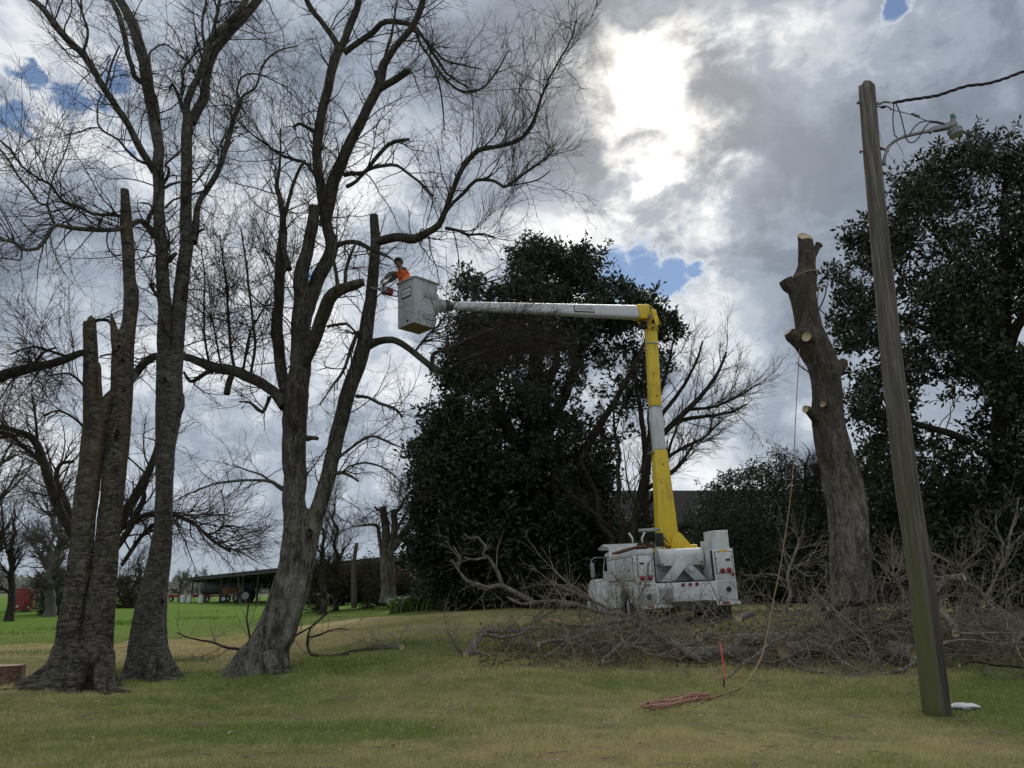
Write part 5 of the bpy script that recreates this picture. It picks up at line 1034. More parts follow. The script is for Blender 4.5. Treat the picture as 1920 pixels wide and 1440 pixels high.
# distant tree line
def treeline():
    r = np.random.default_rng(88); labels = None
    a = Acc(); n = 340; x = -330+r.random(n)*420; y = 300+r.random(n)*240; h = 3+5*r.random(n)**1.5
    for i in range(n):
        pass
    cs = []
    for i in range(n):
        m_ = 46; c = np.stack([x[i]+r.normal(size=m_)*h[i]*.35, y[i]+r.normal(size=m_)*h[i]*.35, h[i]*(.15+.85*r.random(m_)**.8)], -1); cs.append(c)
    v, f = leaves(np.concatenate(cs), 2, 2.6, 89, spread=1.0, wr=.6); a.add(v, f3=f)
    m = leafmat('hazed_woods', (0.20, 0.20, 0.18), (0.28, 0.275, 0.25), 1.0, 0.0, .1); o = a.obj('distant_woods', m, smooth=False); tag(o, 'low grey line of far off woods on the horizon at the left', 'woods', kind='stuff')  # leaf colour paled to imitate distance haze
treeline()
for i, (px, pt, Y, s) in enumerate(((382, 1072, 190, 1), (455, 1078, 220, 1), (345, 1062, 160, .8), (425, 1086, 150, .7))):
    wild_tree('bare_tree', ['far bare tree seen under the open end of the shed', 'far bare tree seen behind the tank trailer', 'far bare tree just left of the open end of the shed', 'smallest far bare tree seen under the shed roof'][i], px, 1110, pt, Y, 3, 3000+i*9, spread=1.0, n=(10, 90, 380, 500), rmin=.03, mat=M['bark_far'], tmat=M['twig_far'])
# ------------------------------------------------------------------ house behind the truck
def house():
    Y0 = 37.0; t = thing('house', 'low brown house with a shingled roof half hidden behind the truck and shrubs', 'house', (9.0, Y0, 1.0))
    xl, xr = 1.3, 19.5; ze = 4.49; zr = 6.56; yb = 8.0
    under(t, box('wall', ((xl+xr)/2, Y0+yb/2, (ze+.6)/2), (xr-xl, yb, ze-.6), M['wallw'], bev=0))
    # lap siding boards on the front
    for k in range(17):
        z = 1.1+k*.19; o = box('siding_board', ((xl+xr)/2, Y0-.03, z), (xr-xl, .035, .175), M['wallw'], bev=0, rot=(R(-4), 0, 0)); under(t, o)
    for x in (3.6, 8.2, 12.6):
        o = box('window', (x, Y0-.08, 2.4), (1.0, .06, 1.2), M['tin'], bev=.01); under(t, o); g = box('pane', (0, -.035, 0), (.84, .02, 1.04), M['glass'], o, bev=0)
    rl = math.hypot(yb/2+.7, zr-ze); ang = math.atan2(zr-ze, yb/2+.7)
    for s in (-1, 1):
        yc = Y0+yb/2+s*(yb/2+.7)/2
        under(t, box('roof_deck', ((xl+xr)/2, yc, (ze+zr)/2), (xr-xl+1.4, rl, .10), M['tin_under'], bev=0, rot=(-s*ang, 0, 0)))
    # shingle courses: each a strip of separate tabs with uneven butts
    a = Acc(); r = np.random.default_rng(4); nc = int(rl/.145)
    for c in range(nc):
        u = c*.145; y = Y0-.7+u*math.cos(ang); z = ze+u*math.sin(ang)+.075; x = xl-.7+(c % 2)*.15
        while x < xr+.7:
            w = .27+r.random()*.03; lift = r.random()*.014; dd = .17; ca, sa = math.cos(ang), math.sin(ang)
            p0 = np.array([x, y-(r.random()*.012), z+.012+lift]); p1 = p0+[w-.012, 0, 0]; q0 = np.array([x, y+dd*ca, z+dd*sa]); q1 = q0+[w-.012, 0, 0]
            lo = np.array([0, 0, -.02]); v = [p0, p1, q1, q0, p0+lo, p1+lo]; a.add(v, [[0, 1, 2, 3], [4, 5, 1, 0]]); x += w
    o = a.obj('shingles', M['shingle'], smooth=False); under(t, o); tag(o, kind='stuff')
    under(t, box('fascia', ((xl+xr)/2, Y0-.74, ze-.03), (xr-xl+1.4, .03, .18), M['wallw'], bev=.004))
house()

# ------------------------------------------------------------------ long open shed
def shed():
    A_ = np.array([-46.5, 112.0]); B_ = np.array([-1.5, 47.0]); L = np.linalg.norm(B_-A_); dr = (B_-A_)/L; nrm = np.array([-dr[1], dr[0]])
    if nrm[1] < 0: nrm = -nrm
    z0, z1 = 3.05, 4.0; t = thing('open_shed', 'long open sided farm shed with a flat dark metal roof at the left', 'shed', (A_[0], A_[1], 0))
    def pt(u, v, z): return np.array([A_[0]+dr[0]*u+nrm[0]*v, A_[1]+dr[1]*u+nrm[1]*v, z])
    zt = lambda u: z0+(z1-z0)*u/L
    W_ = 11.0; np_ = 46
    for k in range(np_):                      # roofing sheets
        u0, u1 = L*k/np_, L*(k+1)/np_-.02
        a = Acc(); m_ = 7; us = np.linspace(u0, u1, m_)
        top = [pt(u, -.6, zt(u)+.0+(.035 if i % 2 else 0)) for i, u in enumerate(us)]; bk = [pt(u, W_, zt(u)-1.1+(.035 if i % 2 else 0)) for i, u in enumerate(us)]
        lo = [p-[0, 0, .03] for p in top]; lob = [p-[0, 0, .03] for p in bk]
        v = np.array(top+bk+lo+lob); i = np.arange(m_-1)[:, None]; f = np.concatenate([i+[0, 1, m_+1, m_], i+[2*m_+1, 2*m_, 3*m_, 3*m_+1], i+[0, 2*m_, 2*m_+1, 1]]) if False else np.concatenate([np.concatenate([i, i+1, i+m_+1, i+m_], 1), np.concatenate([i+2*m_+1, i+2*m_, i+3*m_, i+3*m_+1], 1), np.concatenate([i, i+2*m_, i+2*m_+1, i+1], 1)])
        a.add(v, f); under(t, a.obj('roof_sheet', M['tin'], smooth=False))
    # deep fascia beam and purlins
    def beam(name, p, q, w, h, mat):
        p, q = np.array(p), np.array(q); d_ = q-p; l = np.linalg.norm(d_); o = box(name, tuple((p+q)/2), (l, w, h), mat, bev=0); o.rotation_euler = Vector(d_).to_track_quat('X', 'Z').to_euler(); under(t, o); return o
    beam('beam', pt(0, -.5, zt(0)-.22), pt(L, -.5, zt(L)-.22), .08, .36, M['tin_under'])
    for k, v in enumerate((2.2, 5.0, 8.0, 10.8)): beam('purlin', pt(0, v, zt(0)-.16-v*.098), pt(L, v, zt(L)-.16-v*.098), .08, .25, M['tin_under'])
    npst = 12
    for k in range(npst):
        u = 1.2+(L-2)*k/(npst-1)
        for v in (-.4, 5.4, 10.4):
            p = pt(u, v, 0); zg = float(gz(p[0], p[1]))-.2; o = box('post', (p[0], p[1], (zg+zt(u)-v*.1)/2), (.16, .16, zt(u)-v*.1-zg), M['tin_under'], bev=.01); under(t, o)
        beam('rafter', pt(u, -.5, zt(u)-.12), pt(u, W_, zt(u)-1.22), .08, .28, M['tin_under'])
    # closed back wall on the nearer part
    a = Acc()
    us = np.linspace(L*.42, L*.97, 60); lo = np.array([pt(u, W_-.3, -.1) for u in us]); hi = np.array([pt(u, W_-.3+(.03 if i % 2 else 0), zt(u)-1.2) for i, u in enumerate(us)])
    lo[:, :2] = hi[:, :2]; i = np.arange(len(us)-1)[:, None]; n_ = len(us)
    a.add(np.concatenate([lo, hi]), np.concatenate([i, i+1, i+n_+1, i+n_], 1)); under(t, a.obj('back_wall', M['tin_under'], smooth=False))
    return pt, zt, L
shed_pt, shed_z, shed_L = shed()

# farm machinery under and beside the shed
def wheel(parent, c, r, w, axis='Y', tm=None):
    a = Acc(); prof = [(-.5, .55), (-.5, .86), (-.42, .97), (-.2, 1.0), (.2, 1.0), (.42, .97), (.5, .86), (.5, .55)]; n = 28; v = []
    for k in range(n):
        th = k*2*math.pi/n
        for (u, q) in prof:
            rr = q*r*(1.0+(.012 if k % 2 and abs(u) < .45 else 0)); co = (math.cos(th)*rr, u*w, math.sin(th)*rr) if axis == 'Y' else (u*w, math.cos(th)*rr, math.sin(th)*rr); v.append(co)
    m_ = len(prof); k = np.arange(n)[:, None]*m_; k2 = (np.arange(n)[:, None]+1) % n*m_; j = np.arange(m_-1)[None, :]
    a.add(v, np.stack([k+j, k2+j, k2+j+1, k+j+1], -1).reshape(-1, 4))
    ty = a.obj('tyre', tm or M['black'], parent); ty.location = c
    o = cyl('rim', (0, 0, 0), r*.57, w*.55, M['white'] if tm is None else M['rust'], ty, axis, 20); h = cyl('hub', tuple(np.array([0, w*.30, 0] if axis == 'Y' else [-w*.30, 0, 0])), r*.2, w*.2, M['grey'], ty, axis, 12)
    return ty
def tank_trailer():
    p = shed_pt(14.5, 2.5, 0); t = thing('tank_trailer', 'dark cylindrical tank trailer parked under the shed', 'trailer', (p[0], p[1], float(gz(p[0], p[1]))), (0, 0, R(-4)))
    def b(bm): bmesh.ops.create_uvsphere(bm, u_segments=24, v_segments=14, radius=1.0)
    cyl('tank', (0, 0, 1.75), .85, 6.4, M['tin'], t, 'X', 28)
    for s in (-1, 1): me = bevel_mesh('tank_end', b, M['tin'], 0); o = bpy.data.objects.new('tank_end', me); COL.objects.link(o); o.parent = t; o.location = (s*3.2, 0, 1.75); o.scale = (.25, .85, .85)
    for x in (-2.4, 0, 2.4): cyl('band', (x, 0, 1.75), .87, .08, M['steel'], t, 'X', 28)
    cyl('hatch', (0, 0, 2.66), .3, .2, M['steel'], t); box('frame', (0, 0, .75), (7, .9, .18), M['rust'], t)
    for x in (1.6, 2.6):
        for y in (-.95, .95): wheel(t, (x, y, .5), .5, .3)
    box('jack', (-3.2, -.2, .4), (.12, .12, .8), M['steel'], t)
tank_trailer()
def implement():
    p = shed_pt(6.0, -1.2, 0); t = thing('farm_implement', 'low red farm implement with tines parked at the open end of the shed', 'machine', (p[0], p[1], float(gz(p[0], p[1]))), (0, 0, R(-8)))
    box('frame', (0, 0, .75), (8.2, .35, .35), M['red'], t); box('frame', (0.6, 1.2, .75), (6.8, .25, .25), M['red'], t)
    for i, x in enumerate(np.linspace(-3.6, 3.6, 10)):
        tube_obj('tine', [(x, -.2, .75), (x+.05, -.5, 1.15), (x+.1, -.55, .9), (x+.12, -.4, .35), (x+.1, -.2, .05)], .035, M['steel'], t, 6, 3)
    for x in (-3.9, -1.2, 1.4, 3.9): wheel(t, (x, -.3, .36), .36, .2)
    box('hitch', (0, 2.2, .7), (.2, 2.2, .2), M['red'], t)
    for x in (-2.6, -.2, 2.2): box('mast', (x, .1, 1.25), (.12, .12, .9), M['rust'], t)
implement()
def tractor():
    p = shed_pt(21.5, 2.0, 0); t = thing('tractor', 'dark tractor with a canopy standing beside the tank under the shed', 'tractor', (p[0], p[1], float(gz(p[0], p[1]))), (0, 0, R(5)))
    box('hood', (-1.0, 0, 1.35), (1.9, .75, .75), M['rust'], t, .08); box('body', (.6, 0, 1.1), (1.4, .8, .9), M['steel'], t, .05); box('canopy', (.7, 0, 2.55), (1.6, 1.4, .08), M['tin_under'], t, .03)
    for x in (.05, 1.35):
        for y in (-.6, .6): box('canopy_post', (x, y, 2.0), (.06, .06, 1.1), M['steel'], t)
    for y in (-.8, .8): wheel(t, (.9, y, .8), .8, .4); wheel(t, (-1.6, y, .45), .45, .25)
    box('seat', (.8, 0, 1.65), (.5, .5, .12), M['black'], t, .03); cyl('exhaust', (-1.0, .1, 2.1), .05, .9, M['black'], t)
tractor()
for i, u in enumerate((8.6, 9.5, 12.6, 18.4)):
    p = shed_pt(u, -1.6, 0); t = thing('barrel', ['leftmost pale barrel in front of the red implement', 'second pale barrel from the left beside the red implement', 'pale barrel in front of the tank trailer wheels', 'rightmost pale barrel in front of the tractor'][i], 'barrel', (p[0], p[1], float(gz(p[0], p[1]))), group='pale barrels in front of the shed')
    cyl('drum', (0, 0, .45), .30, .9, M['white'], t, sides=18)
    for z in (.02, .3, .6, .88): cyl('hoop', (0, 0, z), .31, .03, M['grey'], t, sides=18)
# second red implement, half hidden behind the pollarded tree
def red2():
    g = P3(742, 1092, 46); t = thing('farm_implement', 'red machine half hidden in brush under the near end of the shed', 'machine', (g[0], g[1], float(gz(g[0], g[1]))))
    box('hopper', (0, 0, 1.5), (1.5, 1.2, 1.0), M['red'], t, .04); box('frame', (0, 0, .8), (2.4, 1.0, .2), M['rust'], t)
    for x in (-.8, .9): wheel(t, (x, -.7, .5), .5, .3)
red2()
# red cotton-module machine at the far left
def red_machine():
    g = G(42, 1149); t = thing('farm_machine', 'boxy faded red farm machine parked on the grass at the far left', 'machine', tuple(g), (0, 0, R(12)))
    box('hopper', (0, 0, .95), (1.0, 1.2, 1.1), M['red'], t, .03); box('chute', (-.1, -.65, .45), (.75, .3, .6), M['red'], t, .02); box('top_panel', (-.05, 0, 1.56), (.75, 1.0, .12), M['red'], t, .02)
    box('frame', (.1, 0, .22), (1.2, 1.3, .12), M['rust'], t); box('side_shield', (.62, 0, .8), (.2, .9, 1.0), M['rust'], t, .02)
    tube_obj('drawbar', [(.5, -.2, .25), (1.1, -.3, .3), (1.7, -.3, .45)], .04, M['rust'], t, 6)
    for x in (-.35, .4): wheel(t, (x, -.75, .2), .2, .12, tm=M['black'])
    box('plate', (-.1, -.82, .42), (.16, .01, .12), M['white'], t, 0)
red_machine()
# sawn red-brown stump at the left edge
g = G(8, 1284); t = thing('tree_stump', 'low weathered reddish stump cut off near the ground at the left edge', 'stump', tuple(g))
a = Acc(); q = np.array([[0, 0, -.15, .34], [0, 0, 0, .30], [0.0, 0, .12, .27], [0, 0, .28, .255], [0, 0, .30, .25]]); q[:, :3] += g; qq = catmull(q, 5); ring = trunk_mesh(a, qq, 26, 5, .12, ridges=5, cap=False); under(t, a.obj('stump_body', M['conc'])); cutdisc('cut_face', ring, M['cut_old'], t, np.array([0, 0, 1.]))

# ------------------------------------------------------------------ bucket truck
def text_obj(name, s, size, mat, parent, loc, rot, ext=.003, sx=1.0):
    c = bpy.data.curves.new(name, 'FONT'); c.body = s; c.size = size; c.extrude = ext; c.align_x = 'CENTER'; c.align_y = 'CENTER'; c.space_character = 1.0
    o = bpy.data.objects.new(name, c); COL.objects.link(o); dg = bpy.context.evaluated_depsgraph_get(); me = bpy.data.meshes.new_from_object(o.evaluated_get(dg)); bpy.data.objects.remove(o)
    me.materials.clear(); me.materials.append(mat); o = bpy.data.objects.new(name, me); COL.objects.link(o); o.location = loc; o.rotation_euler = rot; o.scale = (sx, 1, 1); o.parent = parent; return o
YT = 19.4
o0 = P3(1292, 1137, YT); TR = Matrix.Translation(Vector(o0)) @ Matrix.Rotation(R(6), 4, 'Z') @ Matrix.Rotation(R(-2.6), 4, 'Y')
tT = thing('bucket_truck', 'white utility bucket truck with a yellow and white boom, parked behind the brush pile', 'truck', tuple(o0), tuple(TR.to_euler()))
W2 = 1.24            # half width; local x right, y forward, z up, z=0 lower edge of the tail
zg = -0.44           # ground below it
def tb(*a_, **k): return box(*a_, parent=tT, **k)
tb('tail_beam', (0, .06, .29), (W2*2, .12, .56), M['white'], bev=.015)
tb('deck', (0, 1.9, .45), (1.5, 3.6, .08), M['grey'])
tb('chassis', (0, 2.6, .02), (.9, 6.6, .22), M['black'])
tb('step_bumper', (0, -.06, .03), (W2*2+.04, .16, .07), M['white'], bev=.01)
for x in (-.98, .0, .88): tb('reflector', (x, -.147, .045), (.16, .012, .045), M['redlens'], bev=.002)
# tool boxes along both sides
lb = tb('tool_box', (-1.01, 1.55, .93), (.46, 3.1, .70), M['white'], bev=.02)
prism('tool_box_top', [(0, 1.28), (0, 1.40), (3.1, 1.32), (3.1, 1.28)], .46, M['white'], tT, 'X', (-1.01, 0, 0))
tb('tool_box_skirt', (-1.0, .20, .30), (.48, .40, .58), M['white'], bev=.015); tb('tool_box_skirt', (-1.0, 2.75, .28), (.48, .80, .62), M['white'], bev=.015)
tb('tool_box', (1.0, 1.55, .96), (.52, 3.1, .74), M['white'], bev=.02)
tb('tool_box_skirt', (1.0, .20, .30), (.52, .40, .58), M['white'], bev=.015); tb('tool_box_skirt', (1.0, 2.75, .28), (.52, .80, .62), M['white'], bev=.015)
tb('upper_locker', (1.02, .42, 1.56), (.42, .62, .45), M['white'], bev=.012); tb('upper_locker', (.84, .6, 1.43), (.16, .6, .26), M['white'], bev=.01)
tb('label_plate', (1.0, -.008, 1.275), (.20, .008, .055), M['yellow'], bev=.002)
for (x, y0, y1) in ((-1.243, .25, 1.0), (-1.243, 1.06, 2.0), (-1.243, 2.06, 3.0)):
    tb('door_gap', (x+.004, (y0+y1)/2, .95), (.012, y1-y0-.005, .60), M['black'], bev=0)
    d_ = tb('locker_door', (x, (y0+y1)/2, .95), (.014, y1-y0-.04, .56), M['white'], bev=.005); box('latch', (-.012, 0, -.05), (.02, .10, .05), M['steel'], d_, .004)
# doors on rear faces
for (x, w) in ((-1.01, .36), (1.0, .42)):
    tb('door_gap', (x, -.003, 1.0), (w+.03, .010, .53), M['black'], bev=0)
    d_ = tb('locker_door', (x, -.008, 1.0), (w, .016, .5), M['white'], bev=.005); box('latch', (.10 if x > 0 else -.08, -.015, .06), (.11, .025, .045), M['black'], d_, .006)
def lamp(x, z, r, mat='redlens', y=-.012):
    b_ = cyl('lamp_base', (x, y, z), r*1.12, .03, M['grey'] if mat == 'redlens' else M['white'], tT, 'Y', 24)
    a = Acc(); n = 24; v = []
    for (rr, yy) in ((1, 0), (.92, -.014), (.6, -.022), (0.02, -.025)):
        for k in range(n): v.append((math.cos(k*6.2832/n)*r*rr, yy, math.sin(k*6.2832/n)*r*rr))
    k = np.arange(3)[:, None]*n; j = np.arange(n)[None, :]; a.add(v, np.stack([k+j, k+(j+1) % n, k+n+(j+1) % n, k+n+j], -1).reshape(-1, 4)); o = a.obj('tail_lamp', M[mat], tT); o.location = (x, y-.015, z)
for x, z, r in ((-1.10, .71, .062), (-.91, .715, .066), (-1.17, .60, .038), (.93, .80, .062), (1.10, .81, .062), (1.19, .71, .036), (-.10, .515, .042), (.08, .515, .042), (.25, .52, .042)): lamp(x, z, r)
lamp(-.97, .26, .068, 'black'); lamp(1.04, .36, .068, 'black')
pl = tb('licence_plate', (-.97, -.010, .43), (.33, .012, .165), M['paperm'], bev=.003); M['ink'] = plain('dark_ink', (.05, .055, .07), .8, 0, 0)
text_obj('plate_number', 'C361105', .085, M['ink'], pl, (0, -.009, -.012), (R(90), 0, 0), .001, .95)
text_obj('plate_state', 'LOUISIANA', .026, M['ink'], pl, (0, -.009, .060), (R(90), 0, 0), .001, 1.2)
tb('plate_light', (-.97, -.03, .545), (.10, .03, .03), M['black'], bev=.004)
for (x, z) in ((-.70, .30), (-.37, .30)): tb('tow_pocket_side', (x, -.006, z), (.02, .03, .42), M['grey'], bev=.003)
tb('tow_pocket', (-.535, -.012, .27), (.31, .02, .36), M['grey'], bev=.003)
tb('hitch', (-.52, -.12, .14), (.10, .22, .10), M['steel'], bev=.01)
for x in (-.62, -.45): cyl('hitch_bolt', (x, -.03, .2), .02, .03, M['black'], tT, 'Y', 10)
for (x, z) in ((-1.18, 1.18), (-.86, 1.22), (-1.18, .86), (-.84, .88), (.80, 1.1), (1.2, 1.12), (-.84, .14), (.80, .12)): cyl('bolt', (x, -.02, z), .014, .03, M['black'], tT, 'Y', 8)
for (y, z) in ((.2, 1.18), (.6, .75), (1.2, .74), (1.7, .75), (1.7, .68)): cyl('bolt', (-1.25, y, z), .018, .03, M['black'], tT, 'X', 8)
# middle: crossed outrigger housings, roll cover, inner walls
for s in (-1, 1):
    prism('outrigger', [(0, 0), (.17, .17), (-.52, .70), (-.60, .55)] if False else [(s*.62, .0), (s*.28, .0), (-s*.10, .40), (s*.10, .56)], .12, M['white'], tT, 'Y', (.12, .55+.07*s, .60), bev=.012)
    cyl('outrigger_pin', (.12+s*.20, .46, .90), .075, .03, M['white'], tT, 'Y', 20)
tb('cover_frame', (.12, .95, .95), (1.18, .10, .70), M['white'], bev=.02)
cyl('roll_cover', (.12, .75, 1.21), .20, 1.16, M['white'], tT, 'X', 32)
tb('cover_plate', (.12, .56, 1.12), (1.12, .03, .28), M['white'], bev=.012)
for (x, z) in ((-.40, 1.02), (-.40, .86), (.62, 1.05), (.64, .88), (.12, .95)): cyl('bolt', (x, .53, z), .022, .04, M['black'], tT, 'Y', 8)
tb('bay_gap_shade', (-.755, .10, .95), (.05, .10, .72), M['black'], bev=0); tb('bay_gap_shade', (.735, .10, .95), (.03, .10, .70), M['black'], bev=0); tb('bay_floor', (.0, .35, .585), (1.5, .5, .02), M['black'], bev=0)  # black strips paint the shade in the recesses beside the tool boxes
tb('dark_bay', (.12, 1.05, .75), (1.2, .05, .45), M['rust'], bev=0)
tb('side_rail', (.74, .3, 1.2), (.03, .04, .9), M['white'], bev=.008)
for x in (-.70,): tb('inner_wall', (x, .8, .9), (.05, 1.2, .60), M['grey'], bev=.01)
# cargo on the left box: boards, hoses
tb('board', (-1.05, 1.3, 1.44), (.28, 2.6, .05), M['rust'], bev=.008, rot=(R(-1), 0, 0)); tb('board', (-.90, 1.2, 1.49), (.2, 2.2, .04), M['grey'], bev=.008)
r_ = np.random.default_rng(31)
for k in range(4):
    n = 26; th = np.linspace(0, 2*math.pi*1.6, n); pts = np.stack([-.85+.20*np.cos(th+k)+.03*r_.normal(size=n), .25+.22*np.sin(th+k), 1.45+.03*k+.02*r_.normal(size=n)], -1); tube_obj('hose', pts, .014, M['black' if k % 2 else 'rust'], tT, 6, 2)
# wheels
for s in (-1, 1):
    wheel(tT, (s*1.06, 1.35, zg+.44), .44, .26, 'X'); wheel(tT, (s*.76, 1.35, zg+.44), .44, .26, 'X'); wheel(tT, (s*1.02, 5.0, zg+.44), .44, .26, 'X')
    # wheel arch panels around the rear tyres
    prof = [(.40, 0), (.40, .62), (2.35, .62), (2.35, 0)]+[(1.35+.56*math.cos(t_), .02+.52*math.sin(t_)) for t_ in np.linspace(0, math.pi, 12)]
    def arch(bm, s=s):
        out = [(.40, .60), (2.35, .60)]; n = 14; arc = [(1.35+.58*math.cos(t_), .0+.50*math.sin(t_)) for t_ in np.linspace(math.pi, 0, n)]
        top = [(.40+(1.95)*i/(n-1), .60) for i in range(n)]
        for xx in (-.015, .015): pass
        A_ = [bm.verts.new((-.015, y, z)) for y, z in arc]; T_ = [bm.verts.new((-.015, y, z)) for y, z in top]; A2 = [bm.verts.new((.015, y, z)) for y, z in arc]; T2 = [bm.verts.new((.015, y, z)) for y, z in top]
        for i in range(n-1): bm.faces.new((A_[i], A_[i+1], T_[i+1], T_[i])); bm.faces.new((A2[i], T2[i], T2[i+1], A2[i+1])); bm.faces.new((A_[i], A2[i], A2[i+1], A_[i+1]))
    me = bevel_mesh('wheel_arch', arch, M['white'], 0); o = bpy.data.objects.new('wheel_arch', me); COL.objects.link(o); o.parent = tT; o.location = (s*1.22, 0, 0)
tb('mud_flap', (-1.04, .62, -.12), (.5, .02, .5), M['black'], bev=.004); tb('mud_flap', (1.04, .62, -.12), (.5, .02, .5), M['black'], bev=.004)
# cab, hood and fenders
cab = prism('cab', [(3.45, .1), (3.45, 1.36), (3.62, 1.52), (4.55, 1.50), (4.95, 1.0), (5.0, .1)], 1.92, M['white'], tT, 'X', (0, 0, 0), bev=.05)
def quad(name, pts, mat, th=.012):
    a = Acc(); p = np.array(pts, float); n = np.cross(p[1]-p[0], p[2]-p[0]); n /= np.linalg.norm(n); a.add(np.concatenate([p+n*th/2, p-n*th/2]), [[0, 1, 2, 3], [7, 6, 5, 4], [0, 4, 5, 1], [1, 5, 6, 2], [2, 6, 7, 3], [3, 7, 4, 0]]); return a.obj(name, mat, tT, smooth=False)
quad('rear_window', [(-.62, 3.44, .95), (.62, 3.44, .95), (.62, 3.44, 1.30), (-.62, 3.44, 1.30)], M['glass'], .02)
for s in (-1, 1): quad('side_window', [(s*.967, 3.7, .98), (s*.967, 4.72, .98), (s*.967, 4.45, 1.38), (s*.967, 3.7, 1.38)], M['glass'], .016)
prism('hood', [(4.9, .1), (4.9, .98), (5.9, .86), (6.0, .75), (6.0, .1)], 1.5, M['white'], tT, 'X', bev=.06)
for s in (-1, 1):
    f_ = prism('fender', [(4.25, .0), (4.30, .45), (4.50, .66), (4.8, .76), (5.4, .74), (5.75, .6), (5.9, .35), (5.9, -.15), (5.65, -.15), (5.5, .15), (5.2, .26), (4.85, .22), (4.6, .0), (4.5, -.15), (4.25, -.15)], .40, M['white'], tT, 'X', (s*1.08, 0, 0), bev=.05)
    cyl('headlamp', (s*1.08, 5.93, .45), .12, .06, M['galv'], tT, 'Y')
tb('front_bumper', (0, 6.15, -.02), (2.5, .12, .26), M['white'], bev=.02); 
sb = tb('side_step_box', (-1.13, 3.75, .18), (.34, .66, .56), M['white'], bev=.05)
# cab guard: mesh roof rack with wire
for s in (-1, 1):
    tube_obj('guard_post', [(s*1.08, 3.2, .55), (s*1.08, 3.25, 1.0), (s*1.08, 3.3, 1.62)], .028, M['white'], tT, 8)
    tube_obj('guard_rail', [(s*1.08, 3.3, 1.62), (s*1.08, 4.1, 1.72), (s*1.02, 4.9, 1.62)], .025, M['white'], tT, 8)
tube_obj('guard_rail', [(-1.08, 3.3, 1.62), (1.08, 3.3, 1.62)], .028, M['white'], tT, 8); tube_obj('guard_rail', [(-1.02, 4.9, 1.62), (1.02, 4.9, 1.62)], .025, M['white'], tT, 8)
a = Acc()
for k in range(30): tube1(a, [(-1.06+k*.073, 3.3, 1.63), (-1.06+k*.073, 4.1, 1.73), (-1.06+k*.073, 4.9, 1.63)], .006, 4)
for k in range(18): tube1(a, [(-1.07, 3.35+k*.09, 1.64+.09*math.sin((k+.5)/18*3.14)), (1.07, 3.35+k*.09, 1.64+.09*math.sin((k+.5)/18*3.14))], .006, 4)
a.obj('guard_mesh', M['white'], tT)
tb('guard_front', (0, 3.28, 1.50), (2.1, .02, .22), M['white'], bev=.004)
for x in (-.30, -.02): tube_obj('rack_horn', [(x, 3.6, 1.7), (x, 3.6, 1.86), (x+(-.10 if x < -.1 else .10), 3.6, 2.02)], .03, M['white'], tT, 8)
mr = tube_obj('mirror_arm', [(-.98, 4.6, .75), (-1.36, 4.5, .68), (-1.38, 4.5, 1.32), (-1.0, 4.55, 1.38)], .014, M['grey'], tT, 8, 3)
tb('mirror', (-1.37, 4.48, 1.02), (.12, .03, .42), M['grey'], bev=.012); 
# pedestal and boom: traced points brought into truck space
TI = TR.inverted()
def L_(px, py, Y): return np.array(TI @ Vector(P3(px, py, Y)))
YB0 = YT+1.6
ped = L_(1262, 1030, YB0)
cyl('turntable', tuple(L_(1264, 1034, YB0)-[0, 0, .02]), .62, .16, M['yellow'], tT, 'Z', 40)
cyl('pedestal', tuple(L_(1262, 1052, YB0)), .42, .5, M['yellow'], tT, 'Z', 32)
tb('turret_box', tuple(L_(1290, 1029, YB0)), (.40, .5, .20), M['yellow'], bev=.04)
cyl('turret_ring', tuple(L_(1292, 1023, YB0+.1)), .22, .06, M['red'], tT)
for s in (-1, 1):          # A shaped turret cheeks
    c0, c1, c2, c3 = L_(1252, 1030, YB0), L_(1296, 1030, YB0), L_(1268, 1002, YB0), L_(1256, 1006, YB0)
    prism('turret_cheek', [(c0[0], c0[2]), (c1[0], c1[2]), (c1[0]-.03, c1[2]+.07), (c2[0]+.06, c2[2]), (c2[0]-.02, c2[2]+.05), (c3[0], c3[2])], .04, M['yellow'], tT, 'Y', (0, c0[1]+s*.26, 0), bev=.012)
def boxtube(name, A_, B_, wa, wb, da, db, mat, bev=.03, parent=tT, side=None):
    """four sided boom section between two points, rounded corners"""
    A_, B_ = np.array(A_, float), np.array(B_, float); T_ = (B_-A_)/np.linalg.norm(B_-A_); U = side if side is not None else np.array([1., 0, 0]); U = U-T_*np.dot(U, T_); U /= np.linalg.norm(U); V = np.cross(T_, U)
    def b(bm):
        rings = []
        for P_, w, dd in ((A_, wa, da), (B_, wb, db)):
            rings.append([bm.verts.new(P_+U*sx*w/2+V*sy*dd/2) for sx, sy in ((-1, -1), (1, -1), (1, 1), (-1, 1))])
        bm.faces.new(rings[0][::-1]); bm.faces.new(rings[1])
        for i in range(4): bm.faces.new((rings[0][i], rings[0][(i+1) % 4], rings[1][(i+1) % 4], rings[1][i]))
    me = bevel_mesh(name, b, mat, bev, 4); o = bpy.data.objects.new(name, me); COL.objects.link(o); o.parent = parent; return o
s1 = PXM(950, YB0)
e0, e1, e2, e3, e4 = L_(1252, 1025, YB0), L_(1236, 845, YB0), L_(1228, 762, YB0), L_(1222, 640, YB0), L_(1221, 600, YB0)
boxtube('lower_boom_base', e0, e1, 38*s1, 25*s1, .45, .34, M['yellow'])
boxtube('lower_boom_insulator', e1, e2, 22.5*s1, 22*s1, .31, .31, M['fibre'], .05)
boxtube('lower_boom_upper', e2, L_(1219, 592, YB0), 22*s1, 21*s1, .30, .28, M['yellow'])
cy0, cy1, cy2 = L_(1290, 1020, YB0-.1), L_(1264, 968, YB0-.1), L_(1246, 862, YB0-.1)
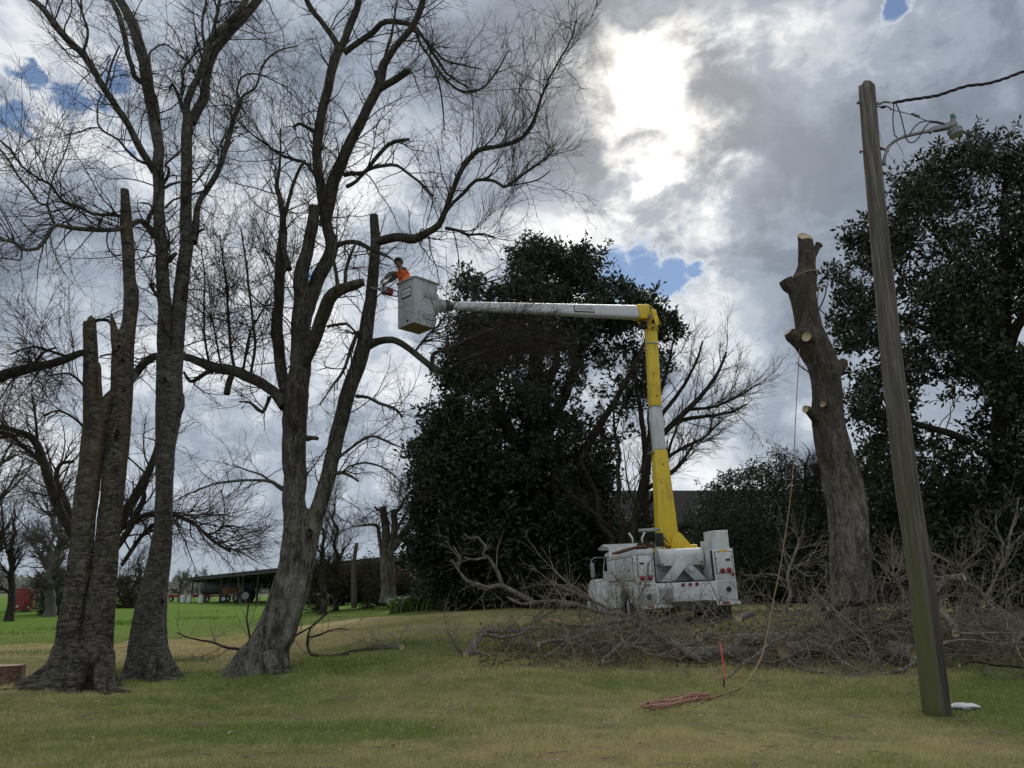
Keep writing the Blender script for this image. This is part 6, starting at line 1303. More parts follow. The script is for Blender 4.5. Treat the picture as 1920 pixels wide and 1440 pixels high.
tube_obj('lift_cylinder', [L_(1274, 1005, YB0-.05), L_(1259, 965, YB0-.05)], .028, M['steel'], tT, 10); boxtube('cylinder_guard', L_(1260, 966, YB0-.05), L_(1240, 850, YB0-.05), .20, .06, .16, .1, M['yellow'], .02)
tb('control_box', tuple(L_(1236, 1012, YB0-.42)), (.20, .18, .34), M['black'], bev=.02)
for k in range(5):
    a0 = L_(1234+k*2.0, 1000+(k % 3)*4, YB0-.44); tube_obj('hydraulic_hose', [a0, a0+[.03, -.06, -.1], a0+[.06+.02*k, -.02, -.20], a0+[.05, .05, -.28]], .010, M['black' if k % 3 else 'rust'], tT, 6, 4)
tube_obj('tool_hanger', [L_(1237, 993, YB0-.4), L_(1222, 994, YB0-.5), L_(1198, 995, YB0-.6)], [.035, .045, .045], M['grey'], tT, 8)
# elbow
bkt_c = P3(842, 573, 15.75); E = L_(1222, 592, YB0); Bk = np.array(TI @ Vector(bkt_c)); ud = (Bk-E)/np.linalg.norm(Bk-E); side = np.array([0, 0, 1.])
pivot = L_(1217, 596, YB0-.18)
U0 = L_(1213, 587, YB0-.2); UL = np.linalg.norm(Bk-U0); f1 = U0+(Bk-U0)*.075
s2 = PXM(590, YB0)
boxtube('upper_boom_base', U0, f1, 27*s2, 28*s2, .30, .32, M['yellow'], .04, side=side)
boxtube('upper_boom', f1, Bk, .385, .185, .30, .17, M['fibre'], .075, side=side)
tube_obj('boom_collar', [Bk-ud*.03, Bk+ud*.10], .125, M['steel'], tT, 20)
cyl('elbow_pin', tuple(L_(1217, 594, YB0-.40)), .055, .1, M['steel'], tT, 'Y', 16)
prism('elbow_link', [(L_(1212, 590, YB0)[0], L_(1212, 590, YB0)[2]), (L_(1222, 590, YB0)[0], L_(1222, 590, YB0)[2]), (L_(1227, 618, YB0)[0], L_(1227, 618, YB0)[2]), (L_(1222, 622, YB0)[0], L_(1222, 622, YB0)[2])], .05, M['yellow'], tT, 'Y', (0, YB0-YT-.42, 0), bev=.015)
prism('elbow_cheek', [(L_(x, y, YB0)[0], L_(x, y, YB0)[2]) for x, y in ((1195, 588), (1212, 586), (1224, 592), (1232, 602), (1232, 622), (1212, 622), (1206, 612), (1196, 604))], .30, M['yellow'], tT, 'Y', (0, ped[1], 0), bev=.03)
th_ = np.linspace(0, 1, 9); arc = [L_(1206+31*t_**.75, 574+40*t_**1.8, YB0-.22) for t_ in th_]; tube_obj('elbow_hose', arc, .030, M['black'], tT, 8, 3)
tube_obj('elbow_cable', [p+[.0, -.1, .03] for p in arc], .012, M['yellow'], tT, 6, 3)
box('elbow_shadow_block', tuple(L_(1206, 611, YB0-.26)), (.20, .2, .17), M['black'], tT, .02); tube_obj('elbow_cylinder', [L_(1194, 600, YB0-.36), L_(1214, 602, YB0-.40)], .045, M['rust'], tT, 12); cyl('elbow_pin', tuple(L_(1224, 615, YB0-.46)), .03, .06, M['black'], tT, 'Y', 14); cyl('elbow_pin', tuple(L_(1226, 602, YB0-.32)), .05, .12, M['black'], tT, 'Y', 14)  # the black block stands in for the shadow below the elbow
for (bx, by) in ((1226, 700), (1232, 742), (1240, 905), (1252, 990), (1244, 870)): cyl('boom_bolt', tuple(L_(bx, by, YB0-.19)), .018, .03, M['black'], tT, 'Y', 8)
for (qx, qy) in ((1222, 645), (1231, 848), (1227, 763)): boxtube('boom_band', L_(qx, qy, YB0), L_(qx, qy+2.0, YB0), (23.5 if qy < 840 else 26)*s1, (23.5 if qy < 840 else 26)*s1, .345, .345, M['grey'], .01)
# maker's plate on the upper boom
def plate_on_boom():
    c = U0+(Bk-U0)*.40; w = .385+(.185-.385)*(.40-.075)/.925; dpt = .30+(.17-.30)*.35
    x_ax = -ud; vw = np.array(TI @ Vector((0, 0, CAM_H))); z_ax = np.array([0, 0, 1.])-x_ax*x_ax[2]; z_ax /= np.linalg.norm(z_ax); n = np.cross(x_ax, z_ax)
    if np.dot(n, vw-c) < 0: n = -n
    m_ = Matrix((tuple(x_ax)+(0,), tuple(z_ax)+(0,), tuple(n)+(0,), (0, 0, 0, 1))).transposed(); c2 = c+n*(dpt/2+.004)
    o = box('maker_plate', (0, 0, 0), (.80, .175, .008), M['ink'], tT, .002); m_.translation = Vector(c2); o.matrix_local = m_
    o2 = box('maker_plate_field', (0, .008, .006), (.74, .125, .004), M['paperm'], o, .001); text_obj('maker_name', 'HI-RANGER', .125, M['ink'], o2, (0, 0, .003), (0, 0, 0), .0015, 1.02)
plate_on_boom()
# the bucket
def bucket():
    near = P3(778, 517, 14.95); yaw = math.atan2(-(P3(840, 573, 15.75)-near)[0]*0-1, 1)
    # plan axes: e1 along the boom (away and right), e2 away and left
    e1 = np.array([ud_w[0], ud_w[1], 0]); e1 /= np.linalg.norm(e1); e2 = np.array([-e1[1], e1[0], 0]); z = np.array([0, 0, 1.])
    S1, S2, H = .62, .62, 1.02
    top = near[2]
    def b(bm):
        def ring(zz, k, inset=0): 
            c = near+e1*S1/2+e2*S2/2; res = []
            for sx, sy in ((-1, -1), (1, -1), (1, 1), (-1, 1)):
                res.append(bm.verts.new(c*[1, 1, 0]+e1*sx*(S1/2*k-inset)+e2*sy*(S2/2*k-inset)+z*zz))
            return res
        r0 = ring(top-H, .90); r1 = ring(top, 1.0); r2 = ring(top, 1.0, .035); r3 = ring(top-H+.04, .90, .035)
        bm.faces.new(r0[::-1])
        for a_, b_ in ((r0, r1), (r1, r2), (r2, r3)):
            for i in range(4): bm.faces.new((a_[i], a_[(i+1) % 4], b_[(i+1) % 4], b_[i]))
        bm.faces.new(r3)
    me = bevel_mesh('bucket', b, M['bucketm'], .035, 3); o = bpy.data.objects.new('bucket', me); COL.objects.link(o); under(tT, o); o.matrix_parent_inverse = TI
    me.materials.append(M['bucketfloor'])
    for p in me.polygons:
        if p.center.z < top-H+.012 and p.normal.z < -.6: p.material_index = 1
    c = near+e1*S1/2+e2*S2/2
    a = Acc(); rim = [c*[1, 1, 0]+e1*sx*(S1/2+.012)+e2*sy*(S2/2+.012)+z*(top-.01) for sx, sy in ((-1, -1), (1, -1), (1, 1), (-1, 1), (-1, -1))]
    rim = np.array(rim); rr = []
    for i in range(4):
        for t_ in (0.04, .5, .96): rr.append(rim[i]*(1-t_)+rim[i+1]*t_)
    rr.append(rr[0]); tube1(a, rr, .022, 8); r_o = a.obj('bucket_rim', M['bucketm']); r_o.parent = tT; r_o.matrix_parent_inverse = TI
    # flat grey panels painting the shade of step recesses on the right visible face (its outward normal is -e2)
    for (zz, hh) in ((top-.33, .12), (top-.80, .13)):
        f = .972 if zz > top-.5 else .926
        cc = c*[1, 1, 0]-e2*(S2/2*f+.010)+e1*.10+z*zz
        def b2(bm, hh=hh):
            n = 24; rim_ = []; inn = []
            for k in range(n):
                th = k*2*math.pi/n; cx_ = abs(math.cos(th))**.55*math.copysign(1, math.cos(th)); sx_ = abs(math.sin(th))**.55*math.copysign(1, math.sin(th))
                rim_.append(bm.verts.new(Vector(e1*cx_*.17+z*(sx_*hh/2)))); inn.append(bm.verts.new(Vector(e1*cx_*.15+z*(sx_*hh/2*.82)-e2*.004)))
            for k in range(n): bm.faces.new((rim_[k], rim_[(k+1) % n], inn[(k+1) % n], inn[k]))
            bm.faces.new(inn)
        me2 = bevel_mesh('step_recess_shade', b2, M['grey'], 0); s_o = bpy.data.objects.new('step_recess_shade', me2); COL.objects.link(s_o); s_o.parent = tT; s_o.matrix_parent_inverse = TI; s_o.location = cc-e2*.004
    # sticker on the left visible face (outward normal -e1)
    cc = c*[1, 1, 0]-e1*(S1/2*.97+.005)+z*(top-.30)-e2*.02; mm = Matrix((tuple(-e2)+(0,), tuple(z)+(0,), tuple(-e1)+(0,), (0, 0, 0, 1))).transposed(); mm.translation = Vector(cc)
    st = box('sticker', (0, 0, 0), (.34, .22, .006), M['ink'], tT, .001); st.matrix_parent_inverse = TI; st.matrix_basis = mm
    s2_ = box('sticker_field', (0, 0, .004), (.30, .16, .003), M['paperm'], st, .001); text_obj('sticker_name', 'HI-RANGER', .085, M['ink'], s2_, (0, 0, .002), (0, 0, 0), .001, .62)
    # round pod joining bucket and boom
    def b3(bm): bmesh.ops.create_uvsphere(bm, u_segments=28, v_segments=16, radius=1.0)
    me3 = bevel_mesh('bucket_pod', b3, M['bucketm'], 0); pd = bpy.data.objects.new('bucket_pod', me3); COL.objects.link(pd); pd.parent = tT; pd.matrix_parent_inverse = TI
    pc = c+e1*(S1/2-.02); pc[2] = bkt_c[2]; pd.location = pc; pd.scale = (.30, .27, .36); pd.rotation_euler = (0, 0, math.atan2(e1[1], e1[0]))
    tube = Acc(); tube1(tube, [pc+e1*.22, bkt_c+np.array([0, 0, 0])], [.17, .12], 20); to = tube.obj('pod_neck', M['bucketm']); to.parent = tT; to.matrix_parent_inverse = TI
    tube = Acc(); hk = c+e1*(S1/2+.02)-e2*S2/2; hk[2] = top-.10; tube1(tube, catmull([hk, hk+[.05, 0, -.02], hk+[.08, 0, .04], hk+[.05, 0, .08]], 4), .010, 6); to = tube.obj('hook', M['steel']); to.parent = tT; to.matrix_parent_inverse = TI
    return c, top-H, e1, e2, top
ud_w = (P3(1213, 587, YB0-.2)-bkt_c); ud_w = ud_w/np.linalg.norm(ud_w)
bc, bz, be1, be2, btop = bucket()
# ------------------------------------------------------------------ worker in the bucket
def skin_obj(name, joints, edges, mat, parent, root=0, sub=2, smooth=True):
    """joints: list of (x,y,z, rx, ry)"""
    me = bpy.data.meshes.new(name); me.from_pydata([j[:3] for j in joints], edges, []); o = bpy.data.objects.new(name+'_tmp', me); COL.objects.link(o)
    bm = bmesh.new(); bm.from_mesh(me); lay = bm.verts.layers.skin.verify(); bm.verts.ensure_lookup_table()
    for i, j in enumerate(joints):
        bm.verts[i][lay].radius = (j[3], j[4] if len(j) > 4 else j[3]); bm.verts[i][lay].use_root = (i == root)
    bm.to_mesh(me); bm.free()
    md = o.modifiers.new('skin', 'SKIN'); md.branch_smoothing = .6; ms = o.modifiers.new('sub', 'SUBSURF'); ms.levels = sub; ms.render_levels = sub
    dg = bpy.context.evaluated_depsgraph_get(); m2 = bpy.data.meshes.new_from_object(o.evaluated_get(dg)); bpy.data.objects.remove(o)
    m2.materials.clear(); m2.materials.append(mat)
    for p in m2.polygons: p.use_smooth = True
    o = bpy.data.objects.new(name, m2); COL.objects.link(o)
    if parent: o.parent = parent
    return o
def worker():
    fl = np.array([bc[0], bc[1], bz+.05])+be2*.04-be1*.12
    t = thing('person', 'worker in orange vest and grey sleeves standing in the raised bucket', 'person', tuple(fl))
    # local frame: F forward (to the trunk), S sideways (his left), z up
    tgt = P3(706, 530, 15.30); head = P3(748, 493, 15.55)
    F = np.array([tgt[0]-head[0], tgt[1]-head[1], 0]); F /= np.linalg.norm(F); F = np.array([F[0], F[1]-.05, 0]); F /= np.linalg.norm(F); S = np.array([-F[1], F[0], 0]); Z = np.array([0, 0, 1.])
    # scale so that head sits where the photograph shows it
    hz = head-fl; Ht = hz[2]
    def J(f, s, z, r, r2=None): 
        p = F*f+S*s+Z*z; lean = hz-Z*hz[2]; p = p+lean*max(0, (z-.6)/(Ht-.6)); return (p[0], p[1], p[2], r, r2 or r)
    sh = Ht-.20; pel = min(.95, sh-.45)
    hr = tgt-fl; handR = hr; 
    jt = [J(0, 0, pel, .15, .12), J(0, 0, (pel+sh)/2, .14, .10), J(0, 0, sh-.03, .15, .09), J(.01, 0, sh+.06, .055), J(.02, 0, Ht-.07, .068, .072), J(.01, 0, Ht+.01, .085, .092), J(.0, 0, Ht+.08, .055, .06)]
    ed = [(0, 1), (1, 2), (2, 3), (3, 4), (4, 5), (5, 6)]
    def add(j, par): jt.append(j); ed.append((par, len(jt)-1)); return len(jt)-1
    hands = []
    arm_pts = []
    elp = {1: P3(713, 512, 15.05), -1: P3(732, 527, 15.75)}; hnd = {1: P3(708, 534, 15.02), -1: P3(712, 541, 15.42)}
    for s in (1, -1):
        shp = J(0, .19*s, sh-.02, .06); a0 = add(shp, 2); shv = np.array(shp[:3]); hv = hnd[-s]-fl; ev = elp[-s]-fl
        # keep human arm lengths
        d1 = ev-shv; d1 = d1/np.linalg.norm(d1)*.31; ev = shv+d1; d2 = hv-ev; d2 = d2/np.linalg.norm(d2)*.27; wv = ev+d2
        a1 = add((*((shv+ev)/2), .052, .052), a0); a2 = add((*ev, .043, .043), a1); a3 = add((*((ev+wv)/2), .042, .042), a2); a4 = add((*wv, .028, .026), a3)
        dn = d2/np.linalg.norm(d2); pv = wv+dn*.06; a5 = add((*pv, .038, .018), a4); hands.append((pv, dn, s, a5)); arm_pts.append((shv, ev, wv))
    for s in (1, -1):
        h0 = add(J(0, .09*s, pel-.06, .095), 0); k_ = add(J(.04, .11*s, .50, .06), h0); an = add(J(-.02, .12*s, .10, .042), k_); add(J(.12, .14*s, .04, .04, .03), an)
    # fingers: unequal, curled, thumb from the side of the palm
    for pv, dn, s, a5 in hands:
        sd = np.cross(dn, Z); sd /= np.linalg.norm(sd); dwn = -Z
        for k, (off, L) in enumerate(((-.03, .075), (-.010, .085), (.012, .078), (.032, .062))):
            b0 = pv+dn*.035+sd*off; f0 = add((*b0, .010, .010), a5); f1_ = add((*(b0+dn*L*.45+dwn*.01), .009, .009), f0); f2_ = add((*(b0+dn*L*.7+dwn*L*.35), .008, .008), f1_); add((*(b0+dn*L*.62+dwn*L*.65), .007, .007), f2_)
        tb0 = pv+sd*-.038*s; q0 = add((*tb0, .012, .012), a5); q1 = add((*(tb0+sd*-.02*s+dn*.03+dwn*.02), .011, .011), q0); add((*(tb0+sd*-.012*s+dn*.055+dwn*.035), .009, .009), q1)
    skin_obj('body', jt, ed, M['skin'], t, sub=1)
    # clothing a little proud of the body
    vj = [J(0, 0, pel-.02, .185, .15), J(0, 0, (pel+sh)/2, .175, .135), J(0, 0, sh-.12, .185, .13), J(0, 0, sh+.0, .15, .10), J(0, 0, sh+.045, .085, .075), J(0, .15, sh-.03, .085), J(0, -.15, sh-.03, .085)]
    skin_obj('vest', vj, [(0, 1), (1, 2), (2, 3), (3, 4), (2, 5), (2, 6)], M['orange'], t, sub=2)
    for (shv, ev, wv) in arm_pts:
        skin_obj('sleeve', [(*shv, .072, .072), (*((shv+ev)/2), .068, .068), (*ev, .060, .060), (*((ev+wv)/2), .057, .055), (*(wv-(wv-ev)*.06), .042, .042)], [(0, 1), (1, 2), (2, 3), (3, 4)], M['sleeve'], t, sub=2)
    for s in (1, -1):
        skin_obj('trouser_leg', [J(0, .06*s, pel, .13, .13), J(0, .09*s, pel-.12, .115), J(.04, .11*s, .50, .078), J(-.01, .12*s, .14, .062)], [(0, 1), (1, 2), (2, 3)], M['trouser'], t, sub=2)
        skin_obj('boot', [J(-.04, .12*s, .08, .055), J(.06, .13*s, .05, .05, .04), J(.16, .14*s, .04, .042, .032)], [(0, 1), (1, 2)], M['black'], t, sub=2)
    # features of the head: hair cap, ears, nose, goggles strap
    hc = np.array(J(.01, 0, Ht+.005, .1)[:3])
    a = Acc(); n, m_ = 22, 11; v = []
    for i in range(m_):
        ph = math.pi*(.0+.62*i/(m_-1))
        for k in range(n):
            th = 2*math.pi*k/n; fr = math.cos(th); cutp = ph*(1-.30*max(0, fr)); rr = 1.0+.03*math.sin(5*th)*math.sin(3*ph)
            v.append(hc+(F*math.cos(th)*math.sin(cutp)*.104+S*math.sin(th)*math.sin(cutp)*.092+Z*(math.cos(cutp)*.112+.012))*rr)
    i = np.arange(m_-1)[:, None]*n; j = np.arange(n)[None, :]; a.add(v, np.stack([i+j, i+(j+1) % n, i+n+(j+1) % n, i+n+j], -1).reshape(-1, 4)); o = a.obj('hair', M['hair'], t)
    def blob(name, c, sc, mat):
        def b(bm): bmesh.ops.create_uvsphere(bm, u_segments=12, v_segments=8, radius=1)
        me = bevel_mesh(name, b, mat, 0); o = bpy.data.objects.new(name, me); COL.objects.link(o); o.parent = t; o.location = c; o.scale = sc; o.rotation_euler = (0, 0, math.atan2(F[1], F[0]))
    blob('nose', hc+F*.100-Z*.015, (.018, .013, .022), M['skin'])
    for s in (1, -1): blob('ear', hc+S*.088*s-Z*.01, (.014, .012, .03), M['skin']); blob('eye', hc+F*.084+S*.032*s+Z*.012, (.012, .014, .010), M['glass'])
    blob('mouth', hc+F*.088-Z*.055, (.010, .025, .007), M['rust'])
    # dark print on the back of the vest
    for k, (w, zz) in enumerate(((.20, -.15), (.16, -.21), (.18, -.26))):
        c = np.array(J(-.140 if k else -.138, -.0, sh+zz, .1)[:3]); o = box('vest_print', tuple(c), (.006, w, .03), M['ink'], t, .001, (0, 0, math.atan2(F[1], F[0])))
    return t, fl, hnd
wk, wfl, whnd = worker()
# chainsaw held against the trunk
sc_ = (whnd[1]+whnd[-1])/2+np.array([.08, 0, -.04]); cs = thing('chainsaw', 'small red chainsaw held by the worker beside the bucket rim', 'chainsaw', tuple(P3(722, 545, 15.3)), (0, R(8), R(20)))
box('motor_housing', (.05, 0, 0), (.24, .16, .15), M['red'], cs, .03); box('clutch_cover', (-.04, -.09, -.02), (.16, .04, .11), M['grey'], cs, .015)
tube_obj('front_handle', [(-.05, -.10, -.05), (-.06, -.10, .12), (-.06, .10, .12), (-.05, .10, -.05)], .012, M['black'], cs, 8, 4); tube_obj('rear_handle', [(.14, 0, .06), (.26, 0, .05), (.28, 0, -.05), (.14, 0, -.07)], .014, M['black'], cs, 8, 4)
prism('guide_bar', [(0, -.03), (-.22, -.028), (-.25, 0), (-.22, .028), (0, .03)], .008, M['steel'], cs, 'Y', (-.08, -.02, -.01), bev=0)

# ------------------------------------------------------------------ utility pole, lamp and wires
YPo = 9.3
pb = G(1757, 1340, 7, 12); YPo = pb[1]; tPole = thing('utility_pole', 'weathered wooden utility pole with a yard light on a curved arm', 'pole', tuple(pb))
top = P3(1625, 163, YPo); wb = 50/2*PXM(1330, YPo); wt_ = 29/2*PXM(200, YPo)
n = 70; q = np.zeros((n, 4)); 
for k in range(n):
    u = k/(n-1); q[k, :3] = pb*(1-u)+top*u; q[k, 3] = wb*(1-u)+wt_*u
# tracing of the gentle sweep
tr_ = [(1340, 1757), (1100, 1730), (900, 1699), (700, 1675), (500, 1655), (300, 1636), (163, 1625)]
zs = [P3(x, y, YPo)[2] for y, x in tr_]; xs_ = [P3(x, y, YPo)[0] for y, x in tr_]; q[:, 0] = np.interp(q[:, 2], zs, xs_)
q[0, 2] -= .3
qq = np.column_stack([q[:, :3]-pb, q[:, 3]]); a = Acc(); sides = 32
post_ring = trunk_mesh(a, qq, sides, 91, .02, horizontal=True, nscale=4, jag=.10)
# long drying cracks cut into the wood
v = np.concatenate(a.v); rr_ = np.random.default_rng(3); cen = np.column_stack([np.interp(v[:, 2], qq[:, 2], qq[:, 0]), np.interp(v[:, 2], qq[:, 2], qq[:, 1])]); d2 = v[:, :2]-cen; ang = np.arctan2(d2[:, 1], d2[:, 0]); dep = np.zeros(len(v))
for (an, z0, z1, w, dp) in ((-1.0, .2, 3.6, .12, .05), (-.75, 1.0, 5.0, .1, .03), (-1.9, 4.5, 8.6, .1, .025), (-1.35, 5.5, 9.0, .1, .03), (-.5, 6, 8.6, .1, .02), (-1.6, .3, 2.2, .1, .02)):
    dep += dp*np.exp(-(np.angle(np.exp(1j*(ang-an-.06*np.sin(v[:, 2]*2))))/w)**2)*((v[:, 2] > z0) & (v[:, 2] < z1))
v[:, :2] -= d2/(np.linalg.norm(d2, axis=1, keepdims=True)+1e-6)*np.minimum(dep, .05)[:, None]; a.v = [v]
a.obj('post', M['pole'], tPole)
def PL(px, py, dY=0.0): return P3(px, py, YPo+dY)-pb
pr = .10
for (x0, y0, x1, y1) in ((1606, 193, 1650, 196), (1611, 285, 1666, 279)):
    tube_obj('through_bolt', [PL(x0, y0, -.02), PL(x1, y1, -.02)], .010, M['rust'], tPole, 8)
    cyl('square_washer', tuple(PL(x0+3, y0, -.02)), .030, .012, M['rust'], tPole, 'X', 4)
arm = [(1658, 309), (1658, 298), (1661, 284), (1668, 272), (1678, 264), (1692, 257), (1712, 252), (1730, 248), (1746, 245)]
tube_obj('lamp_arm', [PL(x, y, -.05-.02*i) for i, (x, y) in enumerate(arm)], 3.3*PXM(250, YPo), M['galv'], tPole, 12, 4)
tube_obj('arm_bracket', [PL(1650, 277, -.03), PL(1666, 284, -.08)], .018, M['rust'], tPole, 8); tube_obj('arm_foot', [PL(1648, 307, -.03), PL(1662, 309, -.06)], .018, M['galv'], tPole, 8)
lh = thing('yard_light', None, None, (0, 0, 0)); 
for k_ in list(lh.keys()): del lh[k_]
lh.parent = tPole; lh.name = 'yard_light'
s_ = PXM(240, YPo)
A_, B_ = PL(1742, 245, -.20), PL(1792, 233, -.30)
def lamp_body(bm):
    T_ = (B_-A_)/np.linalg.norm(B_-A_); U = np.cross(T_, [0, 0, 1.]); U /= np.linalg.norm(U); V = np.cross(U, T_)
    rings = [[bm.verts.new(P_+U*sx*w/2+V*sy*h/2) for sx, sy in ((-1, -1), (1, -1), (1, 1), (-1, 1))] for P_, w, h in ((A_, .05, .055), (A_+T_*.10, .075, .08), (B_, .12, .085))]
    bm.faces.new(rings[0][::-1]); bm.faces.new(rings[2])
    for a_, b_ in ((rings[0], rings[1]), (rings[1], rings[2])):
        for i in range(4): bm.faces.new((a_[i], a_[(i+1) % 4], b_[(i+1) % 4], b_[i]))
me = bevel_mesh('lamp_housing', lamp_body, M['galv'], .010, 3); o = bpy.data.objects.new('lamp_housing', me); COL.objects.link(o); o.parent = lh
hd = PL(1791, 248, -.31); o = cyl('lamp_head', tuple(hd), .098, .085, M['galv'], lh, 'Z', 32, r2=.105); o.rotation_euler = (R(-6), R(-14), 0)
o2 = cyl('lens', (0, 0, -.045), .085, .02, M['grey'], o, 'Z', 32); cyl('lens_ring', (0, 0, -.040), .102, .014, M['galv'], o, 'Z', 32)
for k in range(14): th = k*.449; box('cooling_slot', (.103*math.cos(th), .103*math.sin(th), .012), (.008, .016, .04), M['steel'], o, .001, (0, 0, th))
o = cyl('photocell_neck', tuple(PL(1788, 229, -.30)), .045, .10, M['galv'], lh, 'Z', 24, r2=.038); o.rotation_euler = (0, R(-10), 0)
o = cyl('photocell', tuple(PL(1786, 219, -.30)), .040, .065, M['teal'], lh, 'Z', 24, r2=.035); o.rotation_euler = (0, R(-10), 0)
cyl('knuckle', tuple(PL(1745, 247, -.21)), .026, .05, M['galv'], lh, 'Y', 12)
# wires around the lamp (they hang from the pole: parts of it)
def wire(pts, r, mat='cable', name='wire', n=6): return tube_obj(name, [PL(*p) for p in pts], r, M[mat], tPole, 6, n)
wire([(1644, 193, -.05), (1660, 192, -.1), (1676, 193, -.15)], .010, 'galv', 'strain_clamp'); wire([(1650, 195, -.07), (1658, 191, -.1), (1668, 192, -.12)], .016, 'galv', 'strain_clamp')
wire([(1644, 199, -.05), (1655, 202, -.08), (1664, 200, -.1), (1672, 206, -.1)], .009); wire([(1652, 201, -.1), (1660, 200, -.1)], .022)
wire([(1668, 205, -.1), (1690, 210, -.13), (1712, 216, -.16), (1724, 221, -.2), (1742, 228, -.25), (1752, 230, -.3)], .006)
wire([(1708, 212, -.16), (1716, 216, -.16), (1724, 219, -.18)], [.014, .020, .022], 'steel', 'splice')
wire([(1676, 193, -.15), (1675, 210, -.14), (1674, 225, -.12), (1676, 246, -.12), (1678, 254, -.12), (1684, 259, -.12)], .009)
wire([(1680, 193, -.15), (1688, 214, -.16), (1694, 238, -.18), (1698, 256, -.18)], .009)
wire([(1704, 254, -.18), (1715, 238, -.2), (1727, 229, -.22), (1742, 227, -.24), (1760, 230, -.28), (1772, 234, -.3)], .009)
wire([(1698, 258, -.18), (1704, 266, -.2), (1712, 267, -.2), (1722, 259, -.22), (1732, 242, -.22), (1742, 230, -.24)], .009)
wire([(1660, 310, -.06), (1672, 316, -.08), (1682, 314, -.1), (1692, 304, -.1), (1694, 290, -.1), (1686, 274, -.1), (1680, 266, -.12)], .004, 'steel'); wire([(1664, 288, -.08), (1675, 300, -.08), (1683, 313, -.1)], .003, 'steel')
wire([(1649, 246, -.03), (1652, 260, -.04), (1656, 280, -.05)], .003, 'steel')
# twisted service cable leaving to the right, and the one going back
def service(name, label, pts, r0, seed, turns):
    P_ = catmull(np.array([P3(x, y, YPo+d_) for x, y, d_ in pts]), 26); n = len(P_); a = Acc(); s_ = np.r_[0, np.cumsum(np.linalg.norm(np.diff(P_, axis=0), axis=1))]
    T_ = np.gradient(P_, axis=0); T_ /= np.linalg.norm(T_, axis=1, keepdims=True); N_ = np.cross(T_, [0, 0, 1.]); N_ /= np.linalg.norm(N_, axis=1, keepdims=True); B__ = np.cross(T_, N_)
    for k in range(3):
        ph = s_*turns+k*2.094; tube1(a, P_+(N_*np.cos(ph)[:, None]+B__*np.sin(ph)[:, None])*r0*.9, r0*.8, 6)
    o = a.obj(name, M['cable']); tag(o, label, 'cable'); return o
service('power_cable', 'thick twisted black cable rising to the right from the pole top', [(1674, 193, -.15), (1700, 188, -.2), (1728, 184, -.25), (1758, 179, -.3), (1785, 170, -.35), (1815, 161, -.4), (1850, 157, -.45), (1885, 147, -.5), (1920, 134, -.55), (2060, 88, -.8), (2400, -60, -1.3)], .0145, 1, 17)
service('power_cable', 'thinner black cable sagging away behind the lamp head toward the right', [(1745, 228, -.15), (1765, 231, .0), (1785, 238, .3), (1812, 250, .8), (1840, 260, 1.6), (1870, 272, 2.6), (1900, 284, 3.8), (1960, 305, 6), (2150, 340, 10)], .012, 2, 9)

# ------------------------------------------------------------------ rope, stake, litter
def GP(px, py, up=0.0):
    g = G(px, py, 6, 40); g[2] = float(gzn(g[0], g[1]))+up; return g
g0 = GP(1265, 1322); tR = thing('rope', 'salmon coloured rope coiled on the lawn and running up to the topped trunk', 'rope', tuple(g0))
r_ = np.random.default_rng(12); ctrl = []
# flattened bundle of bights lying from lower left to upper right
A_, B_ = GP(1208, 1330), GP(1314, 1308); ax = (B_-A_)/np.linalg.norm(B_-A_); sdv = np.array([-ax[1], ax[0], 0]); Lc = np.linalg.norm(B_-A_)
for k in range(7):
    o1 = (r_.random()-.5)*.10; o2 = (r_.random()-.5)*.10
    for (u, w) in ((.02+.05*r_.random(), o1), (.18, o1+.03), (.36+.05*r_.random(), o1+.02-.06*(k % 2)), (.55, o2+.05*math.sin(k)), (.78, o2+.02), (.95+.06*r_.random(), o2), (1.0, o2-.045), (.88, o2-.06), (.62, o1-.05+.05*math.cos(k*2)), (.40, o1-.07), (.20, o1-.07), (.04, o1-.05)):
        w = w*1.9; ctrl.append(A_+ax*Lc*u+sdv*w+np.array([0, 0, .018+.012*(k % 4)+.01*r_.random()]))
P_ = catmull(np.array(ctrl), 5); P_[:, 2] = np.maximum(P_[:, 2], gzn(P_[:, 0], P_[:, 1])+.012); a = Acc(); tube1(a, P_, .0095, 7); under(tR, a.obj('coil', M['rope']))
hang = [(1308, 1326, 'g'), (1320, 1317, 'g'), (1345, 1308, 'g'), (1368, 1301, 'g'), (1390, 1290, 11.1), (1412, 1262, 11.8), (1430, 1225, 12.6), (1440, 1180, 13.3), (1449, 1130, 13.9), (1460, 1080, 14.4), (1470, 1020, 14.8), (1480, 950, 15.2), (1487, 880, 15.5), (1491, 800, 15.7), (1494, 740, 15.9), (1497, 690, 16.0), (1499, 655, 16.08)]
pts = np.array([GP(x, y, .015) if d_ == 'g' else P3(x, y, d_) for x, y, d_ in hang]); P_ = catmull(pts, 8); a = Acc(); tube1(a, P_, np.linspace(.0105, .0085, len(P_)), 7); o = a.obj('line', M['rope2']); under(tR, o)
th = np.linspace(0, 6.283*2, 60); c = P3(1511, 518, YE); rad_ = 24*PXM(518, YE); P_ = np.stack([c[0]+np.cos(th)*rad_, c[1]+np.sin(th)*rad_, c[2]+.05*np.cos(th)+.03*th/12], -1); a = Acc(); tube1(a, P_, .012, 6)
for k in range(3):
    kk = P3(1531+2*k, 540+k, YE-.05); t3 = np.linspace(0, 6.28, 12); tube1(a, np.stack([kk[0]+.04*np.cos(t3), kk[1]+.03*np.sin(t3), kk[2]+.05*np.sin(t3+k)], -1), .012, 6)
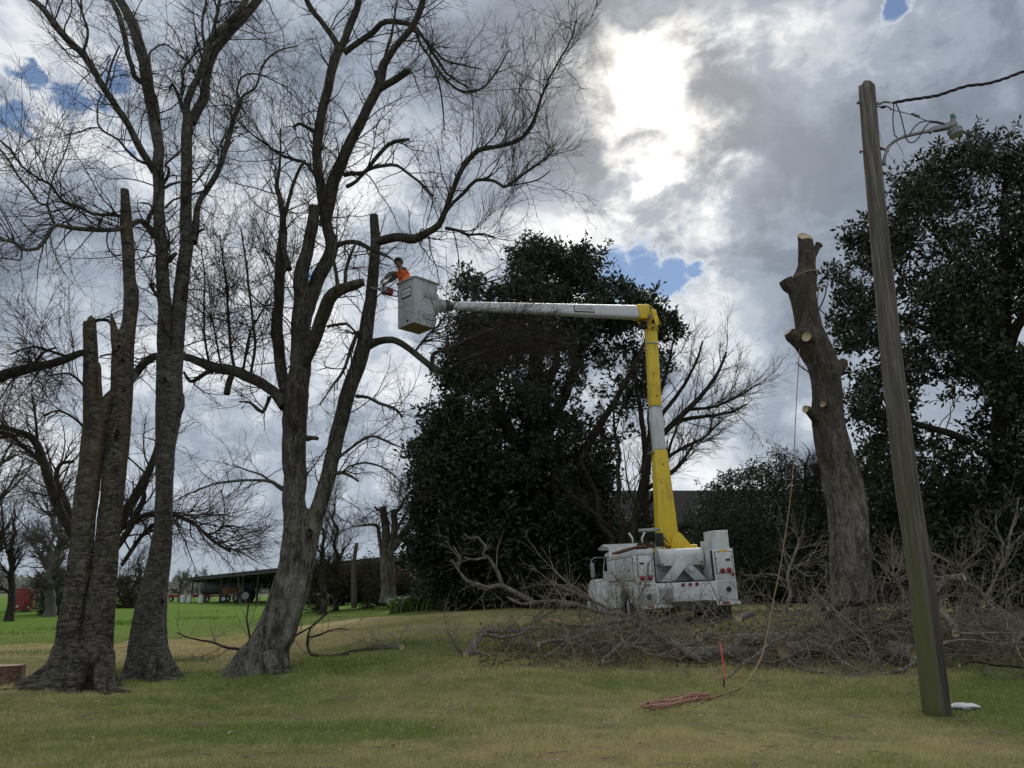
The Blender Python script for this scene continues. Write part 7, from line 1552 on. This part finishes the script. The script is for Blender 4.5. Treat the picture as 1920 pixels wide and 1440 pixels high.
tube1(a, catmull([P3(1528, 525, YE-.1), P3(1534, 545, YE-.1), P3(1533, 560, YE-.1), P3(1530, 575, YE-.15)], 4), .011, 6); under(tR, a.obj('tie', M['rope2']))
# survey stake
sb_ = GP(1369, 1325); stp = P3(1350, 1205, sb_[1]+.02); tS = thing('marker_stake', 'leaning survey stake with a bright pink painted top, beside the rope', 'stake', tuple(sb_))
def lath(name, p, q, w, th_, mat, par):
    p, q = np.array(p)-sb_, np.array(q)-sb_; d_ = q-p; o = box(name, tuple((p+q)/2), (w, th_, np.linalg.norm(d_)), mat, par, .002); o.rotation_euler = Vector(d_).to_track_quat('Z', 'Y').to_euler(); return o
md = sb_+(stp-sb_)*.42; lath('shaft', sb_-(stp-sb_)*.1, md, .036, .010, M['lath'], tS); lath('painted_top', md, stp, .042, .013, M['pink'], tS)
sb2 = GP(1358, 1290); t2 = thing('grade_stake', 'short thin grey peg just left of the pink topped stake', 'stake', tuple(sb2)); box('peg', (0, 0, .06), (.025, .02, .16), M['bark_e'], t2, .003, (0, R(4), 0))
# litter by the pole
g = GP(1812, 1331); tL = thing('litter', 'crumpled white printed bag lying on the grass right of the pole', 'litter', tuple(g), (0, 0, R(-8)))
def crumple(name, w, d_, h, mat, seed, loc, z0=0):
    a = Acc(); nx, ny = 22, 10; X, Y = np.meshgrid(np.linspace(-w/2, w/2, nx), np.linspace(-d_/2, d_/2, ny)); p = np.stack([X*18, Y*18, X*0], -1)
    e = np.clip(1-(np.abs(X)/(w/2))**3, 0, 1)*np.clip(1-(np.abs(Y)/(d_/2))**3, 0, 1); Z_ = h*(.35+.65*e)*(.5+fbm(p, seed, 3)); Xw = X+.015*(fbm(p, seed+1, 2)-.5)+Y*.25; Yw = Y*(1-.5*np.abs(X)/(w/2))
    top_ = np.stack([Xw, Yw, Z_+z0], -1).reshape(-1, 3); bot = top_.copy(); bot[:, 2] = z0-.01; i = np.arange(ny-1)[:, None]*nx+np.arange(nx-1)[None]; f = np.stack([i, i+1, i+nx+1, i+nx], -1).reshape(-1, 4); n_ = nx*ny
    per = np.r_[np.arange(nx), np.arange(1, ny)*nx+nx-1, np.arange(nx-2, -1, -1)+(ny-1)*nx, np.arange(ny-2, 0, -1)*nx]; pn = np.roll(per, -1)
    a.add(np.concatenate([top_, bot]), np.concatenate([f, f[:, ::-1]+n_, np.stack([per, per+n_, pn+n_, pn], -1)])); o = a.obj(name, mat, tL, smooth=False); o.location = loc; return o
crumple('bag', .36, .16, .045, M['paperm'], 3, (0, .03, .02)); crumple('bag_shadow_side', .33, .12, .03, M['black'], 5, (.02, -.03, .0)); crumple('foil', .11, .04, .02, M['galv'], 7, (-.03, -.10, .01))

# ------------------------------------------------------------------ brush pile
def branch_thing(name, label, spec, seed, mat='dead', group=None, tw=(16, 70, 150), tlen=(.4, 1.6), sub=(), cut=True, up=.03, cat='branch'):
    """spec: px, py, width px, distance (metres) -> a felled branch with its own side branches"""
    pts = np.array([P3(x, y, d_) for x, y, w, d_ in spec]); rad = np.array([w/2*PXM(y, d_) for x, y, w, d_ in spec])
    zmin = gzn(pts[:, 0], pts[:, 1])+rad*.7; pts[:, 2] = np.maximum(pts[:, 2], zmin)
    q = resample(pts, rad, .08); t = thing(name, label, cat, tuple(pts[0]), group=group); a = Acc(); nz = np.stack([fbm(q[:, :3]*3, seed+k, 3)-.5 for k in range(3)], 1); q[1:, :3] += nz[1:]*.08
    ring = trunk_mesh(a, q, 14 if rad.max() > .05 else 8, seed, .10, horizontal=False, nscale=6); under(t, a.obj('bough', M[mat])); base = [pad(q, 30)]
    for k, sp in enumerate(sub):
        p2 = np.array([P3(x, y, d_) for x, y, w, d_ in sp]); r2 = np.array([w/2*PXM(y, d_) for x, y, w, d_ in sp]); p2[:, 2] = np.maximum(p2[:, 2], gzn(p2[:, 0], p2[:, 1])+.02); q2 = resample(p2, r2, .1)
        nz = np.stack([fbm(q2[:, :3]*3, seed+k*3+j, 3)-.5 for j in range(3)], 1); q2[1:, :3] += nz[1:]*.06; a = Acc(); trunk_mesh(a, q2, 8, seed+k, .08, horizontal=False); under(t, a.obj('branch', M[mat])); base.append(pad(q2, 30))
    P_ = np.stack([b_[:, :3] for b_ in base]); Rr = np.stack([b_[:, 3] for b_ in base]); acc = Acc()
    L1, r1 = grow(P_, Rr, tw[0], tlen, (.4, 1.1), 8, up, .22, .45, .006, .15, 1, seed+1, rmax=.016); L2, r2 = grow(L1, r1, tw[1], (.2, .8), (.3, 1.0), 6, up, .26, .6, .0045, .1, 1, seed+2); L3, r3 = grow(L2, r2, tw[2], (.1, .35), (.3, 1.0), 4, up, .26, .6, .003, .1, 1, seed+3)
    for L in (L1, L2, L3):
        if len(L): L[..., 2] = np.maximum(L[..., 2], gz(L[..., 0], L[..., 1])+.01)
    tubes(acc, L1, r1, 5, cap=False); tubes(acc, L2, r2, 4, cap=False); tubes(acc, L3, r3, 3, cap=False)
    o = acc.obj('twigs', M['deadtwig']); under(t, o); tag(o, kind='stuff')
    if cut:
        th_ = np.arange(14)*2*math.pi/14; d_ = pts[1]-pts[0]; d_ /= np.linalg.norm(d_); U = np.cross(d_, [0, 0, 1.]); U /= np.linalg.norm(U)+1e-9; V = np.cross(U, d_); ring = pts[0]+(U[None]*np.cos(th_)[:, None]+V[None]*np.sin(th_)[:, None])*rad[0]*.96-d_*.012
        cutdisc('cut_face', ring, M['cut'] if rad[0] > .02 else M['cut_old'], t, -d_)
    return t
GB = 'felled branches in the brush pile'
bt = lambda label, spec, seed, **k: branch_thing('felled_branch', label, spec, seed, group=GB, **k)
bt('thick grey bough sloping down from the truck to the front edge of the pile', [(1318, 1243, 8, 13.8), (1300, 1232, 13, 13.9), (1272, 1215, 16, 14.1), (1245, 1198, 16, 14.4), (1215, 1180, 13, 14.7), (1180, 1160, 9, 15.0), (1130, 1135, 6, 15.3), (1080, 1112, 7, 15.6), (1030, 1090, 5, 15.9)], 5001, tw=(26, 130, 260),
   sub=[[(1165, 1152, 9, 15.0), (1120, 1145, 7, 15.1), (1060, 1128, 6, 15.2), (1020, 1128, 6, 15.3), (975, 1132, 5, 15.4), (950, 1120, 4, 15.5)], [(1180, 1160, 8, 15), (1110, 1173, 6, 14.9), (1070, 1172, 4, 14.8), (1030, 1165, 3, 14.8)], [(1120, 1132, 6, 15.3), (1060, 1090, 4, 15.5), (1040, 1070, 3, 15.6)], [(1190, 1178, 7, 14.8), (1150, 1215, 5, 14.3), (1128, 1240, 3, 13.9)]])
bt('crooked bare bough forking upward in front of the magnolia trunk', [(1000, 1130, 10, 16.2), (985, 1122, 10, 16.2), (960, 1108, 9, 16.3), (940, 1098, 9, 16.3), (915, 1102, 7, 16.3), (895, 1095, 6, 16.3), (875, 1088, 5, 16.3), (860, 1065, 4, 16.3), (848, 1048, 2, 16.3)], 5011, tw=(10, 40, 60), tlen=(.3, .8),
   sub=[[(942, 1098, 8, 16.3), (932, 1072, 7, 16.3), (918, 1048, 6, 16.3), (906, 1040, 5, 16.3), (912, 1028, 5, 16.3), (902, 1015, 4, 16.4), (895, 1008, 4, 16.4), (880, 1010, 3, 16.4), (868, 1000, 2, 16.4)], [(915, 1045, 5, 16.3), (890, 1050, 4, 16.3), (870, 1045, 3, 16.3)], [(860, 1065, 4, 16.3), (862, 1045, 3, 16.3), (850, 1025, 2, 16.4)]])
bt('branch with a torn pale end propped on the left side of the pile', [(874, 1240, 16, 14.6), (885, 1222, 16, 14.7), (897, 1200, 13, 14.9), (903, 1186, 11, 15.0), (912, 1183, 8, 15.1), (960, 1184, 6, 15.2), (1000, 1180, 5, 15.3)], 5021, tw=(26, 110, 200), tlen=(.3, 1.2),
   sub=[[(903, 1188, 7, 15), (950, 1195, 6, 15), (985, 1185, 5, 15.1), (1003, 1165, 4, 15.2), (1060, 1135, 3, 15.4)], [(880, 1232, 8, 14.7), (860, 1220, 5, 14.7), (845, 1190, 3, 14.8)], [(890, 1222, 6, 14.7), (908, 1225, 5, 14.5), (920, 1238, 3, 14.4)]])
bt('long thin branch with a pale broken end lying across the left of the pile', [(1010, 1208, 10, 14.3), (1030, 1200, 8, 14.4), (1070, 1198, 7, 14.5), (1110, 1185, 7, 14.7), (1150, 1180, 6, 14.9), (1190, 1176, 6, 15.0), (1250, 1165, 4, 15.2)], 5031, tw=(16, 60, 110),
   sub=[[(1068, 1198, 5, 14.5), (1040, 1218, 4, 14.2), (1010, 1238, 3, 13.9), (980, 1255, 2, 13.6)], [(1070, 1198, 4, 14.5), (1060, 1215, 3, 14.2), (1052, 1230, 2, 14.1)]])
bt('short branch stub reaching to the lawn at the front of the pile', [(1130, 1240, 8, 13.7), (1150, 1222, 7, 13.9), (1180, 1198, 5, 14.3), (1200, 1182, 4, 14.6)], 5041, tw=(8, 30, 50))
bt('upright forked grey limb leaning against the left rear of the truck', [(1218, 1185, 11, 15.0), (1208, 1165, 13, 15.4), (1196, 1135, 12, 15.9), (1180, 1112, 8, 16.4), (1165, 1092, 6, 16.9), (1152, 1078, 3, 17.2)], 5051, tw=(16, 70, 120), tlen=(.3, 1.2), sub=[[(1194, 1130, 5, 16), (1208, 1100, 4, 16.2), (1214, 1080, 4, 16.3), (1216, 1055, 3, 16.5)], [(1240, 1165, 6, 15), (1262, 1155, 4, 15), (1300, 1150, 3, 15)]], cut=False)
bt('dark arching bough in front of the topped trunk', [(1508, 1222, 13, 14.6), (1520, 1195, 13, 14.7), (1545, 1172, 12, 14.8), (1560, 1150, 12, 14.9), (1585, 1133, 12, 15.0), (1612, 1133, 10, 15.0), (1636, 1128, 10, 15.0), (1650, 1118, 9, 15.1), (1668, 1095, 6, 15.2), (1700, 1084, 4, 15.3)], 5061, mat='bark_dark', tw=(22, 110, 200),
   sub=[[(1648, 1122, 9, 15), (1662, 1122, 7, 14.9), (1680, 1140, 6, 14.8), (1700, 1160, 6, 14.6), (1712, 1180, 5, 14.5), (1720, 1195, 4, 14.4)], [(1626, 1132, 6, 15), (1630, 1160, 4, 14.8), (1631, 1190, 4, 14.6), (1628, 1222, 3, 14.4)], [(1508, 1222, 9, 14.6), (1500, 1238, 6, 14.3), (1490, 1262, 4, 14)], [(1545, 1170, 6, 14.8), (1500, 1190, 5, 14.7), (1460, 1215, 3, 14.5)]], cut=False)
bt('pale bleached branch curving down through the middle of the pile', [(1520, 1190, 6, 14.0), (1545, 1205, 6, 13.8), (1570, 1232, 6, 13.4), (1600, 1252, 5, 13.2), (1612, 1272, 3, 13.0)], 5071, tw=(6, 25, 50))
bt('straight bough lying up and right toward the pole', [(1560, 1215, 10, 14.0), (1605, 1195, 10, 14.1), (1650, 1172, 9, 14.2), (1695, 1152, 8, 14.3), (1740, 1125, 6, 14.6), (1790, 1095, 4, 15)], 5081, mat='bark_dark', tw=(18, 80, 150), sub=[[(1650, 1172, 6, 14.2), (1645, 1200, 6, 13.9), (1642, 1218, 5, 13.7), (1665, 1240, 4, 13.4), (1700, 1252, 3, 13.2)]])
bt('curved branch sweeping along the front edge left of the pole', [(1728, 1222, 7, 13.0), (1700, 1252, 6, 12.9), (1672, 1262, 6, 12.9), (1640, 1268, 5, 12.9), (1600, 1262, 3, 13.1)], 5091, tw=(12, 50, 90))
bt('thin branch trailing onto the lawn at the front middle of the pile', [(1480, 1240, 5, 13.5), (1510, 1258, 4, 13.2), (1555, 1270, 4, 13.0), (1580, 1278, 3, 12.9), (1612, 1280, 2, 12.8)], 5101, tw=(8, 30, 60))
bt('thick pale bough with a sawn yellow end, right of the pole', [(1806, 1082, 15, 14.8), (1790, 1086, 14, 14.9), (1775, 1087, 13, 15.0), (1762, 1096, 12, 15.0), (1752, 1108, 11, 15.0), (1748, 1125, 8, 15.1)], 5111, tw=(8, 40, 80), sub=[[(1775, 1086, 7, 15), (1752, 1082, 6, 15.1), (1730, 1078, 4, 15.3)]])
bt('whitish crooked bough running down to the grass right of the pole', [(1792, 1188, 14, 13.6), (1785, 1172, 13, 13.8), (1775, 1158, 13, 14.0), (1762, 1148, 12, 14.2), (1752, 1140, 11, 14.4), (1740, 1132, 8, 14.6)], 5121, tw=(12, 60, 110), sub=[[(1795, 1187, 6, 13.6), (1830, 1190, 5, 13.6), (1870, 1186, 4, 13.6), (1930, 1188, 3, 13.7)], [(1770, 1155, 9, 14.1), (1795, 1165, 7, 14.1), (1810, 1172, 5, 14.1)]])
bt('tall forked sapling standing out of the pile at the right edge', [(1850, 1118, 6, 15.6), (1870, 1080, 5, 15.7), (1884, 1050, 5, 15.7), (1892, 1020, 4, 15.7), (1900, 985, 4, 15.8), (1908, 935, 2, 15.8)], 5131, tw=(14, 50, 90), tlen=(.3, 1.1), sub=[[(1890, 1036, 4, 15.7), (1872, 1000, 3, 15.7), (1868, 965, 2, 15.8)], [(1893, 1030, 4, 15.7), (1920, 1000, 3, 15.7), (1950, 985, 2, 15.7)]], up=.1)
bt('long slanting branch crossing behind the pole to the upper left', [(1860, 1140, 7, 15.4), (1835, 1105, 6, 15.5), (1800, 1070, 5, 15.6), (1765, 1045, 5, 15.7), (1740, 1035, 4, 15.8)], 5141, tw=(16, 70, 120), sub=[[(1795, 1065, 4, 15.6), (1820, 1045, 3, 15.6), (1845, 1025, 3, 15.6)]])
bt('straggling branch lying farthest right on the green grass', [(1800, 1248, 5, 12.6), (1830, 1240, 4, 12.7), (1870, 1246, 4, 12.6), (1920, 1250, 4, 12.5), (1990, 1256, 3, 12.4)], 5151, mat='bark_dark', tw=(16, 60, 90), tlen=(.3, .9))
bt('long low branch running off to the right edge above the green grass', [(1770, 1205, 6, 13.2), (1820, 1200, 5, 13.4), (1880, 1206, 4, 13.4), (1950, 1204, 4, 13.5), (2030, 1210, 3, 13.5)], 5161, tw=(18, 70, 110))
bt('greyish forked branch rising between the topped trunk and the pole', [(1700, 1130, 8, 15.5), (1690, 1105, 7, 15.6), (1672, 1078, 6, 15.7), (1655, 1062, 4, 15.8), (1645, 1055, 3, 15.8)], 5171, tw=(18, 80, 130), tlen=(.3, 1.0), sub=[[(1676, 1082, 5, 15.7), (1690, 1060, 4, 15.8), (1692, 1035, 2, 15.8)]])
bt('curled branch standing left of the rope beside the truck', [(1470, 1150, 8, 15.6), (1482, 1110, 7, 15.7), (1478, 1080, 5, 15.7), (1490, 1040, 5, 15.8), (1500, 1010, 3, 15.9)], 5181, tw=(20, 90, 150), tlen=(.4, 1.2), sub=[[(1482, 1068, 4, 15.7), (1510, 1055, 3, 15.8), (1530, 1030, 2, 15.8)], [(1490, 1065, 4, 15.7), (1515, 1080, 3, 15.6), (1532, 1078, 2, 15.6)]])
bt('thin pale branch ending beside the pink stake', [(1322, 1290, 3, 12.3), (1350, 1278, 4, 12.5), (1380, 1258, 4, 12.8), (1410, 1235, 5, 13.2), (1440, 1210, 5, 13.7), (1465, 1195, 4, 14)], 5191, tw=(8, 30, 40))
# smaller branches lying near the leaning tree
GL = 'small fallen branches on the lawn by the leaning tree'
branch_thing('fallen_branch', 'crooked dead branch lying on the lawn right of the leaning tree', [(655, 1232, 6, 16.0), (640, 1236, 6, 15.9), (600, 1238, 6, 16.0), (580, 1225, 5, 16.2), (576, 1200, 5, 16.4), (590, 1170, 4, 16.8), (640, 1130, 2, 17.5)], 5201, 'bark_dark', GL, (14, 50, 70), (.3, 1.2), [[(640, 1234, 6, 16), (665, 1222, 5, 16.2), (700, 1228, 5, 16.2), (735, 1238, 4, 16.2)], [(580, 1195, 4, 16.4), (620, 1182, 3, 16.8), (655, 1178, 2, 17)], [(545, 1198, 4, 16.6), (590, 1170, 3, 16.8), (615, 1140, 2, 17.2)]])
branch_thing('fallen_branch', 'thin branch with upright twigs lying left of the leaning tree', [(462, 1220, 5, 15.6), (430, 1214, 5, 15.8), (400, 1205, 4, 16.0), (365, 1198, 3, 16.2), (330, 1185, 2, 16.5)], 5211, 'bark_dark', GL, (18, 40, 50), (.3, .9), [[(465, 1222, 5, 15.6), (468, 1190, 4, 15.8), (462, 1160, 3, 15.9), (468, 1125, 2, 16)]], up=.12)
branch_thing('fallen_branch', 'little heap of twigs and a stub on the lawn midway to the pile', [(752, 1236, 12, 16), (748, 1222, 9, 16.1), (735, 1212, 5, 16.2), (705, 1208, 3, 16.4)], 5221, 'dead', GL, (20, 60, 80), (.3, 1.0))
# tangled fine brush between the boughs
def brush():
    r = np.random.default_rng(66); acc = Acc(); n = 1050
    px = np.concatenate([1080+840*r.random(600), 880+260*r.random(70), 1440+540*r.random(380)]); Y = np.concatenate([13.5+2.4*r.random(600), 14.6+1.4*r.random(70), 14.2+2.6*r.random(380)])
    x = (px-960)/FPX*Y*.955; hmax = np.where(px < 1140, .35, np.where(px < 1420, .38, .6)); hmax = np.where((px > 1500), .75, hmax)
    z = gz(x, Y)+.03+hmax*r.random(n)**2.0; L = .5+1.3*r.random(n); az = r.random(n)*6.283; el = (r.random(n)-.35)*.9
    D = np.stack([np.cos(az)*np.cos(el), np.sin(az)*np.cos(el)*.6, np.sin(el)], -1); K = 7; pts = [np.stack([x, Y, z], -1)]; cur = D; dr = r.normal(size=(n, 3))*.28
    for k in range(1, K): cur = cur+dr+r.normal(size=(n, 3))*.28+np.array([0, 0, -.03]); cur /= np.linalg.norm(cur, axis=1, keepdims=True); pts.append(pts[-1]+cur*(L/(K-1))[:, None])
    P_ = np.stack(pts, 1); P_[..., 2] = np.maximum(P_[..., 2], gz(P_[..., 0], P_[..., 1])+.012); R_ = (.006+.010*r.random(n)**2)[:, None]*np.linspace(1, .3, K)
    tubes(acc, P_, R_, 4, cap=False); L2, r2 = grow(P_, R_, 3200, (.2, .8), (.5, 1.3), 5, .04, .4, .6, .0042, .05, 1, 67); L3, r3 = grow(L2, r2, 4600, (.08, .35), (.5, 1.3), 4, .03, .4, .6, .003, .05, 1, 68)
    for L_2 in (L2, L3): L_2[..., 2] = np.maximum(L_2[..., 2], gz(L_2[..., 0], L_2[..., 1])+.01)
    tubes(acc, L2, r2, 3, cap=False); tubes(acc, L3, r3, 3, cap=False); o = acc.obj('brush', M['deadtwig']); tag(o, 'tangled fine brown brush of cut twigs piled across the yard', 'brush', kind='stuff')
    # leaf litter and crumbs under the brush
    n = 5500; px = 900+1080*r.random(n); Y = 13.4+5*r.random(n); x = (px-960)/FPX*Y*.955; c = np.stack([x, Y, gz(x, Y)+.015+.05*r.random(n)**2], -1); v, f = leaves(c, 1, .07, 69, spread=.02, upb=.1, wr=.6); a = Acc(); a.add(v, f3=f); m = leafmat('dead_leaf', (.07, .05, .03), (.17, .125, .075), .9, .1, .1); o = a.obj('leaf_litter', m, smooth=False); tag(o, 'dead leaves and bark crumbs scattered under the brush pile', 'leaf litter', kind='stuff')
brush()
# sawn logs in the pile
def log(label, px0, py0, px1, py1, d0, d1, w, seed, fresh=True, up=0):
    p0, p1 = P3(px0, py0, d0), P3(px1, py1, d1); rd = w/2*PXM(py0, d0)
    for p in (p0, p1): p[2] = max(p[2], float(gzn(p[0], p[1]))+rd*.85)
    t = thing('log', label, 'log', tuple((p0+p1)/2), group='sawn logs lying in the brush pile'); q = resample(np.array([p0, (p0+p1)/2, p1]), np.array([rd, rd*1.03, rd*.97]), .06); a = Acc(); r1 = trunk_mesh(a, q, 22, seed, .08, horizontal=False, cap=False); under(t, a.obj('log_body', M['dead'])); d_ = (p1-p0)/np.linalg.norm(p1-p0)
    th_ = np.arange(22)*2*math.pi/22; U = np.cross(d_, [0, 0, 1.]); U /= np.linalg.norm(U); V = np.cross(U, d_); cutdisc('cut_face', p0+(U*np.cos(th_)[:, None]+V*np.sin(th_)[:, None])*rd*1.0, M['cut' if fresh else 'cut_old'], t, -d_); cutdisc('cut_face', r1, M['cut_old'], t, d_)
log('log with a bright yellow sawn end showing round in the brush behind the pink stake', 1385, 1158, 1410, 1150, 14.9, 15.8, 13, 6001)
log('heavy log lying lengthwise with a pale sawn end facing left, right of the pink stake', 1380, 1200, 1500, 1195, 14.4, 14.7, 22, 6011)
log('dark heavy log lying along the front of the pile, left of the pink stake', 1262, 1232, 1400, 1228, 14.1, 14.4, 26, 6021, False)
log('grey log half buried in twigs at the foot of the topped trunk', 1470, 1220, 1560, 1212, 14.0, 14.8, 30, 6031, False)
log('short fat log with rough bark between the topped trunk and the pole', 1668, 1218, 1712, 1228, 14.2, 13.9, 34, 6041, False)
log('short log with a pale end just left of the truck wheel track', 1312, 1195, 1330, 1190, 15.0, 15.8, 14, 6051)
